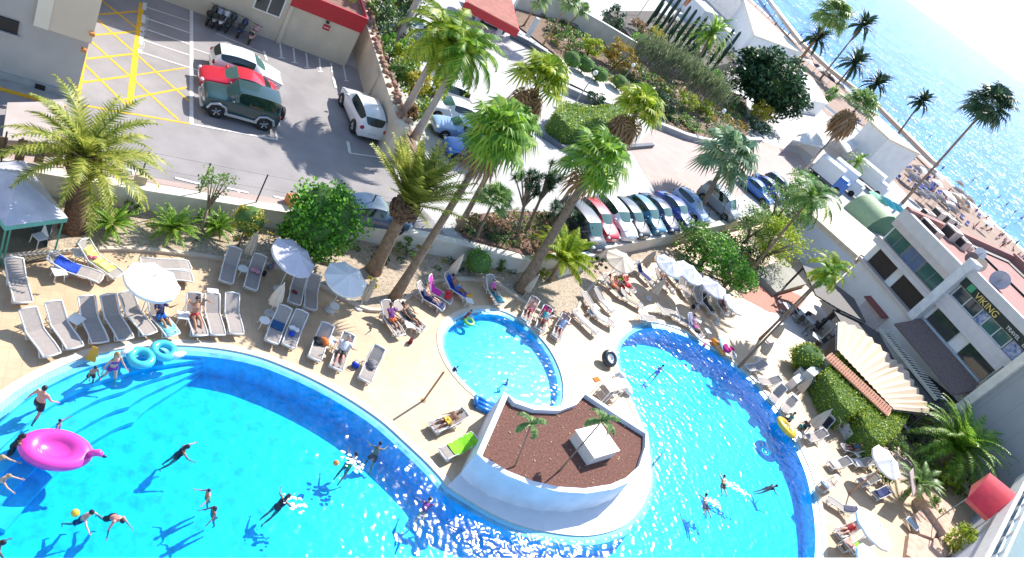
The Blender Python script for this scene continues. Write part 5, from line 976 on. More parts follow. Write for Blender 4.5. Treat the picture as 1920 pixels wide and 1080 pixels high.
    for s in (-1, 1):
        q = MB(); q.smooth = True; q.ell((L/2-.12, s*W*.36, .44*H), (.13, .19, .09), 10, 6); q.obj('headlight', LAMPW, root)
        q = MB(); q.smooth = True; q.ell((-L/2+.10, s*W*.39, .52*H), (.10, .14, .13), 10, 6); q.obj('tail_light', LAMPR, root)
        q = MB(); q.smooth = True; q.ell((L/2-L*.34, s*(W/2+.07), .68*H), (.09, .13, .08), 8, 6); q.obj('mirror', b.data.materials[0], root)
    for x in (L/2+.005, -L/2-.005): q = MB(); q.obox((x, 0, .36*H), (.02, .5, .11)); q.obj('number_plate', LAMPW, root)
    return root
PROTO = {}
def car(kind, lab, px, hd, pm, z=CZ, dx=0, dy=0, grp=None, cat='car', glassroof=False, scale=None, xy=None):
    first = kind not in PROTO
    if first: PROTO[kind] = car_proto(kind)
    p = Vector((*xy, z)) if xy else G(*px, z)+Vector((dx, dy, 0)); p.z = z+.012
    r = dup(PROTO[kind], p, rad(hd), lab, grp, scale); r['category'] = cat; r.name = 'parked_car'
    for k in kids(r):
        if k.name.split('.')[0] in ('body', 'mirror'): k.material_slots[0].link = 'OBJECT'; k.material_slots[0].material = pm
        if glassroof and k.name.startswith('rear_window'): pass
    return r
WHT, RED, GRN_, BLU, LBL, NAVY, DGR, SIL, TEAL = paint('white', (.7, .71, .73)), paint('red', (.50, .008, .03)), paint('bottle_green', (.008, .045, .05)), paint('blue', (.03, .16, .55)), paint('light_blue', (.28, .42, .66)), paint('navy', (.012, .03, .11)), paint('dark_grey', (.03, .038, .045)), paint('silver', (.36, .38, .42), .3), paint('turquoise', (.02, .16, .26))
jp = G(445, 233, CZ)
car('jeep', 'dark green off-roader with a spare wheel on its tail and silver cladding', None, 183, GRN_, xy=(jp.x, jp.y+.92))
car('sedan', 'red car parked between the green off-roader and the white hatchback', None, 184, RED, xy=(jp.x+.05, jp.y+3.25), scale=.98)
car('hatch', 'white hatchback facing away from the hatching beside the red car', None, 3, WHT, xy=(jp.x+.55, jp.y+5.35), scale=1.02)
car('suv', 'white car with dark rear glass parked alone against the rock topped wall', (664, 226), 97, WHT, dx=.3, dy=.1, scale=1.06)
car('sedan', 'dark blue car parked close behind the garden wall under the pineapple palm', (694, 396), 10, paint('slate_blue', (.05, .09, .16)), dx=-.3, dy=-1.0)
b0 = G(872, 296, CZ)
for k, (kd, pm, lab, ox) in enumerate((('hatch', BLU, 'bright blue hatchback at the near end of the row under the royal palms', .2), ('sedan', LBL, 'light blue saloon next to the bright blue hatchback', 0), ('hatch', WHT, 'white hatchback third from the near end of the royal palm row', -.1), ('suv', WHT, 'white pickup like car behind the royal palm trunk', -.2), ('sedan', WHT, 'white saloon with a dark windscreen under the royal palm crown', 0), ('suv', SIL, 'pale silver car half hidden by the royal palm crown', .2), ('hatch', DGR, 'dark car near the far end of the royal palm row', .3), ('sedan', WHT, 'white car at the far end of the royal palm row', .3))):
    car(kd, lab, None, 182, pm, xy=(b0.x+ox, b0.y+k*2.55), grp='cars parked below the royal palms')
for kd, px, pm, hd, lab in (('van', (1078, 440), DGR, -72, 'dark grey van with a pale roof at the near end of the wall row'), ('hatch', (1113, 424), RED, -72, 'red hatchback parked nose to the wall beside the fan palm trunk'), ('suv', (1143, 421), WHT, -72, 'white car parked right of the red hatchback'), ('hatch', (1173, 420), DGR, -71, 'dark car right of the white car by the wall'), ('hatch', (1203, 414), TEAL, -70, 'turquoise blue car in the middle of the wall row'), ('sedan', (1228, 409), NAVY, -69, 'navy saloon in the wall row right of the turquoise car'), ('sedan', (1258, 404), paint('royal_blue', (.03, .07, .32)), -68, 'royal blue saloon in the wall row'), ('hatch', (1288, 396), LBL, -68, 'light blue hatchback at the right end of the wall row'),
        ('van', (1340, 392), SIL, -62, 'silver grey van with a white roof under the blue green fan palm'), ('sedan', (1412, 364), BLU, -60, 'blue car left of its twin behind the yellow green tree'), ('sedan', (1434, 360), paint('royal_blue', (.03, .07, .32)), -60, 'darker blue car right of its twin behind the yellow green tree'), ('hatch', (1455, 356), DGR, -60, 'black car almost hidden by the green tree')):
    car(kd, lab, px, hd, pm, grp='cars parked along the garden wall')
car('sedan', 'dark car under the red gate canopy', (905, 25), 180, DGR); car('hatch', 'white car in the shade of the red gate canopy', (915, 45), 178, WHT)
# delivery trucks by the annex
def truck(lab, px, hd, bodym, cabm, L=6.2, z=CZ):
    p = G(*px, z); a = thing('delivery_truck', lab, 'truck', (p.x, p.y, z), rad(hd), 'trucks behind the annex'); m = MB(); m.obox((-.7, 0, 1.75), (L-1.9, 2.2, 2.3), ch=.04); m.obj('cargo_box', bodym, a)
    m = MB(); m.obox((L/2-.85, 0, 1.15), (1.7, 2.1, 1.5), ch=.12); m.obox((L/2-1.0, 0, 1.95), (1.3, 1.95, .5), ch=.15); m.obj('cab', cabm, a)
    m = MB(); m.obox((L/2-.38, 0, 1.75), (.1, 1.8, .7), ry=rad(-25)); m.obj('windscreen', SHIELD, a); m = MB(); m.obox((-.2, 0, .55), (L-.8, 1.9, .2)); m.obj('chassis', TRIMB, a)
    for x in (L/2-.9, -L/2+1.2):
        for s in (-1, 1):
            m = MB(); m.lathe([(.02, -.12), (.42, -.12), (.45, 0), (.42, .12), (.02, .12)], (x, s*.95, .45), 14, Matrix.Rotation(rad(90), 3, 'X')); m.obj('wheel', TYRE, a)
truck('white box truck with a blue tinted side near the beach pavilion', (1618, 345), -62, WHT, WHT, 7); truck('white and blue van truck on the left of the trucks', (1545, 342), -55, WHT, BLU, 5.6); truck('white truck in the middle of the trucks', (1572, 348), -55, WHT, WHT, 5.8)
# motor scooters along the back wall
SEATB = mt('black_seat', (.015, .015, .016), .6)
def scooter(lab, px, col, hd):
    p = G(*px, CZ); p.z = CZ+.02; a = thing('motor_scooter', lab, 'motor scooter', p, rad(hd), 'scooters along the back wall')
    for x in (-.62, .62):
        m = MB(); m.torus((x, 0, .27), .21, .065, 18, 8, Matrix.Rotation(rad(90), 3, 'X')); w_ = m.obj('wheel', TYRE, a); m = MB(); m.lathe([(.01, -.03), (.15, -.03), (.15, .03), (.01, .03)], (x, 0, .27), 10, Matrix.Rotation(rad(90), 3, 'X')); m.obj('rim', RIMM, w_)
    m = MB(); m.smooth = True; m.tube([(-.85, 0, .6), (-.5, 0, .62), (-.15, 0, .5), (.0, 0, .28), (.25, 0, .26), (.42, 0, .55), (.5, 0, .92)], [.08, .17, .18, .14, .13, .12, .1], 8); m.ell((.5, 0, .75), (.08, .2, .3), 8, 6); m.obj('body', col, a)
    m = MB(); m.obox((-.4, 0, .80), (.75, .28, .12), ch=.04); m.obj('seat', SEATB, a); m = MB(); m.bar((.5, 0, .9), (.44, 0, 1.06), .03); m.bar((.42, -.33, 1.05), (.42, .33, 1.05), .02); m.obj('handlebar', TRIMB, a)
    m = MB(); m.bar((.5, 0, .8), (.62, 0, .27), .03); m.obj('fork', STEEL, a); m = MB(); m.obox((-.82, 0, .95), (.3, .32, .26), ch=.05); m.obj('top_box', SEATB, a)
for px, col, lab in (((392, 42), DGR, 'black motor scooter at the left end of the row'), ((402, 47), SIL, 'silver motor scooter second from the left'), ((414, 51), WHT, 'white motor scooter in the middle of the row'), ((428, 56), DGR, 'dark motor scooter right of the white one'), ((449, 66), NAVY, 'navy motor scooter standing apart from the left group'), ((470, 78), paint('pale_pink', (.5, .3, .3)), 'pale motor scooter at the right end of the row')):
    scooter(lab, px, col, 72)
for k in list(PROTO.values()):
    for c in list(k.children_recursive): bpy.data.objects.remove(c)
    bpy.data.objects.remove(k)
# ------------------------------------------------------------------ sun loungers, parasols, tables, floats, fence posts, lamps
LFR = mt('lounger_plastic', (.68, .67, .65), .45, .03, 3); SLING = mt('taupe_sling', (.33, .285, .26), .8, .08, 8, .15, 120)
LP = {}
BACK = {'up': 52, 'mid': 36, 'low': 20, 'flat': 3}
def contour(v):
    a = rad(BACK[v]); pts = [(0, .30), (.12, .335), (.45, .36), (.85, .335), (1.18, .33)]; return pts+[(1.18+math.cos(a)*.82*t, .33+math.sin(a)*.82*t) for t in (.15, .5, 1.)]
def lounger_proto(v):
    c = contour(v); r = bpy.data.objects.new('sun_lounger', None); COL.objects.link(r); r['category'] = 'sun lounger'; r['label'] = ''
    def slab_(pts, w, th, nm, mat):
        m = MB(); m.smooth = False; n = len(pts); v_ = [(x, y, z+dz) for dz in (0, -th) for x, z in pts for y in (-w, w)]
        m.add(v_, [(2*i, 2*i+2, 2*i+3, 2*i+1) for i in range(n-1)]+[(2*n+2*i, 2*n+2*i+1, 2*n+2*i+3, 2*n+2*i+2) for i in range(n-1)]); return m.obj(nm, mat, r)
    slab_(c[:5], .27, .012, 'seat', SLING); slab_(c[5:] if 0 else [c[4]]+c[5:], .26, .012, 'backrest', SLING)
    for s in (-1, 1):
        m = MB(); m.smooth = True; m.tube([(x, s*.30, z) for x, z in c], [(.036, .03)]*len(c), 8, up=(0, s, 0)); m.obj('side_rail', LFR, r)
    m = MB(); m.smooth = True; m.tube([(0, -.30, .30), (-.035, 0, .30), (0, .30, .30)], .034, 8); m.obj('foot_rail', LFR, r); m = MB(); m.smooth = True; m.tube([(c[-1][0], -.30, c[-1][1]), (c[-1][0]+.05, 0, c[-1][1]+.02), (c[-1][0], .30, c[-1][1])], .034, 8); m.obj('head_rail', LFR, r)
    for x in (.30, 1.22):
        m = MB(); m.smooth = True; m.tube([(x, -.30, .32), (x-.10, -.29, .05), (x-.10, -.24, .02), (x-.10, .24, .02), (x-.10, .29, .05), (x, .30, .32)], .028, 7); m.obj('leg', LFR, r)
    m = MB(); m.smooth = True; bx, bz = c[6]; m.tube([(bx, -.27, bz), (bx+.12, -.27, .18), (1.2, -.27, .2)], .02, 6); m.tube([(bx, .27, bz), (bx+.12, .27, .18), (1.2, .27, .2)], .02, 6); m.tube([(bx+.12, -.27, .18), (bx+.12, .27, .18)], .02, 6); m.obj('back_support', LFR, r)
    return r
LOUNGE = {}
def lounger(key, F, H, v, lab, z=0.03):
    if v not in LP: LP[v] = lounger_proto(v)
    p = G(*F, z+.31); q = G(*H, z+contour(v)[-1][1]); d = (q-p); a = math.atan2(d.y, d.x); r = dup(LP[v], Vector((p.x, p.y, z)), a, lab, 'sun loungers round the pools'); r.name = 'sun_lounger'
    LOUNGE[key] = (r.location.copy(), a, v); return r
for key, F, H, v, lab in (('a1', (98, 665), (62, 592), 'mid', 'leftmost taupe lounger of the front row at the big pool'), ('a2', (141, 651), (106, 575), 'mid', 'second taupe lounger from the left end of the front row'), ('a3', (188, 641), (168, 568), 'mid', 'third lounger of the front row, half shaded, left of the white low table gap'), ('a4', (236, 635), (208, 562), 'mid', 'fourth lounger of the front row, mostly in shade'), ('a5', (282, 625), (240, 553), 'mid', 'fifth lounger of the front row with only its back in shade'),
        ('a6', (325, 628), (300, 565), 'up', 'lounger under a person with a turquoise towel over the foot end'), ('a7', (376, 628), (368, 560), 'up', 'lounger carrying the woman in a red bikini'), ('a8', (409, 627), (402, 562), 'mid', 'lounger striped by light and shade right of the sunbathing woman'), ('a9', (444, 625), (438, 558), 'mid', 'last lounger of the front row, deep in shade'),
        ('b1', (44, 566), (27, 487), 'low', 'lone taupe lounger below the gazebo'), ('b2', (190, 522), (112, 484), 'low', 'lounger with a royal blue towel over its back'), ('b3', (222, 517), (178, 466), 'mid', 'lounger with a yellow patterned towel'), ('b4', (356, 498), (268, 492), 'flat', 'lounger lying flat behind the white parasol'), ('b5', (360, 520), (300, 512), 'flat', 'flat lounger partly covered by the white parasol'),
        ('c1', (424, 528), (440, 472), 'mid', 'shaded lounger left of the small round white table'), ('c2', (470, 540), (487, 485), 'mid', 'shaded lounger with a pink cushion right of the small round white table'), ('c3', (552, 568), (566, 518), 'mid', 'shaded lounger under the lilac parasol'), ('c4', (582, 578), (591, 527), 'mid', 'shaded lounger right of the lilac parasol one'),
        ('d1', (509, 640), (534, 580), 'mid', 'lounger with a dark blue towel by the pool'), ('d2', (541, 648), (566, 587), 'mid', 'lounger with a white and blue bundle next to the dark blue towel'), ('d3', (590, 672), (614, 612), 'mid', 'lounger with an orange and black bag'), ('d4', (630, 690), (654, 630), 'mid', 'lounger carrying the reclining man in black shorts'), ('d5', (684, 712), (712, 652), 'mid', 'lounger with a grey bundle standing apart on the sunny deck'),
        ('e1', (752, 628), (733, 578), 'mid', 'lounger carrying the woman in a purple top'), ('e2', (795, 618), (757, 578), 'low', 'lounger carrying the large person in black'), ('e3', (832, 578), (793, 536), 'mid', 'lounger with a navy towel and pale legs on it'), ('e4', (846, 565), (812, 522), 'up', 'lounger with a bright pink towel on the raised back'), ('e5', (880, 560), (848, 520), 'mid', 'lounger carrying the tanned person on a blue towel'), ('e6', (940, 570), (930, 532), 'mid', 'lounger with a teal towel beside the kerb of the rock bed'),
        ('f1', (985, 600), (1005, 558), 'mid', 'lounger at the far end of the paddling pool with a sleeper'), ('f2', (1012, 618), (1028, 578), 'mid', 'lounger with a magenta cushion by the paddling pool'), ('f3', (1043, 632), (1063, 590), 'mid', 'lounger under the group of three by the paddling pool'), ('f4', (1120, 625), (1085, 590), 'flat', 'flat lounger pointing at the space between the pools'), ('f5', (1122, 592), (1097, 552), 'flat', 'lounger beside two white stools near the rocks'), ('f6', (1150, 585), (1128, 550), 'low', 'white backed lounger right of the two stools'), ('f7', (1190, 548), (1165, 515), 'low', 'lounger crowded with people in red under the cream parasol'), ('f8', (1168, 555), (1142, 522), 'low', 'lounger left of the crowd in red under the cream parasol'),
        ('g1', (1232, 600), (1188, 588), 'low', 'lounger lying across the top end of the right pool'), ('g2', (1268, 590), (1228, 572), 'low', 'second lounger lying across the top end of the right pool'), ('g3', (1222, 530), (1213, 505), 'mid', 'navy shaded lounger beside the closed parasol'), ('g4', (1258, 542), (1240, 510), 'mid', 'lounger in the shade of the patterned parasols'), ('g5', (1290, 555), (1282, 520), 'mid', 'lounger in the middle of the parasol shade strip'), ('g6', (1312, 568), (1308, 528), 'mid', 'lounger with a grey back right of the shade strip middle'), ('g7', (1338, 588), (1325, 552), 'mid', 'dark lounger near the white parasol end'), ('g8', (1362, 590), (1352, 552), 'mid', 'last lounger of the shade strip by the white parasol'),
        ('g9', (1300, 610), (1282, 588), 'mid', 'lounger near the top of the right pool with a grey cushion'), ('h1', (1318, 632), (1305, 600), 'mid', 'lounger with a black bag beside the pink towels'), ('h2', (1380, 668), (1358, 640), 'mid', 'lounger with a turquoise towel on the right pool edge'), ('i1', (1425, 715), (1450, 708), 'mid', 'small lounger by the right pool edge below the slender palm'),
        ('j1', (1448, 752), (1462, 738), 'up', 'chair like lounger close to the right pool edge'), ('j2', (1515, 822), (1552, 808), 'mid', 'lounger just right of the yellow ring'), ('j3', (1580, 838), (1622, 838), 'mid', 'shaded grey lounger below the low pale wall'), ('j4', (1600, 868), (1640, 864), 'low', 'lounger with a white towel beside the open white parasol'), ('j5', (1558, 905), (1530, 918), 'mid', 'lounger at the right pool edge with a bundle'), ('j6', (1552, 935), (1602, 952), 'mid', 'lounger with a dark grey backrest on the sunny right deck'), ('j7', (1572, 1000), (1605, 985), 'mid', 'lounger carrying the person in red near the tilted parasol'), ('j8', (1640, 930), (1680, 912), 'low', 'shaded lounger with a dark towel under the square sunshade'), ('j9', (1595, 1030), (1618, 1018), 'mid', 'lounger at the bottom edge with a lime towel'),
        ('l1', (1470, 772), (1487, 752), 'mid', 'lounger between the chair like one and the yellow ring'), ('l2', (1540, 806), (1562, 780), 'mid', 'shaded lounger under the biggest closed parasol'), ('l3', (1556, 872), (1588, 862), 'mid', 'lounger left of the open white parasol with a pale towel'), ('l4', (1402, 690), (1424, 680), 'mid', 'lounger at the foot of the slender palm by the right pool'), ('l5', (1272, 530), (1262, 500), 'mid', 'lounger directly below the white patterned parasol'), ('l6', (1325, 552), (1318, 520), 'mid', 'lounger between the blue patterned and pleated parasols'), ('l7', (1152, 610), (1130, 588), 'low', 'lounger right of the flat one near the top of the right pool'), ('l8', (1205, 575), (1180, 552), 'low', 'lounger with a beige cloth between the pools and the closed parasol'), ('l9', (1612, 905), (1645, 892), 'mid', 'lounger behind the tilted brown pole'), ('m1', (1600, 1015), (1570, 1030), 'mid', 'lounger with a coral towel at the bottom right deck'),
          ('k1', (830, 852), (884, 822), 'low', 'lounger covered by a lime green towel beside the pump house'), ('k2', (812, 802), (848, 782), 'low', 'lounger carrying the person in yellow shorts beside the pump house'), ('j0', (1588, 800), (1572, 783), 'up', 'lounger with a maroon towel against the low pale wall')):
    lounger(key, F, H, v, lab)
def drape(key, s0, s1, w, mat, lab, cat='towel', name='towel', sag=.06):
    loc, a, v = LOUNGE[key]; c = contour(v); L = [0]
    for i in range(1, len(c)): L.append(L[-1]+math.dist(c[i], c[i-1]))
    T = L[-1]; pts = []; N = 14
    for k in range(N+1):
        s = (s0+(s1-s0)*k/N)*T; i = max(j for j in range(len(L)-1) if L[j] <= s+1e-6); f = (s-L[i])/(L[i+1]-L[i]); pts.append((c[i][0]+(c[i+1][0]-c[i][0])*f, c[i][1]+(c[i+1][1]-c[i][1])*f))
    rng = random.Random(hash(key) % 999 if 0 else sum(map(ord, key))); m = MB(); m.smooth = True; ys = [-w-.03, -w, -w*.5, 0, w*.5, w, w+.03]; vv = []
    for x, z in pts:
        for j, y in enumerate(ys): vv.append((x+rng.gauss(0, .012), y+rng.gauss(0, .01), z+.045+rng.gauss(0, .010)-(sag*1.6 if j in (0, 6) else 0)))
    q = len(ys); m.add(vv, [(i*q+j, (i+1)*q+j, (i+1)*q+j+1, i*q+j+1) for i in range(N) for j in range(q-1)])
    return tag(m.obj(name, mat, None, loc, a), lab, cat)
def cloth(name, c, c2=None): return mt('cloth_'+name, c, .9, .15, 6, .3, 60, col2=c2)
TQ = cloth('turquoise', (.06, .48, .56), (.35, .65, .68)); RBL = cloth('royal_blue', (.012, .06, .48)); YPT = cloth('yellow', (.62, .55, .06), (.75, .72, .35)); NV = cloth('navy', (.015, .03, .13)); PK = cloth('hot_pink', (.62, .03, .38)); LIME = cloth('lime', (.22, .60, .02)); DBL = cloth('dark_blue', (.02, .09, .22)); WH = cloth('white', (.72, .72, .70)); TEALC = cloth('teal', (.03, .22, .27)); ORC = cloth('orange', (.62, .16, .03)); BKC = cloth('black', (.015, .015, .02)); GYC = cloth('grey', (.20, .19, .20)); REDC = cloth('red', (.55, .03, .04)); MAR = cloth('maroon', (.16, .02, .03)); MAG = cloth('magenta', (.5, .02, .2)); STR = stripes('striped_towel', (.03, .03, .22), (.5, .45, .6), .12, 1, .5)
for a in (('a6', .0, .36, .26, TQ, 'turquoise patterned towel over the foot of the lounger by the pool'), ('b2', .42, .86, .27, RBL, 'royal blue towel draped on the lounger near the gazebo'), ('b3', .15, .85, .22, YPT, 'yellow patterned towel on the lounger near the kerb'), ('e3', .0, .75, .27, NV, 'navy towel under the pale legs near the paddling pool'), ('e4', .35, .98, .27, PK, 'bright pink towel over the raised lounger back'), ('k1', .25, .98, .31, LIME, 'lime green towel beside the pump house corner'), ('d1', .38, .62, .27, DBL, 'dark blue towel across the lounger at the pool edge'), ('e6', .05, .45, .25, TEALC, 'teal towel on the lounger beside the rock bed kerb'), ('e5', .05, .9, .27, RBL, 'blue towel under the tanned sunbather'), ('j4', .1, .5, .28, WH, 'white towel on the lounger by the open white parasol'), ('j9', .3, .6, .24, LIME, 'lime towel at the bottom edge of the right terrace'), ('f6', .05, .5, .27, WH, 'white towel on the lounger right of the stools'), ('f4', .05, .9, .26, cloth('pale', (.55, .48, .44)), 'pale towel on the flat lounger between the pools'),
          ('j0', .2, .8, .25, MAR, 'maroon towel on the lounger against the low pale wall'), ('h2', .3, .98, .26, TQ, 'turquoise towel on the lounger back at the right pool'), ('h1', .3, .98, .28, STR, 'purple striped towel above the pink towels'), ('j8', .2, .9, .26, NV, 'dark towel under the square sunshade'), ('g3', .1, .9, .25, NV, 'navy towel on the shaded lounger by the closed parasol'), ('g7', .1, .9, .26, BKC, 'black towel on the dark lounger near the white parasol'), ('f2', .62, .98, .24, MAG, 'magenta cushion cloth on the lounger by the paddling pool'), ('l3', .1, .6, .27, cloth('pale', (1, 1, 1)), 'pale towel on the lounger left of the open white parasol'), ('l8', .2, .7, .27, cloth('beige', (.5, .38, .26)), 'beige cloth on the lounger between the pools'), ('m1', .1, .8, .27, cloth('coral_towel', (.62, .2, .15), (.7, .45, .38)), 'coral towel on the bottom right lounger'), ('l2', .3, .9, .26, BKC, 'black towel under the biggest closed parasol'), ('l5', .1, .6, .26, TEALC, 'teal towel below the white patterned parasol'), ('l7', .3, .9, .27, WH, 'white towel near the top of the right pool'), ('j6', .62, .98, .28, cloth('slate', (.10, .10, .15)), 'dark slate towel on the lounger backrest at the sunny right deck')):
    drape(*a)
def bundle(key, x, y, r, mat, lab, cat='bag', name='bag', z=.42, n=4):
    loc, a, v = LOUNGE[key]; rng = random.Random(int(x*100)+len(lab)); m = MB(); m.smooth = True
    for k in range(n): m.ell((rng.gauss(0, r*.35), rng.gauss(0, r*.45), rng.uniform(-.02, r*.35)), (r*rng.uniform(.5, .8), r*rng.uniform(.6, .9), r*rng.uniform(.4, .6)), 9, 6)
    for i, q in enumerate(m.v): k = 1+.14*noise.noise(Vector(q)*11); m.v[i] = (q[0]*k, q[1]*k, q[2]*k)
    o = m.obj(name, mat, None, loc+Vector((math.cos(a)*x-math.sin(a)*y, math.sin(a)*x+math.cos(a)*y, z)), a); return tag(o, lab, cat)
for a in (('d3', 1.05, .1, .22, BKC, 'black half of the bag pile on the pool side lounger'), ('d3', 1.05, -.14, .24, ORC, 'orange bag on the pool side lounger'), ('d2', .95, .02, .2, WH, 'white bundle with blue print on the lounger', 'bundle', 'bundle'), ('d2', .65, .05, .14, RBL, 'small blue cloth on the lounger beside the white bundle', 'bundle', 'bundle'), ('d5', .95, 0, .24, GYC, 'grey crumpled bundle on the sunny lounger', 'bundle', 'bundle'), ('c2', 1.15, 0, .2, cloth('pink', (.5, .25, .32)), 'pink cushion on the shaded lounger', 'cushion', 'cushion'), ('b3', 1.2, .05, .13, cloth('rose', (.6, .15, .2)), 'small rose coloured bag on the yellow towel'), ('e5', .1, -.1, .16, cloth('amber', (.65, .33, .03)), 'amber orange bag at the foot of the blue towel lounger'), ('h1', .5, .2, .2, BKC, 'black bag on the lounger beside the pink towels'), ('e4', .35, 0, .26, REDC, 'red bag on the pink towel lounger'),
          ('h2', .9, .1, .3, MAG, 'magenta bag on the right pool edge lounger'), ('j5', .9, 0, .2, WH, 'pale bundle on the right pool edge lounger', 'bundle', 'bundle'), ('g9', 1.2, 0, .2, GYC, 'grey cushion on the lounger at the top of the right pool', 'cushion', 'cushion'), ('f7', 1.3, .2, .2, LIME, 'neon green bag beside the people in red'), ('f7', .6, .25, .22, REDC, 'red bag among the people under the cream parasol'), ('f8', 1.0, 0, .24, cloth('coral', (.6, .2, .14)), 'coral cloth pile under the cream parasol', 'bundle', 'bundle'), ('c3', .6, .1, .12, MAR, 'small maroon cloth on the shaded lounger', 'bundle', 'bundle')):
    bundle(*a)
for k in LP.values():
    for c in list(k.children): bpy.data.objects.remove(c)
    bpy.data.objects.remove(k)
# parasols
POLE = mt('parasol_pole', (.6, .6, .58), .4); PCAN = mt('white_parasol', (.74, .72, .70), .75, .03, 2)
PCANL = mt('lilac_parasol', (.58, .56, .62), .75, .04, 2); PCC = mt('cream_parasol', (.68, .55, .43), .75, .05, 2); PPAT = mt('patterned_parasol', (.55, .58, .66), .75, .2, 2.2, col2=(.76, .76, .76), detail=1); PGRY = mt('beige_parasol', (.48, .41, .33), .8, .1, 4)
def parasol(lab, px, r, mat, tilt=(0, 0), h=2.15, ns=8, base=None):
    c = G(*px, h); M = (Matrix.Rotation(rad(tilt[0]), 3, 'X') @ Matrix.Rotation(rad(tilt[1]), 3, 'Y')); a = thing('parasol', lab, 'parasol', (c.x, c.y, 0), 0, 'open parasols')
    m = MB(); v = []; top = Vector((0, 0, .22)); rings = (.0, .35, .7, 1.0); n = ns*3
    for k, t in enumerate(rings[1:]):
        for i in range(n):
            sag = .045*(math.cos(i*2*math.pi/3)-1)*t; rr = r*t*(1-.035*(1-math.cos(i*2*math.pi/3))*t); v.append((rr*math.cos(2*math.pi*i/n), rr*math.sin(2*math.pi*i/n), .30*r*(1-t)**1.15-.02+sag))
    v.append((0, 0, .30*r)); f = [(i, (i+1) % n, 3*n) for i in range(n)]
    for k in range(2): f += [(k*n+i, (k+1)*n+i, (k+1)*n+(i+1) % n, k*n+(i+1) % n) for i in range(n)]
    f = [tuple(reversed(q)) if len(q) == 4 and 0 else q for q in f]; vl = [v[2*n+i] for i in range(n)]; 
    m.add([M@Vector(q)+Vector((0, 0, h)) for q in v], f); m.add([M@Vector(q)+Vector((0, 0, h)) for q in vl]+[M@(Vector(q)*1.005-Vector((0, 0, .12)))+Vector((0, 0, h)) for q in vl], [(i, n+i, n+(i+1) % n, (i+1) % n) for i in range(n)]); m.obj('canopy', mat, a)
    m = MB(); m.bar((0, 0, 0), (0, 0, h), .022, 8); m.tube([(0, 0, h), M@Vector((0, 0, .30*r+.08))+Vector((0, 0, h))], .02, 6); m.obj('pole', POLE, a)
    m = MB(); m.smooth = True; m.lathe([(.01, .0), (.26, .0), (.26, .06), (.2, .12), (.05, .14), (.04, .3)], n=16); m.obj('base', mt('parasol_base', (.6, .58, .55), .7), a)
    for i in range(ns):
        q = M@Vector((r*.95*math.cos(2*math.pi*i/ns), r*.95*math.sin(2*math.pi*i/ns), -.03))+Vector((0, 0, h)); m = MB(); m.bar(M@Vector((0, 0, .26*r))+Vector((0, 0, h)), q, .010, 4); m.obj('rib', POLE, a)
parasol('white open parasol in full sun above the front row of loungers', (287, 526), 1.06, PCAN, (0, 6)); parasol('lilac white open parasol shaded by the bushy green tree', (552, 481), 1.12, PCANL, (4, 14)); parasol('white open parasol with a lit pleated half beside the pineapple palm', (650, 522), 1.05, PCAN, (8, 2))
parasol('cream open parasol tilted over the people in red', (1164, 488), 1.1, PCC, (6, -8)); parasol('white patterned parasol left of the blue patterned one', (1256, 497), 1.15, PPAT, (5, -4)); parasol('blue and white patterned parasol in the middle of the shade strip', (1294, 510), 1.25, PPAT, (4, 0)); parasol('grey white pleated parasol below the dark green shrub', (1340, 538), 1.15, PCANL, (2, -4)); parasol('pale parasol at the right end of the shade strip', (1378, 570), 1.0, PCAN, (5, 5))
parasol('white open parasol tilted beside the feathery palm clump', (1664, 866), 1.25, PCAN, (10, -2)); parasol('white parasol tilted almost edge on near the bottom edge', (1641, 991), 1.35, PCAN, (2, 4)); parasol('white parasol cut by the parapet at the bottom edge', (1634, 1052), 1.0, PCAN, (10, 0))
def closed(lab, base, h, r, mat, z=0):
    p = G(*base, z); a = thing('closed_parasol', lab, 'parasol', (p.x, p.y, z), 0, 'closed parasols'); m = MB(); n = 16; pr = [(.35, r), (.6, r*.85), (.85, r*.5), (1., .03)]; v = []
    for t, rr in pr:
        for i in range(n): k = rr*(1 if i % 2 else .68); v.append((k*math.cos(2*math.pi*i/n), k*math.sin(2*math.pi*i/n), h*t))
    m.add(v, [(k*n+i, k*n+(i+1) % n, (k+1)*n+(i+1) % n, (k+1)*n+i) for k in range(3) for i in range(n)]); m.obj('folded_canopy', mat, a)
    m = MB(); m.bar((0, 0, 0), (0, 0, h+.06), .022); m.obj('pole', POLE, a); m = MB(); m.lathe([(.01, 0), (.24, 0), (.22, .08), (.04, .1)], n=14); m.obj('base', mt('parasol_base', (1, 1, 1)), a)
for lab, b, h, r, mt_ in (('closed cream parasol under the yellow topiary bush', (458, 492), 1.9, .26, PGRY), ('closed cream parasol with loose folds in the deep shade', (505, 588), 1.9, .3, PCC), ('closed beige parasol in front of the round ball bush', (836, 528), 2.1, .26, PCC), ('closed beige parasol beside the lit pleated parasol', (672, 578), 2.1, .24, PGRY), ('closed beige parasol beside the thick fan palm trunk', (978, 560), 2., .22, PGRY), ('closed beige parasol left of the white patterned parasol', (1200, 507), 2.0, .36, PGRY), ('closed parasol at the sunny edge of the shade strip', (1216, 560), 2., .34, PGRY), ('closed brown parasol on the white terrace', (1440, 640), 2., .4, PGRY), ('closed parasol at the foot of the slender palm', (1420, 672), 1.8, .34, PGRY), ('largest closed parasol near the yellow ring', (1508, 812), 2.6, .36, PGRY), ('closed parasol by the white counter', (1488, 742), 1.9, .3, PGRY)):
    closed(lab, b, h, r, mt_)
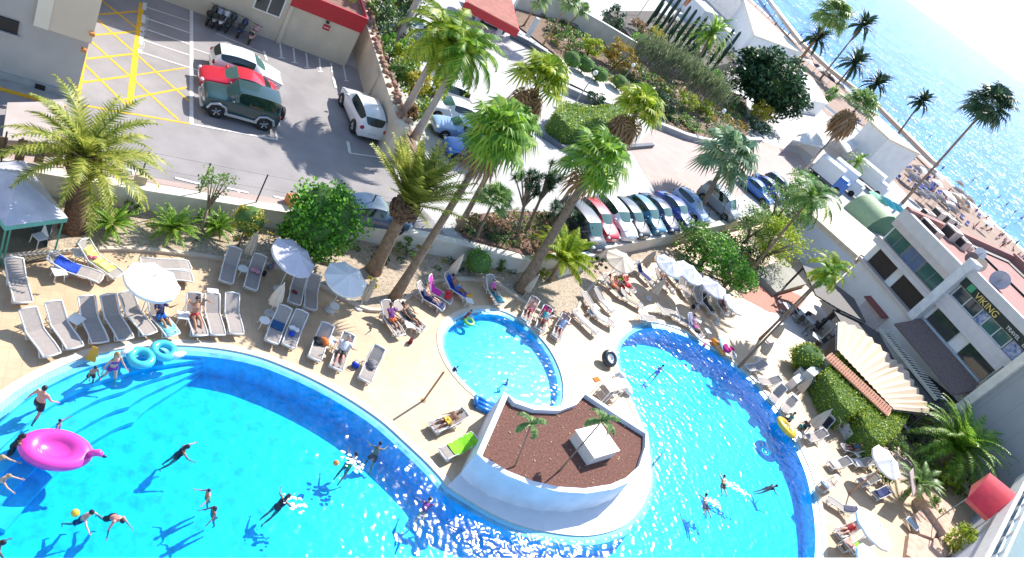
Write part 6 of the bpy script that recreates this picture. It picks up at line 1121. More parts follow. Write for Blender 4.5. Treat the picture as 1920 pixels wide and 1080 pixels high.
sq = thing('square_sunshade', 'pinkish grey square sunshade tilted in front of the palm clump', 'sunshade', G(1690, 935, 0)); q = G(1712, 903, 1.9)-sq.location; m = MB(); m.obox(q, (2.0, 1.5, .05), rz=.4, rx=rad(38), ry=rad(10)); m.obj('canopy', mt('grey_pink_canvas', (.48, .38, .36), .8), sq); m = MB(); m.bar((0, 0, 0), q, .03); m.obj('pole', POLE, sq)
# side tables and stools
TBW = mt('white_plastic', (.72, .71, .69), .45)
def table(lab, px, r=.24, h=.42, rnd=False):
    p = G(*px, h); a = thing('side_table', lab, 'side table', (p.x, p.y, 0.0), RND.random(), 'little white side tables'); m = MB()
    if rnd: m.lathe([(.01, h-.03), (r, h-.03), (r, h), (.01, h)], n=18)
    else: m.obox((0, 0, h-.02), (2*r, 2*r, .04), ch=.015)
    m.obj('table_top', TBW, a)
    for x in (-1, 1):
        for y in (-1, 1): m = MB(); m.bar((x*r*.6, y*r*.6, h-.04), (x*r*.8, y*r*.8, 0), .022); m.obj('leg', TBW, a)
for lab, px, rnd in (('square white table with two dots beside the blue towel lounger', (111, 508), 0), ('white stool behind the blue towel lounger', (150, 473), 0), ('white table between the second and third front loungers', (143, 597), 0), ('white table between the turquoise towel lounger and the bikini woman', (344, 590), 0), ('small round white table between the two shaded loungers', (456, 503), 1), ('round white table at the foot of the dark blue towel', (497, 600), 1), ('round white parasol stand on the sunny deck', (628, 573), 1), ('white table with a black hat between the bag and the man', (622, 637), 0), ('white table with a black bag between the purple and black sunbathers', (768, 608), 0), ('white tray table at the paddling pool edge', (880, 562), 0), ('first white stool beside the flat lounger', (1118, 575), 0), ('second white stool below the first one', (1108, 585), 0), ('white table at the top of the right pool', (1310, 600), 0), ('white table below the striped towel', (1328, 620), 0), ('blue topped table behind the bikini woman', (400, 548), 0), ('small white table by the yellow ring', (1500, 815), 0), ('white table by the open parasol on the right', (1608, 852), 0), ('pale table beside the wooden pole', (1570, 895), 0)):
    table(lab, px, rnd=rnd)
def chair(lab, px, hd, z=.12):
    p = G(*px, z); a = thing('plastic_chair', lab, 'chair', (p.x, p.y, z), rad(hd), 'white chairs'); m = MB(); m.obox((0, 0, .43), (.44, .44, .03), ch=.01); m.obj('seat', TBW, a); m = MB(); m.obox((-.22, 0, .68), (.03, .42, .44), ch=.01, ry=rad(-10)); m.obj('backrest', TBW, a)
    for x in (-.2, .2):
        for y in (-.2, .2): m = MB(); m.bar((x*.95, y*.95, .42), (x*1.1, y*1.1, 0), .02); m.obj('leg', TBW, a)
chair('white plastic chair inside the gazebo', (72, 458), 220); 
for i, (px, hd) in enumerate(((1090, 722, ), (1108, 716), (1125, 724), (1140, 735), (1118, 742))):
    pass
# rack of stacked white chairs by the pump house
rk = thing('towel_rack', 'white open rack with an orange cloth standing behind the pump house', 'rack', G(1130, 745, 0), rad(20))
m = MB()
for x in (-.8, -.27, .27, .8):
    for y in (-.4, .4): m.bar((x, y, 0), (x, y, 1.2), .025)
m.obj('frame', TBW, rk); m = MB()
for z in (.35, .8, 1.15): m.obox((0, 0, z), (1.6, .8, .03))
m.obj('shelf', mt('rack_shelf', (.6, .5, .4), .7), rk); o = G(1118, 712, 1.2); m = MB(); m.obox((0, 0, .03), (.5, .3, .07), ch=.02); tag(m.obj('folded_cloth', ORC, None, (o.x, o.y, 1.19), .4), 'orange folded cloth on top of the white rack', 'cloth')
# tables and chairs under the terrace pergola
for i, (px, lab) in enumerate((((1500, 585), 'dining table nearest the dark slatted pergola'), ((1520, 600), 'dining table behind the fan awning corner'), ((1532, 632), 'dining table at the end of the clipped ball bush'), ((1548, 612), 'dining table beside the fan awning edge'), ((1478, 575), 'round pedestal on the white terrace'), ((1700, 800), 'dining table behind the clipped hedges'))):
    p = G(*px, .7); a = thing('dining_table', lab, 'table', (p.x, p.y, 0), i*.4, 'terrace dining tables'); m = MB(); m.obox((0, 0, .72), (.9, .9, .04), ch=.01); m.obj('table_top', WHITEP, a); m = MB(); m.bar((0, 0, 0), (0, 0, .7), .05); m.lathe([(.01, 0), (.3, 0), (.3, .03), (.01, .04)], n=12); m.obj('pedestal', STEEL, a)
    for k in range(3):
        an = k*2.1+i; q = Vector((p.x+math.cos(an)*.85, p.y+math.sin(an)*.85, 0)); c = thing('terrace_chair', 'dark wicker terrace chair drawn up to a dining table under the pergola', 'chair', q, an+math.pi, 'wicker chairs under the pergola'); m = MB(); m.obox((0, 0, .43), (.45, .45, .06), ch=.02); m.obj('seat', GYC, c); m = MB(); m.obox((-.22, 0, .68), (.05, .45, .45), ch=.02); m.obj('backrest', DARKWOOD, c)
        for x in (-.19, .19):
            for y in (-.19, .19): m = MB(); m.bar((x, y, .42), (x, y, 0), .02); m.obj('leg', DARKWOOD, c)
# wooden shower posts
for lab, b, t, h in (('bare brown wooden pole on the deck between the pools', (794, 751), (832, 695), 2.1), ('brown wooden pole beside the tilted parasol on the right deck', (1592, 925), (1650, 878), 2.6)):
    p = G(*b, 0); m = MB(); m.bar((0, 0, 0), (0, 0, h), .05, 10); m.lathe([(.01, 0), (.14, 0), (.14, .02), (.05, .04)], n=12); tag(m.obj('wooden_pole', mt('pole_wood', (.40, .22, .11), .8, .15, 6), None, (p.x, p.y, 0.0)), lab, 'pole')
m = MB(); p = G(1385, 688, 0)
# fence posts on the garden wall, linked by thin wires (mesh)
PST = mt('dark_green_post', (.015, .03, .025), .5)
fence = thing('mesh_fence', 'thin dark mesh fence with posts on top of the long garden wall', 'fence', (0, 0, 0)); tops = []
for b in ((-5, 318), (258, 346), (372, 366), (478, 384), (590, 402), (680, 416), (770, 432), (880, 458), (938, 470), (1010, 478), (1095, 466), (1130, 459), (1165, 452), (1195, 446), (1222, 441), (1250, 436), (1285, 429), (1318, 423), (1345, 417), (1372, 412)):
    p = G(*b, 1.26)+Vector((.06, .22, 0)); lean = Vector((-.25, .5, 0)) if b[0] > 1050 else Vector((0, 0, 0)); m = MB(); hgt = 1.5 if b[0] > 1050 else 1.75
    m.tube([p, p+Vector((0, 0, hgt*.6)), p+Vector((0, 0, hgt))+lean*.6], .035, 6); m.obj('post', PST, fence); tops.append((p, hgt))
m = MB()
for (p, h), (q, h2) in zip(tops, tops[1:]):
    for t in (.05, .5, .97): m.tube([p+Vector((0, 0, h*t)), q+Vector((0, 0, h2*t))], .006, 3, False)
m.obj('wire', PST, fence)
p = G(262, 343, 1.26); m = MB(); m.obox((0, .1, .2), (.5, .4, .42), ch=.02); tag(m.obj('meter_box', mt('beige_box', (.5, .4, .25), .7), None, p), 'beige box on the garden wall at the first fence post', 'box')
p = G(556, 378, CZ+.3); m = MB(); m.obox((0, 0, .0), (.95, .75, .5), ch=.03)
for i in range(6): m.obox((-.4+i*.16, 0, .27), (.08, .72, .03))
tag(m.obj('orange_crate', mt('orange_plastic', (.62, .24, .07), .6, .15, 5), None, (p.x, p.y, CZ+.28), rad(20)), 'orange slatted crate behind the bushy green tree', 'crate')
m = MB(); q = gp([(1062, 482), (1112, 470), (1118, 476), (1082, 492)], 1.55); m.prism([Vector(t) for t in gp([(1060, 481), (1110, 469), (1116, 478), (1068, 491)], 1.55)], 0, 1.55); tag(m.obj('wall_pillar', WHITEP), 'white rendered block standing in front of the wall right of the thick palm', 'pillar')
# street lamps, flags
def lamp(lab, b, h, z=1.2):
    p = G(*b, z); a = thing('street_lamp', lab, 'street lamp', p, 0, 'globe street lamps'); m = MB(); m.tube([(0, 0, 0), (0, 0, h)], [.07, .045], 8); m.obj('pole', STEEL, a); m = MB(); m.smooth = True; m.ell((0, 0, h+.2), .24, 12, 8); m.obj('globe', mt('lamp_globe', (.75, .75, .76), .3), a)
lamp('globe lamp beside the white kerb wall of the flower bed', (1318, 258), 3.6); lamp('globe lamp between the ball shrubs and the weeping hedge', (1160, 162), 2.6); lamp('thin pole lamp by the blue shaded low wall', (1077, 196), 3.4); lamp('globe lamp below the golden bush', (1490, 222), 2.6)
for b, cols, lab in (((1238, 70), ((.6, .03, .02), (.75, .45, .02), (.6, .03, .02)), 'red and yellow striped flag hanging among the cacti'), ((1213, 46), ((.7, .42, .03), (.72, .5, .1), (.7, .42, .03)), 'yellow flag hanging left of the red and yellow one'), ((1196, 30), ((.03, .10, .45), (.1, .25, .6), (.03, .10, .45)), 'blue flag in front of the white building at the top')):
    p = G(*b, 2.75); a = thing('flag', lab, 'flag', p, 0, 'flags by the cacti'); m = MB(); m.bar((0, 0, 0), (0, 0, 7.5), .05); m.obj('pole', STEEL, a); m = MB()
    for k, c in enumerate(cols):
        m.m = k; x0, x1 = .08+k*.28, .08+(k+1)*.28; m.add([(x0, .1*math.sin(x0*6), 7.2), (x1, .1*math.sin(x1*6), 7.1), (x1*.7, .12, 5.2), (x0*.7, .05, 5.2)], [(0, 1, 2, 3)])
    m.obj('cloth', [mt('flag_%d_%d' % (b[0], k), c, .8) for k, c in enumerate(cols)], a)
# floats and toys
VPK = mt('pink_vinyl', (.72, .06, .42), .3, .05, 2, coat=.4); VCY = mt('cyan_vinyl', (.06, .50, .62), .25, .15, 3, coat=.5); VYE = mt('yellow_vinyl', (.75, .45, .02), .3, .1, 3, coat=.4); VBK = mt('black_vinyl', (.02, .03, .04), .3, coat=.4); VBL = mt('blue_vinyl', (.02, .22, .62), .3, .2, 3, coat=.4); VWH = mt('white_vinyl', (.65, .7, .75), .3, .1, 2, coat=.4); VOR = mt('orange_vinyl', (.72, .25, .02), .3, .1, 3, coat=.4)
c = G(105, 842, .1); L1, L2 = G(55, 830, .1), G(158, 850, .1); d = (L2-L1); a = math.atan2(d.y, d.x); pf = thing('pink_float', 'big hot pink oval inflatable with a small head in the left pool', 'pool float', (c.x, c.y, -.05), a)
m = MB(); m.smooth = True; m.lathe([(.01, .10), (.28, .10), (.34, .16), (.42, .24), (.55, .30), (.72, .27), (.80, .15), (.76, .0), (.4, -.06), (.01, -.06)], n=32); m.v = [(x*1.38, y*.98, z) for x, y, z in m.v]; m.obj('ring', VPK, pf); m = MB(); m.smooth = True; m.tube([(.98, -.02, .22), (1.1, -.06, .42), (1.24, -.08, .5), (1.36, -.1, .44)], [.12, .12, .12, .07], 10); m.obj('head', VPK, pf); m = MB(); m.smooth = True; m.ell((1.42, -.1, .40), (.09, .06, .06)); m.obj('beak', VBK, pf)
c = G(285, 667, .15); d = G(312, 658, .1)-G(258, 675, .1); fl = thing('double_ring_float', 'cyan transparent double ring float resting on the edge of the left pool', 'pool float', (c.x, c.y, .10), math.atan2(d.y, d.x)); 
for x in (-.47, .47): m = MB(); m.smooth = True; m.torus((x, 0, .14), .36, .16, 28, 12); m.obj('ring', VCY, fl)
for x, y in ((-.75, .42), (.85, -.42)): m = MB(); m.smooth = True; m.ell((x, y, .18), (.32, .14, .14)); m.obj('pad', VWH, fl)
c = G(1141, 674, .35); M = Matrix.Rotation(rad(28), 3, 'X'); m = MB(); m.smooth = True; m.torus((0, 0, .42), .36, .19, 28, 12, M); m.smooth = False; o = m.obj('ring_float', VBK, None, (c.x, c.y, .02)); tag(o, 'black ring float with a white inner band on the deck by the right pool', 'pool float'); m = MB(); m.smooth = True; m.torus((0, 0, .45), .26, .12, 28, 10, M); m.obj('inner_band', VWH, o)
c = G(1471, 804, .1); M = Matrix.Rotation(rad(12), 3, 'Y'); o = thing('ring_float', 'yellow ring float with white swirls on the edge of the right pool', 'pool float', (c.x, c.y, .08)); m = MB(); m.smooth = True; m.torus((0, 0, .18), .62, .24, 32, 12, M, .8); m.obj('ring', VYE, o)
for rr in (.16, .34, .52): m = MB(); m.smooth = True; m.torus((0, 0, .22+rr*.16), rr, .055, 28, 8, M); m.obj('swirl', mt('cream_vinyl', (.75, .62, .3), .35) if rr != .34 else VYE, o)
c = G(908, 763, .0); m = MB(); m.smooth = True
for k in range(3): m.tube([(-.5, -.28+k*.28, .12), (.5, -.28+k*.28, .12)], [.15, .15], 10)
m.tube([(-.55, -.3, .2), (-.6, 0, .3), (-.55, .3, .2)], .12, 8); tag(m.obj('air_mattress', VBL, None, (c.x, c.y, -.04), rad(-20)), 'small blue inflatable at the pump house end of the paddling pool', 'pool float')
c = G(1168, 722, .1); m = MB(); m.smooth = True; m.ell((0, 0, .2), (.85, .42, .22), 14, 8); m.ell((.3, -.3, .34), (.35, .25, .2), 10, 6); m.ell((-.5, .1, .36), (.3, .3, .18), 10, 6)
tag(m.obj('inflatable_boat', VWH, None, (c.x, c.y, .0), rad(-78)), 'crumpled pale blue and white inflatable on the left edge of the right pool', 'pool float')
c = G(1345, 652, .1); m = MB(); m.smooth = True; m.tube([(-.7, .1, .18), (-.3, -.05, .24), (.2, .0, .22), (.75, -.1, .18)], [.16, .22, .22, .15], 10); tag(m.obj('orange_float', VOR, None, (c.x, c.y, .02), rad(-75)), 'long orange float below the pink towels', 'pool float')
c = G(169, 677, .0); m = MB(); m.add([(-.18, -.02, 0), (.18, -.02, 0), (.10, .12, .62), (-.10, .12, .62), (-.18, .26, 0), (.18, .26, 0)], [(0, 1, 2, 3), (5, 4, 3, 2)]); m.tube([(-.1, .12, .62), (.1, .12, .62)], .02, 6); tag(m.obj('warning_sign', mt('amber_plastic', (.72, .36, .02), .45), None, (c.x, c.y, .02), rad(-15)), 'folding amber warning sign at the edge of the left pool', 'sign')
c = G(905, 903, .1); m = MB()
for k in range(4): an = k*math.pi/2+.3; m.obox((math.cos(an)*.22, math.sin(an)*.22, .2), (.34, .14, .05), rz=an, ry=-.3)
m.bar((0, 0, 0), (0, 0, .22), .05); tag(m.obj('star_toy', mt('ochre_plastic', (.55, .38, .10), .5), None, (c.x, c.y, .035)), 'ochre star shaped toy at the foot of the curved pump house wall', 'toy')
m = MB(); m.smooth = True; c = G(630, 868, .0); m.ell((0, 0, 0), .12, 12, 8); tag(m.obj('beach_ball', VOR, None, (c.x, c.y, .0)), 'orange ball floating next to the splashing swimmer', 'ball')
m = MB(); m.smooth = True; c = G(922, 541, .5); m.ell((0, 0, 0), .13, 12, 8)
# pool ladder
a0, a1 = G(1208, 872, .1), G(1232, 832, .6); ld = thing('pool_ladder', 'steel pool ladder with blue tinted rails at the right end of the pump house', 'ladder', G(1222, 858, 0), rad(-50))
for y in (-.3, .3): m = MB(); m.smooth = True; m.tube([(-.5, y, .0), (-.4, y, .75), (-.1, y, .95), (.25, y, .7), (.35, y, -.9)], .03, 8); m.obj('rail', STEEL, ld)
for z in (-.2, -.5, -.8): m = MB(); m.obox((.34, 0, z), (.12, .6, .03)); m.obj('step', STEEL, ld)

# bags, shoes and other belongings on the deck
for i, (px, mat, lab) in enumerate((((666, 685), RBL, 'small blue bottle bag on the deck by the reclining man'), ((598, 655), BKC, 'black beach bag beside the orange bag lounger'), ((492, 512), BKC, 'black folded pushchair bag in the deep shade by the lilac parasol'), ((508, 500), cloth('multi', (.45, .1, .25), (.05, .35, .4)), 'colourful bag pile below the lilac parasol'), ((1320, 648), cloth('pinkbag', (.6, .15, .3)), 'pink bag on the edge of the right pool'), ((1372, 655), MAG, 'magenta box bag at the turquoise towel lounger'), ((1502, 800), cloth('teal_bag', (.05, .3, .3)), 'teal bag by the yellow ring'), ((1512, 795), BKC, 'black rucksack by the yellow ring'), ((1535, 815), GYC, 'grey bag below the biggest closed parasol'), ((1100, 600), cloth('sand_bag', (.5, .4, .3)), 'sand coloured bag beside the two stools'), ((1228, 545), NV, 'navy bag at the closed parasol of the shade strip'), ((1300, 575), BKC, 'black bag in the middle of the shade strip'), ((1345, 600), WH, 'white bag below the pale parasol'), ((1610, 870), WH, 'white bag by the open parasol on the right'), ((1582, 955), cloth('tan_bag', (.45, .25, .12)), 'tan bag beside the dark backrest lounger'), ((858, 548), ORC, 'orange bag beside the white tray table'), ((770, 640), MAR, 'maroon bag behind the black swimsuit sunbather'), ((1168, 540), REDC, 'red bag in front of the crowd under the cream parasol'))):
    c = G(*px, .12); m = MB(); m.smooth = True; rg = random.Random(i)
    m.obox((0, 0, .14), (.36, .2, .26), ch=.07); m.tube([(-.12, 0, .26), (-.08, 0, .42), (.08, 0, .42), (.12, 0, .26)], .014, 5)
    for j, q in enumerate(m.v): k = 1+.12*noise.noise(Vector(q)*7+Vector((i, 0, 0))); m.v[j] = (q[0]*k, q[1]*k, q[2]*k)
    tag(m.obj('beach_bag', mat, None, (c.x, c.y, .005), rg.random()*3), lab, 'bag')
# ------------------------------------------------------------------ people
def skin(name, c): return mt('skin_'+name, c, .5, .06, 8)
SK = {'pale': skin('pale', (.56, .34, .25)), 'tan': skin('tan', (.42, .21, .12)), 'brown': skin('brown', (.26, .12, .065)), 'pink': skin('pink', (.56, .26, .19))}
HAIR = {'black': mt('hair_black', (.012, .01, .01), .5), 'brown': mt('hair_brown', (.07, .035, .018), .5), 'blond': mt('hair_blond', (.38, .25, .10), .5), 'grey': mt('hair_grey', (.3, .29, .28), .6)}
EYEM = mt('eye_dark', (.02, .015, .015), .3); LIPM = mt('lip', (.38, .12, .11), .5)
def rotv(v, ax, a): return Matrix.Rotation(a, 3, ax) @ Vector(v)
def skeleton(lean=0, th=(0, 0), kb=(0, 0), sh=((10, 12), (10, 12)), el=(15, 15), spread=6, head=0, curl=0):
    """joint positions, +X = facing, +Y = left, pelvis at the origin; angles in degrees"""
    J = {}; u = Vector((math.sin(rad(lean)), 0, math.cos(rad(lean)))); f = Vector((math.cos(rad(lean)), 0, -math.sin(rad(lean)))); l2 = lean+curl
    u2 = Vector((math.sin(rad(l2)), 0, math.cos(rad(l2)))); f2 = Vector((math.cos(rad(l2)), 0, -math.sin(rad(l2))))
    J['pel'] = Vector((0, 0, 0)); J['waist'] = u*.14; J['chest'] = J['waist']+u2*.20; J['neck'] = J['chest']+u2*.15; J['u'] = u2; J['f'] = f2; J['u0'] = u; J['f0'] = f
    hd = l2+head; J['hu'] = Vector((math.sin(rad(hd)), 0, math.cos(rad(hd)))); J['hf'] = Vector((math.cos(rad(hd)), 0, -math.sin(rad(hd)))); J['head'] = J['neck']+u2*.06+J['hu']*.125
    for i, s in enumerate((1, -1)):
        hp = Vector((0, s*.095, -.03)); t = rad(th[i]); sp = rad(spread)
        d = Vector((math.sin(t), s*math.sin(sp)*math.cos(t)*1.0+s*math.sin(sp)*.4*abs(math.sin(t)), -math.cos(t))).normalized(); k = hp+d*.43; b = t-rad(kb[i]); d2 = Vector((math.sin(b), s*math.sin(sp)*.3, -math.cos(b))).normalized(); an = k+d2*.42
        fd = Vector((math.cos(b), 0, math.sin(b))); fd = (fd*.9+d2*.35).normalized(); J['hip', i], J['knee', i], J['ank', i], J['toe', i] = hp, k, an, an+fd*.17
        so = J['neck']-u2*.05+Vector((0, s*.175, 0)); fl, ab = sh[i]; D = (-u2*math.cos(rad(fl))+f2*math.sin(rad(fl)))*math.cos(rad(ab))+Vector((0, s*math.sin(rad(ab)), 0)); e = so+D*.29
        fl2 = fl+el[i]; D2 = ((-u2*math.cos(rad(fl2))+f2*math.sin(rad(fl2)))*math.cos(rad(ab*.75))+Vector((0, s*math.sin(rad(ab*.75)), 0))).normalized(); J['sho', i], J['elb', i], J['wri', i], J['hd', i] = so, e, e+D2*.25, D2
    return J
def body_mesh(J, slim, voxel):
    m = MB(); f = J['f']; k = slim
    def lat(rs, pts, up): m.tube(pts, rs, 12, up=up)
    lat([(.10*k, .08*k), (.155*k, .105*k), (.165*k, .11*k)], [J['pel']-J['u0']*.11, J['pel']-J['u0']*.03, J['pel']+J['u0']*.05], J['f0'])
    lat([(.165*k, .11*k), (.135*k, .095*k), (.15*k, .105*k), (.165*k, .11*k), (.14*k, .085*k), (.06, .055)], [J['pel']+J['u0']*.04, J['waist'], J['waist']+(J['chest']-J['waist'])*.5, J['chest'], J['neck']-J['u']*.06, J['neck']+J['u']*.02], J['f0'])
    m.tube([J['neck']-J['u']*.05, J['head']-J['hu']*.05], [.058, .052], 10)
    R_ = Matrix((J['hf'], Vector((0, 1, 0)), J['hu'])).transposed(); m.ell(J['head'], (.098, .076, .118), 14, 10, R_); m.ell(J['head']+J['hf']*.03-J['hu']*.06, (.06, .055, .055), 10, 7, R_); m.ell(J['head']+J['hf']*.10-J['hu']*.015, (.022, .016, .026), 7, 5, R_)
    for s in (1, -1): m.ell(J['head']+Vector((0, s*.078, 0))-J['hu']*.005, (.022, .014, .032), 6, 5, R_)
    for i in (0, 1):
        m.tube([J['hip', i]+(J['hip', i]-J['knee', i])*.12, J['hip', i]+(J['knee', i]-J['hip', i])*.2, J['hip', i]+(J['knee', i]-J['hip', i])*.6, J['knee', i]], [.07*k, .088*k, .068*k, .052], 10)
        kn, an = J['knee', i], J['ank', i]; m.ell(kn, .054, 8, 6); m.tube([kn, kn+(an-kn)*.3, kn+(an-kn)*.7, an], [.05, .057*k, .042, .034], 10); m.tube([an-(J['toe', i]-an)*.25, an+(J['toe', i]-an)*.4, J['toe', i]], [(.036, .036), (.042, .03), (.036, .018)], 8, up=(J['ank', i]-J['knee', i]).normalized())
        so, e, w_ = J['sho', i], J['elb', i], J['wri', i]; m.ell(so, .062*k, 8, 6); m.tube([so, so+(e-so)*.4, e], [.054*k, .048*k, .038], 9); m.tube([e, e+(w_-e)*.35, w_], [.04, .039, .026], 9)
        hd = J['hd', i]; m.tube([w_-hd*.02, w_+hd*.045, w_+hd*.09], [(.026, .018), (.04, .017), (.036, .013)], 8, up=J['u'])
    o = m.obj('tmp', SK['tan']); r = o.modifiers.new('r', 'REMESH'); r.mode = 'VOXEL'; r.voxel_size = voxel; r.use_smooth_shade = True
    s = o.modifiers.new('s', 'SMOOTH'); s.factor = .5; s.iterations = 3
    dg = bpy.context.evaluated_depsgraph_get(); me = bpy.data.meshes.new_from_object(o.evaluated_get(dg)); bpy.data.objects.remove(o)
    out = MB(); out.smooth = True; out.add([v.co for v in me.vertices], [list(p.vertices) for p in me.polygons]); bpy.data.meshes.remove(me); return out
def person(lab, loc, hd, J, sk='tan', hair='brown', hlen=0, top=None, bottom=None, bot='shorts', slim=1., scale=1., voxel=.024, cat='person', grp=None, pitch=0, roll=0):
    m = body_mesh(J, slim, voxel); R_ = Matrix((J['hf'], Vector((0, 1, 0)), J['hu'])).transposed()
    for i in (0, 1):   # fingers and thumb, curled a little
        w_, d = J['wri', i]+J['hd', i]*.085, J['hd', i]; sd = d.cross(J['u']); sd = sd.normalized() if sd.length > .1 else Vector((0, 1, 0)); pn = sd.cross(d)
        for k, (off, ln) in enumerate(((-.027, .062), (-.009, .075), (.010, .070), (.027, .055))):
            b = w_+sd*off; m.tube([b, b+d*ln*.5+pn*.004, b+d*ln*.85+pn*.02], [.0085, .008, .006], 5)
        t = J['wri', i]+d*.03+sd*(-.034); m.tube([t, t+d*.03-sd*.028, t+d*.055-sd*.03], [.011, .010, .008], 5)
    m.m = 1
    for s in (1, -1): m.ell(J['head']+J['hf']*.088+Vector((0, s*.032, 0))+J['hu']*.012, (.012, .014, .009), 6, 4, R_)
    m.m = 2; m.ell(J['head']+J['hf']*.082-J['hu']*.062, (.012, .024, .007), 6, 4, R_)
    o = m.obj('person', [SK[sk], EYEM, LIPM]); o.location = loc; o.rotation_euler = (rad(roll), rad(pitch), rad(hd)); o.scale = (scale,)*3; tag(o, lab, cat, grp)
    h = MB(); h.smooth = True; h.ell(J['head']-J['hf']*.016+J['hu']*.028, (.098, .088, .105), 14, 9, R_)
    if hlen: h.tube([J['head']-J['hf']*.06+J['hu']*.04, J['head']-J['hf']*.085-J['hu']*.06, J['neck']-J['f']*.07-J['u']*hlen], [.075, .078, .05], 10)
    h.obj('hair', HAIR[hair], o)
    if bottom:
        b = MB(); b.smooth = True; k = slim*1.09
        b.tube([J['pel']-J['u0']*.10, J['pel']-J['u0']*.02, J['pel']+J['u0']*.08], [(.12*k, .095*k), (.160*k, .113*k), (.162*k, .108*k)], 14, up=J['f0'])
        for i in (0, 1):
            e = .58 if bot == 'shorts' else .14; hp, kn = J['hip', i], J['knee', i]; b.tube([hp+(hp-kn)*.08, hp+(kn-hp)*.2, hp+(kn-hp)*max(e, .24)], [.082*k, .096*k, (.098 if bot == 'shorts' else .088)*k], 12, caps=False)
            if bot != 'shorts': pass
        b.obj('shorts' if bot == 'shorts' else 'bikini_bottom', bottom, o)
    if top:
        t, full = top; b = MB(); b.smooth = True; k = slim*1.08
        if full == 'shirt':
            b.tube([J['pel']+J['u0']*.03, J['waist'], J['chest'], J['neck']-J['u']*.05, J['neck']], [(.168*k, .115*k), (.142*k, .102*k), (.17*k, .117*k), (.15*k, .095*k), (.07, .065)], 14, up=J['f0'])
            for i in (0, 1): so, e = J['sho', i], J['elb', i]; b.tube([so+(so-e)*.1, so+(e-so)*.2, so+(e-so)*.6], [.06*k, .064*k, .062*k], 10)
        elif full == 'suit': b.tube([J['pel']-J['u0']*.05, J['pel']+J['u0']*.06, J['waist'], J['chest'], J['chest']+J['u']*.07], [(.165*k, .115*k), (.17*k, .114*k), (.14*k, .1*k), (.17*k, .117*k), (.155*k, .10*k)], 14, up=J['f0'])
        else: b.tube([J['chest']-J['u']*.05, J['chest']+J['u']*.0, J['chest']+J['u']*.06], [(.164*k, .112*k), (.172*k, .122*k), (.162*k, .110*k)], 14, up=J['f0'], caps=False)
        b.obj({'shirt': 'shirt', 'suit': 'swimsuit', 'bikini': 'bikini_top'}[full], t, o)
    return o
SW = lambda *c: mt('swim_%d_%d_%d' % tuple(int(x*255) for x in c), c, .7, .05, 5)
BK, NVY, PUR, REDS, PNK, ORG, WHS, GRS, BLS, MARS = SW(.015, .015, .018), SW(.015, .02, .09), SW(.18, .03, .28), SW(.5, .02, .03), SW(.7, .1, .4), SW(.7, .17, .05), SW(.7, .7, .7), SW(.1, .4, .12), SW(.03, .16, .5), SW(.25, .03, .06)
def at_head(px, zh, J, scale=1.): p = G(*px, zh); return p-J['head']*scale
def standing(px, zh, hd, lab, J, scale=1., **kw):
    if zh < .5: zh -= .06; scale *= .88
    R3 = Matrix.Rotation(rad(hd), 3, 'Z'); h = R3 @ (J['head']*scale); p = G(*px, zh); return person(lab, p-h, hd, J, scale=scale, **kw)
# --- in the big pool (water surface near z = 0, floor at -1.25, steps at -.28 .. -1)
standing((84, 728), 1.17, 55, 'man in black shorts with his back turned wading down the steps of the left pool', skeleton(4, (22, -14), (12, 22), ((-18, 26), (22, 22)), (18, 30)), sk='pink', hair='black', bottom=BK, slim=1.06)
standing((179, 690), .62, -70, 'child in dark swim shorts standing on the pool steps between the man and the woman', skeleton(14, (12, -8), (10, 12), ((35, 10), (30, 10)), (50, 50)), sk='tan', hair='black', bottom=BK, scale=.66)
standing((221, 666), 1.15, -58, 'woman in a purple bikini walking into the left pool beside the cyan double ring', skeleton(2, (14, -10), (8, 16), ((14, 22), (-8, 24)), (35, 20)), sk='pale', hair='blond', hlen=.08, top=(PUR, 'bikini'), bottom=PUR, bot='b', slim=.95)
standing((113, 789), .10, -20, 'child in a pink swimsuit with both arms spread behind the pink float', skeleton(0, (10, 0), (20, 10), ((70, 68), (70, 68)), (25, 25)), sk='tan', hair='black', top=(PNK, 'suit'), scale=.7)
standing((44, 818), .46, 0, 'dark haired swimmer holding the left side of the pink float', skeleton(18, (5, -15), (10, 20), ((75, 5), (80, 10)), (20, 15)), sk='brown', hair='black', hlen=.1, bottom=BK, top=(BK, 'suit'))
standing((4, 858), .25, -40, 'blond swimmer cut by the left edge of the photo', skeleton(30, (-20, -30), (10, 10), ((100, 20), (60, 20)), (30, 30)), sk='pale', hair='blond', bottom=BLS)
standing((17, 893), .30, -15, 'boy in dark green shorts reaching forward near the left edge', skeleton(28, (-25, -10), (25, 35), ((95, 10), (85, 25)), (10, 20)), sk='pale', hair='blond', bottom=SW(.03, .10, .07), scale=.85)
standing((172, 961), .42, -35, 'man throwing a yellow ball with one arm stretched out in the left pool', skeleton(20, (-16, -34), (10, 14), ((40, 30), (100, 40)), (20, 10)), sk='pale', hair='black', bottom=NVY)
standing((229, 977), .30, -60, 'man bending forward in the water right of the yellow ball player', skeleton(48, (-20, -35), (15, 25), ((70, 25), (75, 40)), (40, 30)), sk='pink', hair='black', bottom=BK, slim=1.08)
standing((352, 838), .28, 5, 'woman in a dark swimsuit stretching an arm to the right in the left pool', skeleton(22, (-20, -30), (8, 12), ((95, 30), (60, 20)), (10, 30)), sk='tan', hair='black', hlen=.05, top=(BK, 'suit'))
standing((391, 920), .32, 195, 'child in a coral red swimsuit standing above the dark haired girl', skeleton(12, (-10, -22), (10, 16), ((60, 40), (50, 30)), (40, 50)), sk='tan', hair='black', top=(ORG, 'suit'), scale=.8)
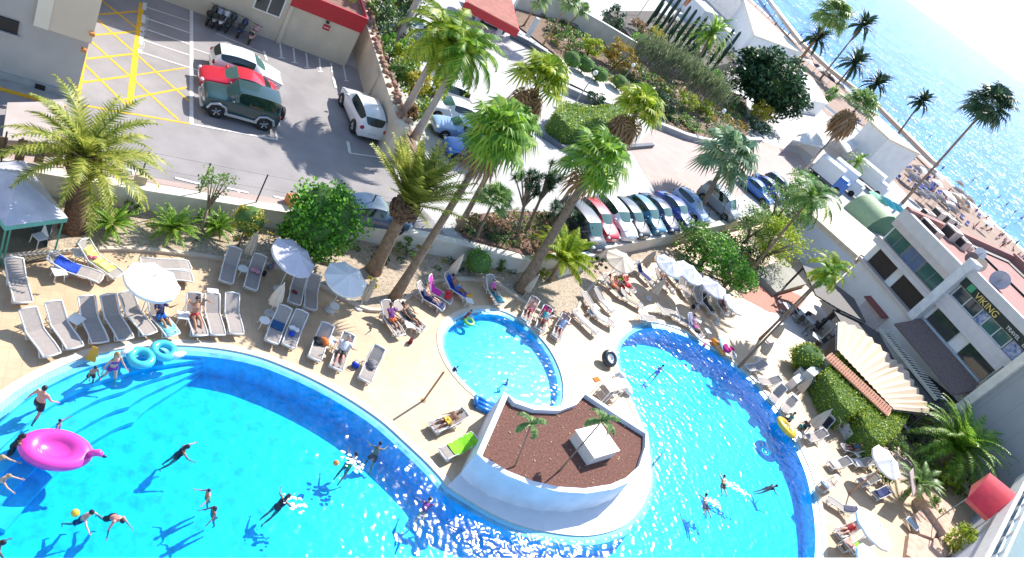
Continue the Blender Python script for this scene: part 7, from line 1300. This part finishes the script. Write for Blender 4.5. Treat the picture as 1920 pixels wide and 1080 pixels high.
standing((401, 953), .28, 200, 'dark haired girl with long wet hair below the coral red child', skeleton(15, (-12, -25), (12, 20), ((65, 35), (55, 20)), (20, 30)), sk='brown', hair='black', hlen=.22, top=(SW(.12, .16, .16), 'suit'), scale=.85)
standing((541, 930), .14, 35, 'swimmer in a black swimsuit with widely opened arms in the middle of the left pool', skeleton(36, (-15, -45), (45, 30), ((75, 50), (75, 50)), (45, 45), head=-10), sk='tan', hair='black', hlen=.12, top=(BK, 'suit'))
standing((668, 852), .14, 50, 'swimmer paddling in the sun glints with a green swimsuit', skeleton(38, (-10, -40), (40, 35), ((95, 40), (60, 40)), (30, 35), head=-10), sk='brown', hair='black', top=(GRS, 'suit'))
standing((713, 832), .14, 70, 'dark haired swimmer nearest the deck edge of the left pool', skeleton(24, (5, -25), (35, 30), ((60, 35), (70, 35)), (30, 40), head=0), sk='tan', hair='black', bottom=BK)
standing((806, 936), .12, 60, 'swimmer with purple top in the brightest sun glints', skeleton(60, (-60, -80), (15, 20), ((90, 20), (120, 30)), (20, 20), head=-30), sk='pink', hair='brown', top=(PUR, 'shirt'))
standing((6, 1018), .2, 10, 'dark swimmer in the bottom left corner by the parapet', skeleton(25, (-20, -30), (10, 20), ((60, 30), (60, 30)), (20, 20)), sk='brown', hair='black', hlen=.1, top=(BK, 'suit'))
c = G(141, 962, .22); m = MB(); m.smooth = True; m.ell((0, 0, 0), .13, 14, 10); tag(m.obj('beach_ball', VYE, None, c), 'yellow ball in the outstretched hand of the man in the left pool', 'ball')
# --- paddling pool and right pool
standing((884, 583), .62, -50, 'child in a maroon top standing at the shallow far end of the paddling pool', skeleton(8, (10, -6), (10, 12), ((30, 15), (20, 15)), (40, 30)), sk='pink', hair='brown', top=(MARS, 'shirt'), bottom=MARS, scale=.68)
c = G(879, 603, -.02); m = MB(); m.smooth = True; m.torus((0, 0, .02), .26, .09, 22, 9); tag(m.obj('swim_ring', VYE if 0 else mt('lime_vinyl', (.25, .62, .12), .3, .1, 3, coat=.4), None, c), 'lime swim ring floating beside the child in the paddling pool', 'swim ring')
standing((858, 688), .30, 20, 'small child in dark swimwear playing at the side of the paddling pool', skeleton(30, (60, 40), (90, 80), ((50, 20), (60, 20)), (30, 30)), sk='tan', hair='black', top=(NVY, 'shirt'), bottom=BK, scale=.6)
standing((952, 712), .22, 120, 'toddler in a blue suit sitting in the glints of the paddling pool', skeleton(20, (70, 60), (80, 70), ((50, 20), (60, 20)), (30, 30)), sk='tan', hair='black', top=(BLS, 'suit'), scale=.55)
standing((1243, 686), .16, 40, 'lone swimmer in the upper part of the right pool', skeleton(25, (5, -25), (35, 30), ((65, 45), (65, 45)), (30, 40), head=0), sk='pink', hair='black', top=(BLS, 'suit'))
standing((1358, 893), .12, 62, 'swimmer doing front crawl with the bigger splash in the right pool', skeleton(80, (-82, -94), (12, 8), ((165, 12), (60, 20)), (12, 20), head=-30), sk='tan', hair='black', bottom=BK)
standing((1324, 928), .10, 70, 'swimmer below the crawl swimmer with the smaller splash', skeleton(76, (-80, -95), (12, 8), ((140, 20), (80, 20)), (15, 20), head=-30), sk='tan', hair='black', bottom=NVY)
standing((1456, 911), .12, -10, 'dark swimmer close to the shaded side of the right pool', skeleton(40, (-20, -40), (25, 25), ((80, 40), (90, 30)), (25, 30), head=-10), sk='brown', hair='black', top=(BK, 'suit'))
FOAM = mt('splash_foam', (.8, .83, .85), .5)
for px, n, L, lab in (((1370, 908), 90, 1.5, 'bigger white splash behind the crawl swimmer'), ((1328, 936), 55, .9, 'smaller white splash behind the second crawl swimmer'), ((655, 862), 45, .8, 'white splash around the swimmer in the green swimsuit'), ((545, 938), 26, .8, 'thin white splash around the swimmer in black')):
    c = G(*px, -.04); m = MB(); rng = random.Random(n)
    for i in range(n): s = rng.uniform(.02, .075); a = rng.gauss(0, .35); r = rng.random()*L-.2*L; m.ell((r*.75+rng.gauss(0, .14), -r*.6+rng.gauss(0, .16), rng.uniform(-.02, .04)), (s*1.5, s, s*.4), 6, 4)
    struct(m.obj('splash', FOAM, None, c), 'stuff')
# --- sunbathers on loungers
def lying(key, lab, x=.98, y=0, knees=(22, 30), arms=((10, 14), (10, 14)), el=(20, 20), **kw):
    loc, a, v = LOUNGE[key]; ln = -(90-BACK[v]) if BACK[v] > 10 else -84; J = skeleton(ln+8, (88+knees[0]*.35, 88+knees[1]*.35), (10+knees[0], 10+knees[1]), arms, el, 7, head=22)
    return person(lab, loc+Vector((math.cos(a)*x-math.sin(a)*y, math.sin(a)*x+math.cos(a)*y, .47)), math.degrees(a)+180, J, **kw)
lying('a6', 'sunbather in a navy top reading under the edge of the white parasol', sk='tan', hair='black', top=(NVY, 'shirt'), bottom=BLS, arms=((60, 25), (60, 25)), el=(60, 60))
lying('a7', 'woman in a red bikini sunbathing with arms folded behind her head', sk='tan', hair='black', top=(SW(.6, .3, .2), 'bikini'), bottom=REDS, bot='b', arms=((165, 40), (165, 40)), el=(-95, -95), knees=(40, 12))
lying('d4', 'man in black shorts and a white top reclining on the pool side lounger', sk='pink', hair='grey', top=(WHS, 'shirt'), bottom=BK, arms=((40, 35), (40, 35)), el=(50, 50), slim=1.08, knees=(30, 10))
lying('e1', 'woman in a purple top sitting on the lounger with an orange towel', sk='brown', hair='brown', top=(PUR, 'shirt'), bottom=ORG, arms=((50, 20), (60, 20)), el=(60, 60))
lying('e2', 'large person in black swimwear lying beside the woman in purple', sk='brown', hair='black', top=(BK, 'suit'), bottom=BK, slim=1.22, scale=1.04)
lying('e3', 'person with pale legs lying on the navy towel by the paddling pool', sk='pale', hair='brown', top=(SW(.55, .2, .12), 'bikini'), bottom=NVY, arms=((150, 30), (40, 20)), el=(-60, 40))
lying('e5', 'tanned sunbather on the blue towel below the closed beige parasol', sk='brown', hair='black', bottom=BLS, slim=1.05)
lying('e6', 'child with a pink top on the teal towel lounger by the kerb', sk='pale', hair='black', top=(PNK, 'shirt'), bottom=BK, scale=.7, x=1.05)
lying('f1', 'sleeper with reddish skin on the far lounger of the paddling pool', sk='pink', hair='brown', bottom=MARS)
lying('f2', 'woman in a turquoise swimsuit on the lounger with the magenta cushion', sk='tan', hair='black', top=(SW(.03, .4, .42), 'suit'))
lying('f3', 'person in a pale blue shirt on the lounger of the group of three', sk='pink', hair='brown', top=(SW(.35, .45, .65), 'shirt'), bottom=SW(.3, .38, .6), arms=((50, 25), (60, 20)), el=(60, 50))
lying('f7', 'sunbather in red swimwear under the cream parasol', sk='pink', hair='brown', top=(REDS, 'suit')); lying('f8', 'sunbather with coral shorts left of the cream parasol', sk='tan', hair='brown', bottom=ORG)
lying('g4', 'sunbather in navy shorts under the patterned parasols', sk='tan', hair='black', bottom=NVY); lying('g8', 'person in a maroon shirt at the white parasol end of the shade strip', sk='tan', hair='brown', top=(MARS, 'shirt'), bottom=BK)
lying('h1', 'woman wrapped in a pink patterned towel at the right pool', sk='pale', hair='black', top=(mt('pink_pattern', (.6, .12, .22), .8, .5, 9, col2=(.75, .6, .62)), 'shirt'), bottom=PNK)
lying('k2', 'person in yellow shorts lying beside the pump house', sk='brown', hair='black', bottom=SW(.65, .40, .03), x=.9); lying('j7', 'person in red swimwear beside the tilted white parasol', sk='pink', hair='brown', top=(REDS, 'suit'))
lying('j3', 'person in dark clothes resting on the shaded grey lounger', sk='tan', hair='black', top=(SW(.06, .10, .14), 'shirt'), bottom=BK)
standing((1066, 588), 1.0, -115, 'tanned man in navy shorts bending over the group by the paddling pool', skeleton(52, (4, 14), (8, 12), ((60, 12), (70, 14)), (20, 20)), sk='pink', hair='grey', bottom=NVY)
standing((1036, 588), 1.25, -60, 'person in a white shirt standing by the group at the paddling pool', skeleton(14, (6, -4), (8, 8), ((30, 14), (40, 14)), (40, 40)), sk='pink', hair='black', top=(WHS, 'shirt'), bottom=SW(.6, .12, .1), scale=.9)
for px, hd, lab, sk, tp, bt in (((1172, 508), 150, 'person in coral red sitting at the edge of the cream parasol shade', 'pink', SW(.55, .10, .08), REDS), ((1180, 516), 170, 'person in orange beside the neon green bag', 'tan', ORG, ORG), ((1160, 520), 120, 'person in white trousers under the cream parasol', 'pink', SW(.5, .15, .18), WHS), ((1520, 790), 200, 'person in black shading among the loungers near the yellow ring', 'tan', SW(.05, .06, .09), BK), ((1490, 775), 160, 'person in teal sitting near the yellow ring', 'tan', SW(.05, .22, .22), NVY)):
    standing(px, .85, hd, lab, skeleton(12, (85, 80), (80, 75), ((40, 20), (45, 20)), (40, 50)), sk=sk, hair='brown', top=(tp, 'shirt'), bottom=bt)
# --- beach crowd (few pixels each)
PROT = []
for J, sk, hr, bt in ((skeleton(3, (10, -8), (6, 10)), 'tan', 'black', BK), (skeleton(0, (4, -4), (4, 4)), 'pink', 'brown', BLS), (skeleton(8, (18, -16), (8, 18)), 'brown', 'black', REDS), (skeleton(-50, (80, 70), (30, 20)), 'pink', 'brown', NVY)):
    PROT.append(person('', (0, 0, -90), 0, J, sk=sk, hair=hr, bottom=bt, voxel=.05))
rng = random.Random(8); cr = []
for i in range(44): cr.append((G(1735+i*4.3+rng.gauss(0, 6), 335+i*3.3+rng.gauss(0, 14), .0), 'beach'))
for i in range(16): cr.append((G(1418+i*9.5+rng.gauss(0, 3), 15+i*8.6+rng.gauss(0, 3), -.6), 'beach'))
for i, px in enumerate(((1408, 2), (1432, 14), (1450, 30), (1466, 46), (1480, 62), (1500, 68), (1515, 88), (1537, 104), (1740, 300), (1765, 318), (1797, 345), (1822, 340), (1848, 356), (1870, 372), (1885, 386), (1900, 400), (1912, 412), (1742, 258), (1680, 232), (1660, 214))): cr.append((G(*px, -1.4), 'shore'))
for i, (p, k) in enumerate(cr):
    z = -.02+(112-p.x)*.0 if 0 else (.2-(p.x-150)*.052 if p.x > 150 else 1.08-(p.x-112)*.0232); z = max(z, -1.75); q = i % 4 if k == 'beach' else i % 3
    c = dup(PROT[q], Vector((p.x, p.y, z+(.9 if q < 3 else .22))), rng.random()*6.28, ('small figure in swimwear far off on the brown beach' if k == 'beach' else 'tiny bather standing at the waterline of the sea'), 'people on the far beach' if k == 'beach' else 'bathers at the waterline'); c.name = 'person'
for o in PROT:
    for c in list(o.children): bpy.data.objects.remove(c)
    bpy.data.objects.remove(o)
# beach parasols and sunbeds in the far crowd
BU = [mt('thatch', (.22, .15, .10), .9, .3, 4), mt('dark_beach_canvas', (.06, .06, .09), .8), PCAN, mt('blue_beach_canvas', (.08, .12, .35), .8)]; pr = []
for i in range(3):
    a = thing('beach_parasol', '', 'parasol', (0, 0, -90)); m = MB(); m.lathe([(.02, 2.5), (.7, 2.3), (1.35, 1.9)], n=9); m.obj('canopy', BU[i], a); m = MB(); m.bar((0, 0, 0), (0, 0, 2.5), .04); m.obj('pole', STEEL, a); pr.append(a)
for i in range(58):
    if i < 40: t = rng.random(); px = (1690+t*120+rng.gauss(0, 14), 318+t*78+rng.gauss(0, 14))
    elif i < 50: t = rng.random(); px = (1600+t*90+rng.gauss(0, 4), 212+t*70+rng.gauss(0, 4))
    else: t = rng.random(); px = (1500+t*80, 112+t*60+rng.gauss(0, 3))
    p = G(*px, 1.2); z = (.2-(p.x-150)*.052 if p.x > 150 else 1.08-(p.x-112)*.0232) if p.x > 112 else 1.1
    k = (2 if i % 4 == 0 else i % 2); c = dup(pr[k], Vector((p.x, p.y, z)), rng.random()*3, ('brown thatched', 'dark canvas', 'white canvas')[k]+' parasol in the crowded beach area beside the restaurant', ('thatched', 'dark', 'white')[k]+' beach parasols'); c.name = 'beach_parasol'
for a in pr:
    for c in list(a.children): bpy.data.objects.remove(c)
    bpy.data.objects.remove(a)
a0 = thing('beach_sunbed', '', 'sunbed', (0, 0, -90)); m = MB(); m.obox((0, 0, .3), (1.3, .6, .06)); m.obj('seat', BU[3], a0); m = MB(); m.obox((.8, 0, .48), (.7, .6, .06), ry=rad(-35)); m.obj('backrest', BU[3], a0); m = MB()
for x in (-.5, .5): m.obox((x, 0, .14), (.06, .55, .28))
m.obj('legs', STEEL, a0)
for i in range(64):
    t = rng.random(); px = (1690+t*130+rng.gauss(0, 15), 316+t*84+rng.gauss(0, 14)) if i < 50 else (1605+t*80, 216+t*66+rng.gauss(0, 4)); p = G(*px, 1.0); z = (.2-(p.x-150)*.052 if p.x > 150 else 1.08-(p.x-112)*.0232) if p.x > 112 else 1.1; c = dup(a0, Vector((p.x, p.y, z)), rng.gauss(.6, .2), 'dark blue beach sunbed among the parasols of the crowded beach', 'beach sunbeds'); c.name = 'beach_sunbed'
for c in list(a0.children): bpy.data.objects.remove(c)
bpy.data.objects.remove(a0)
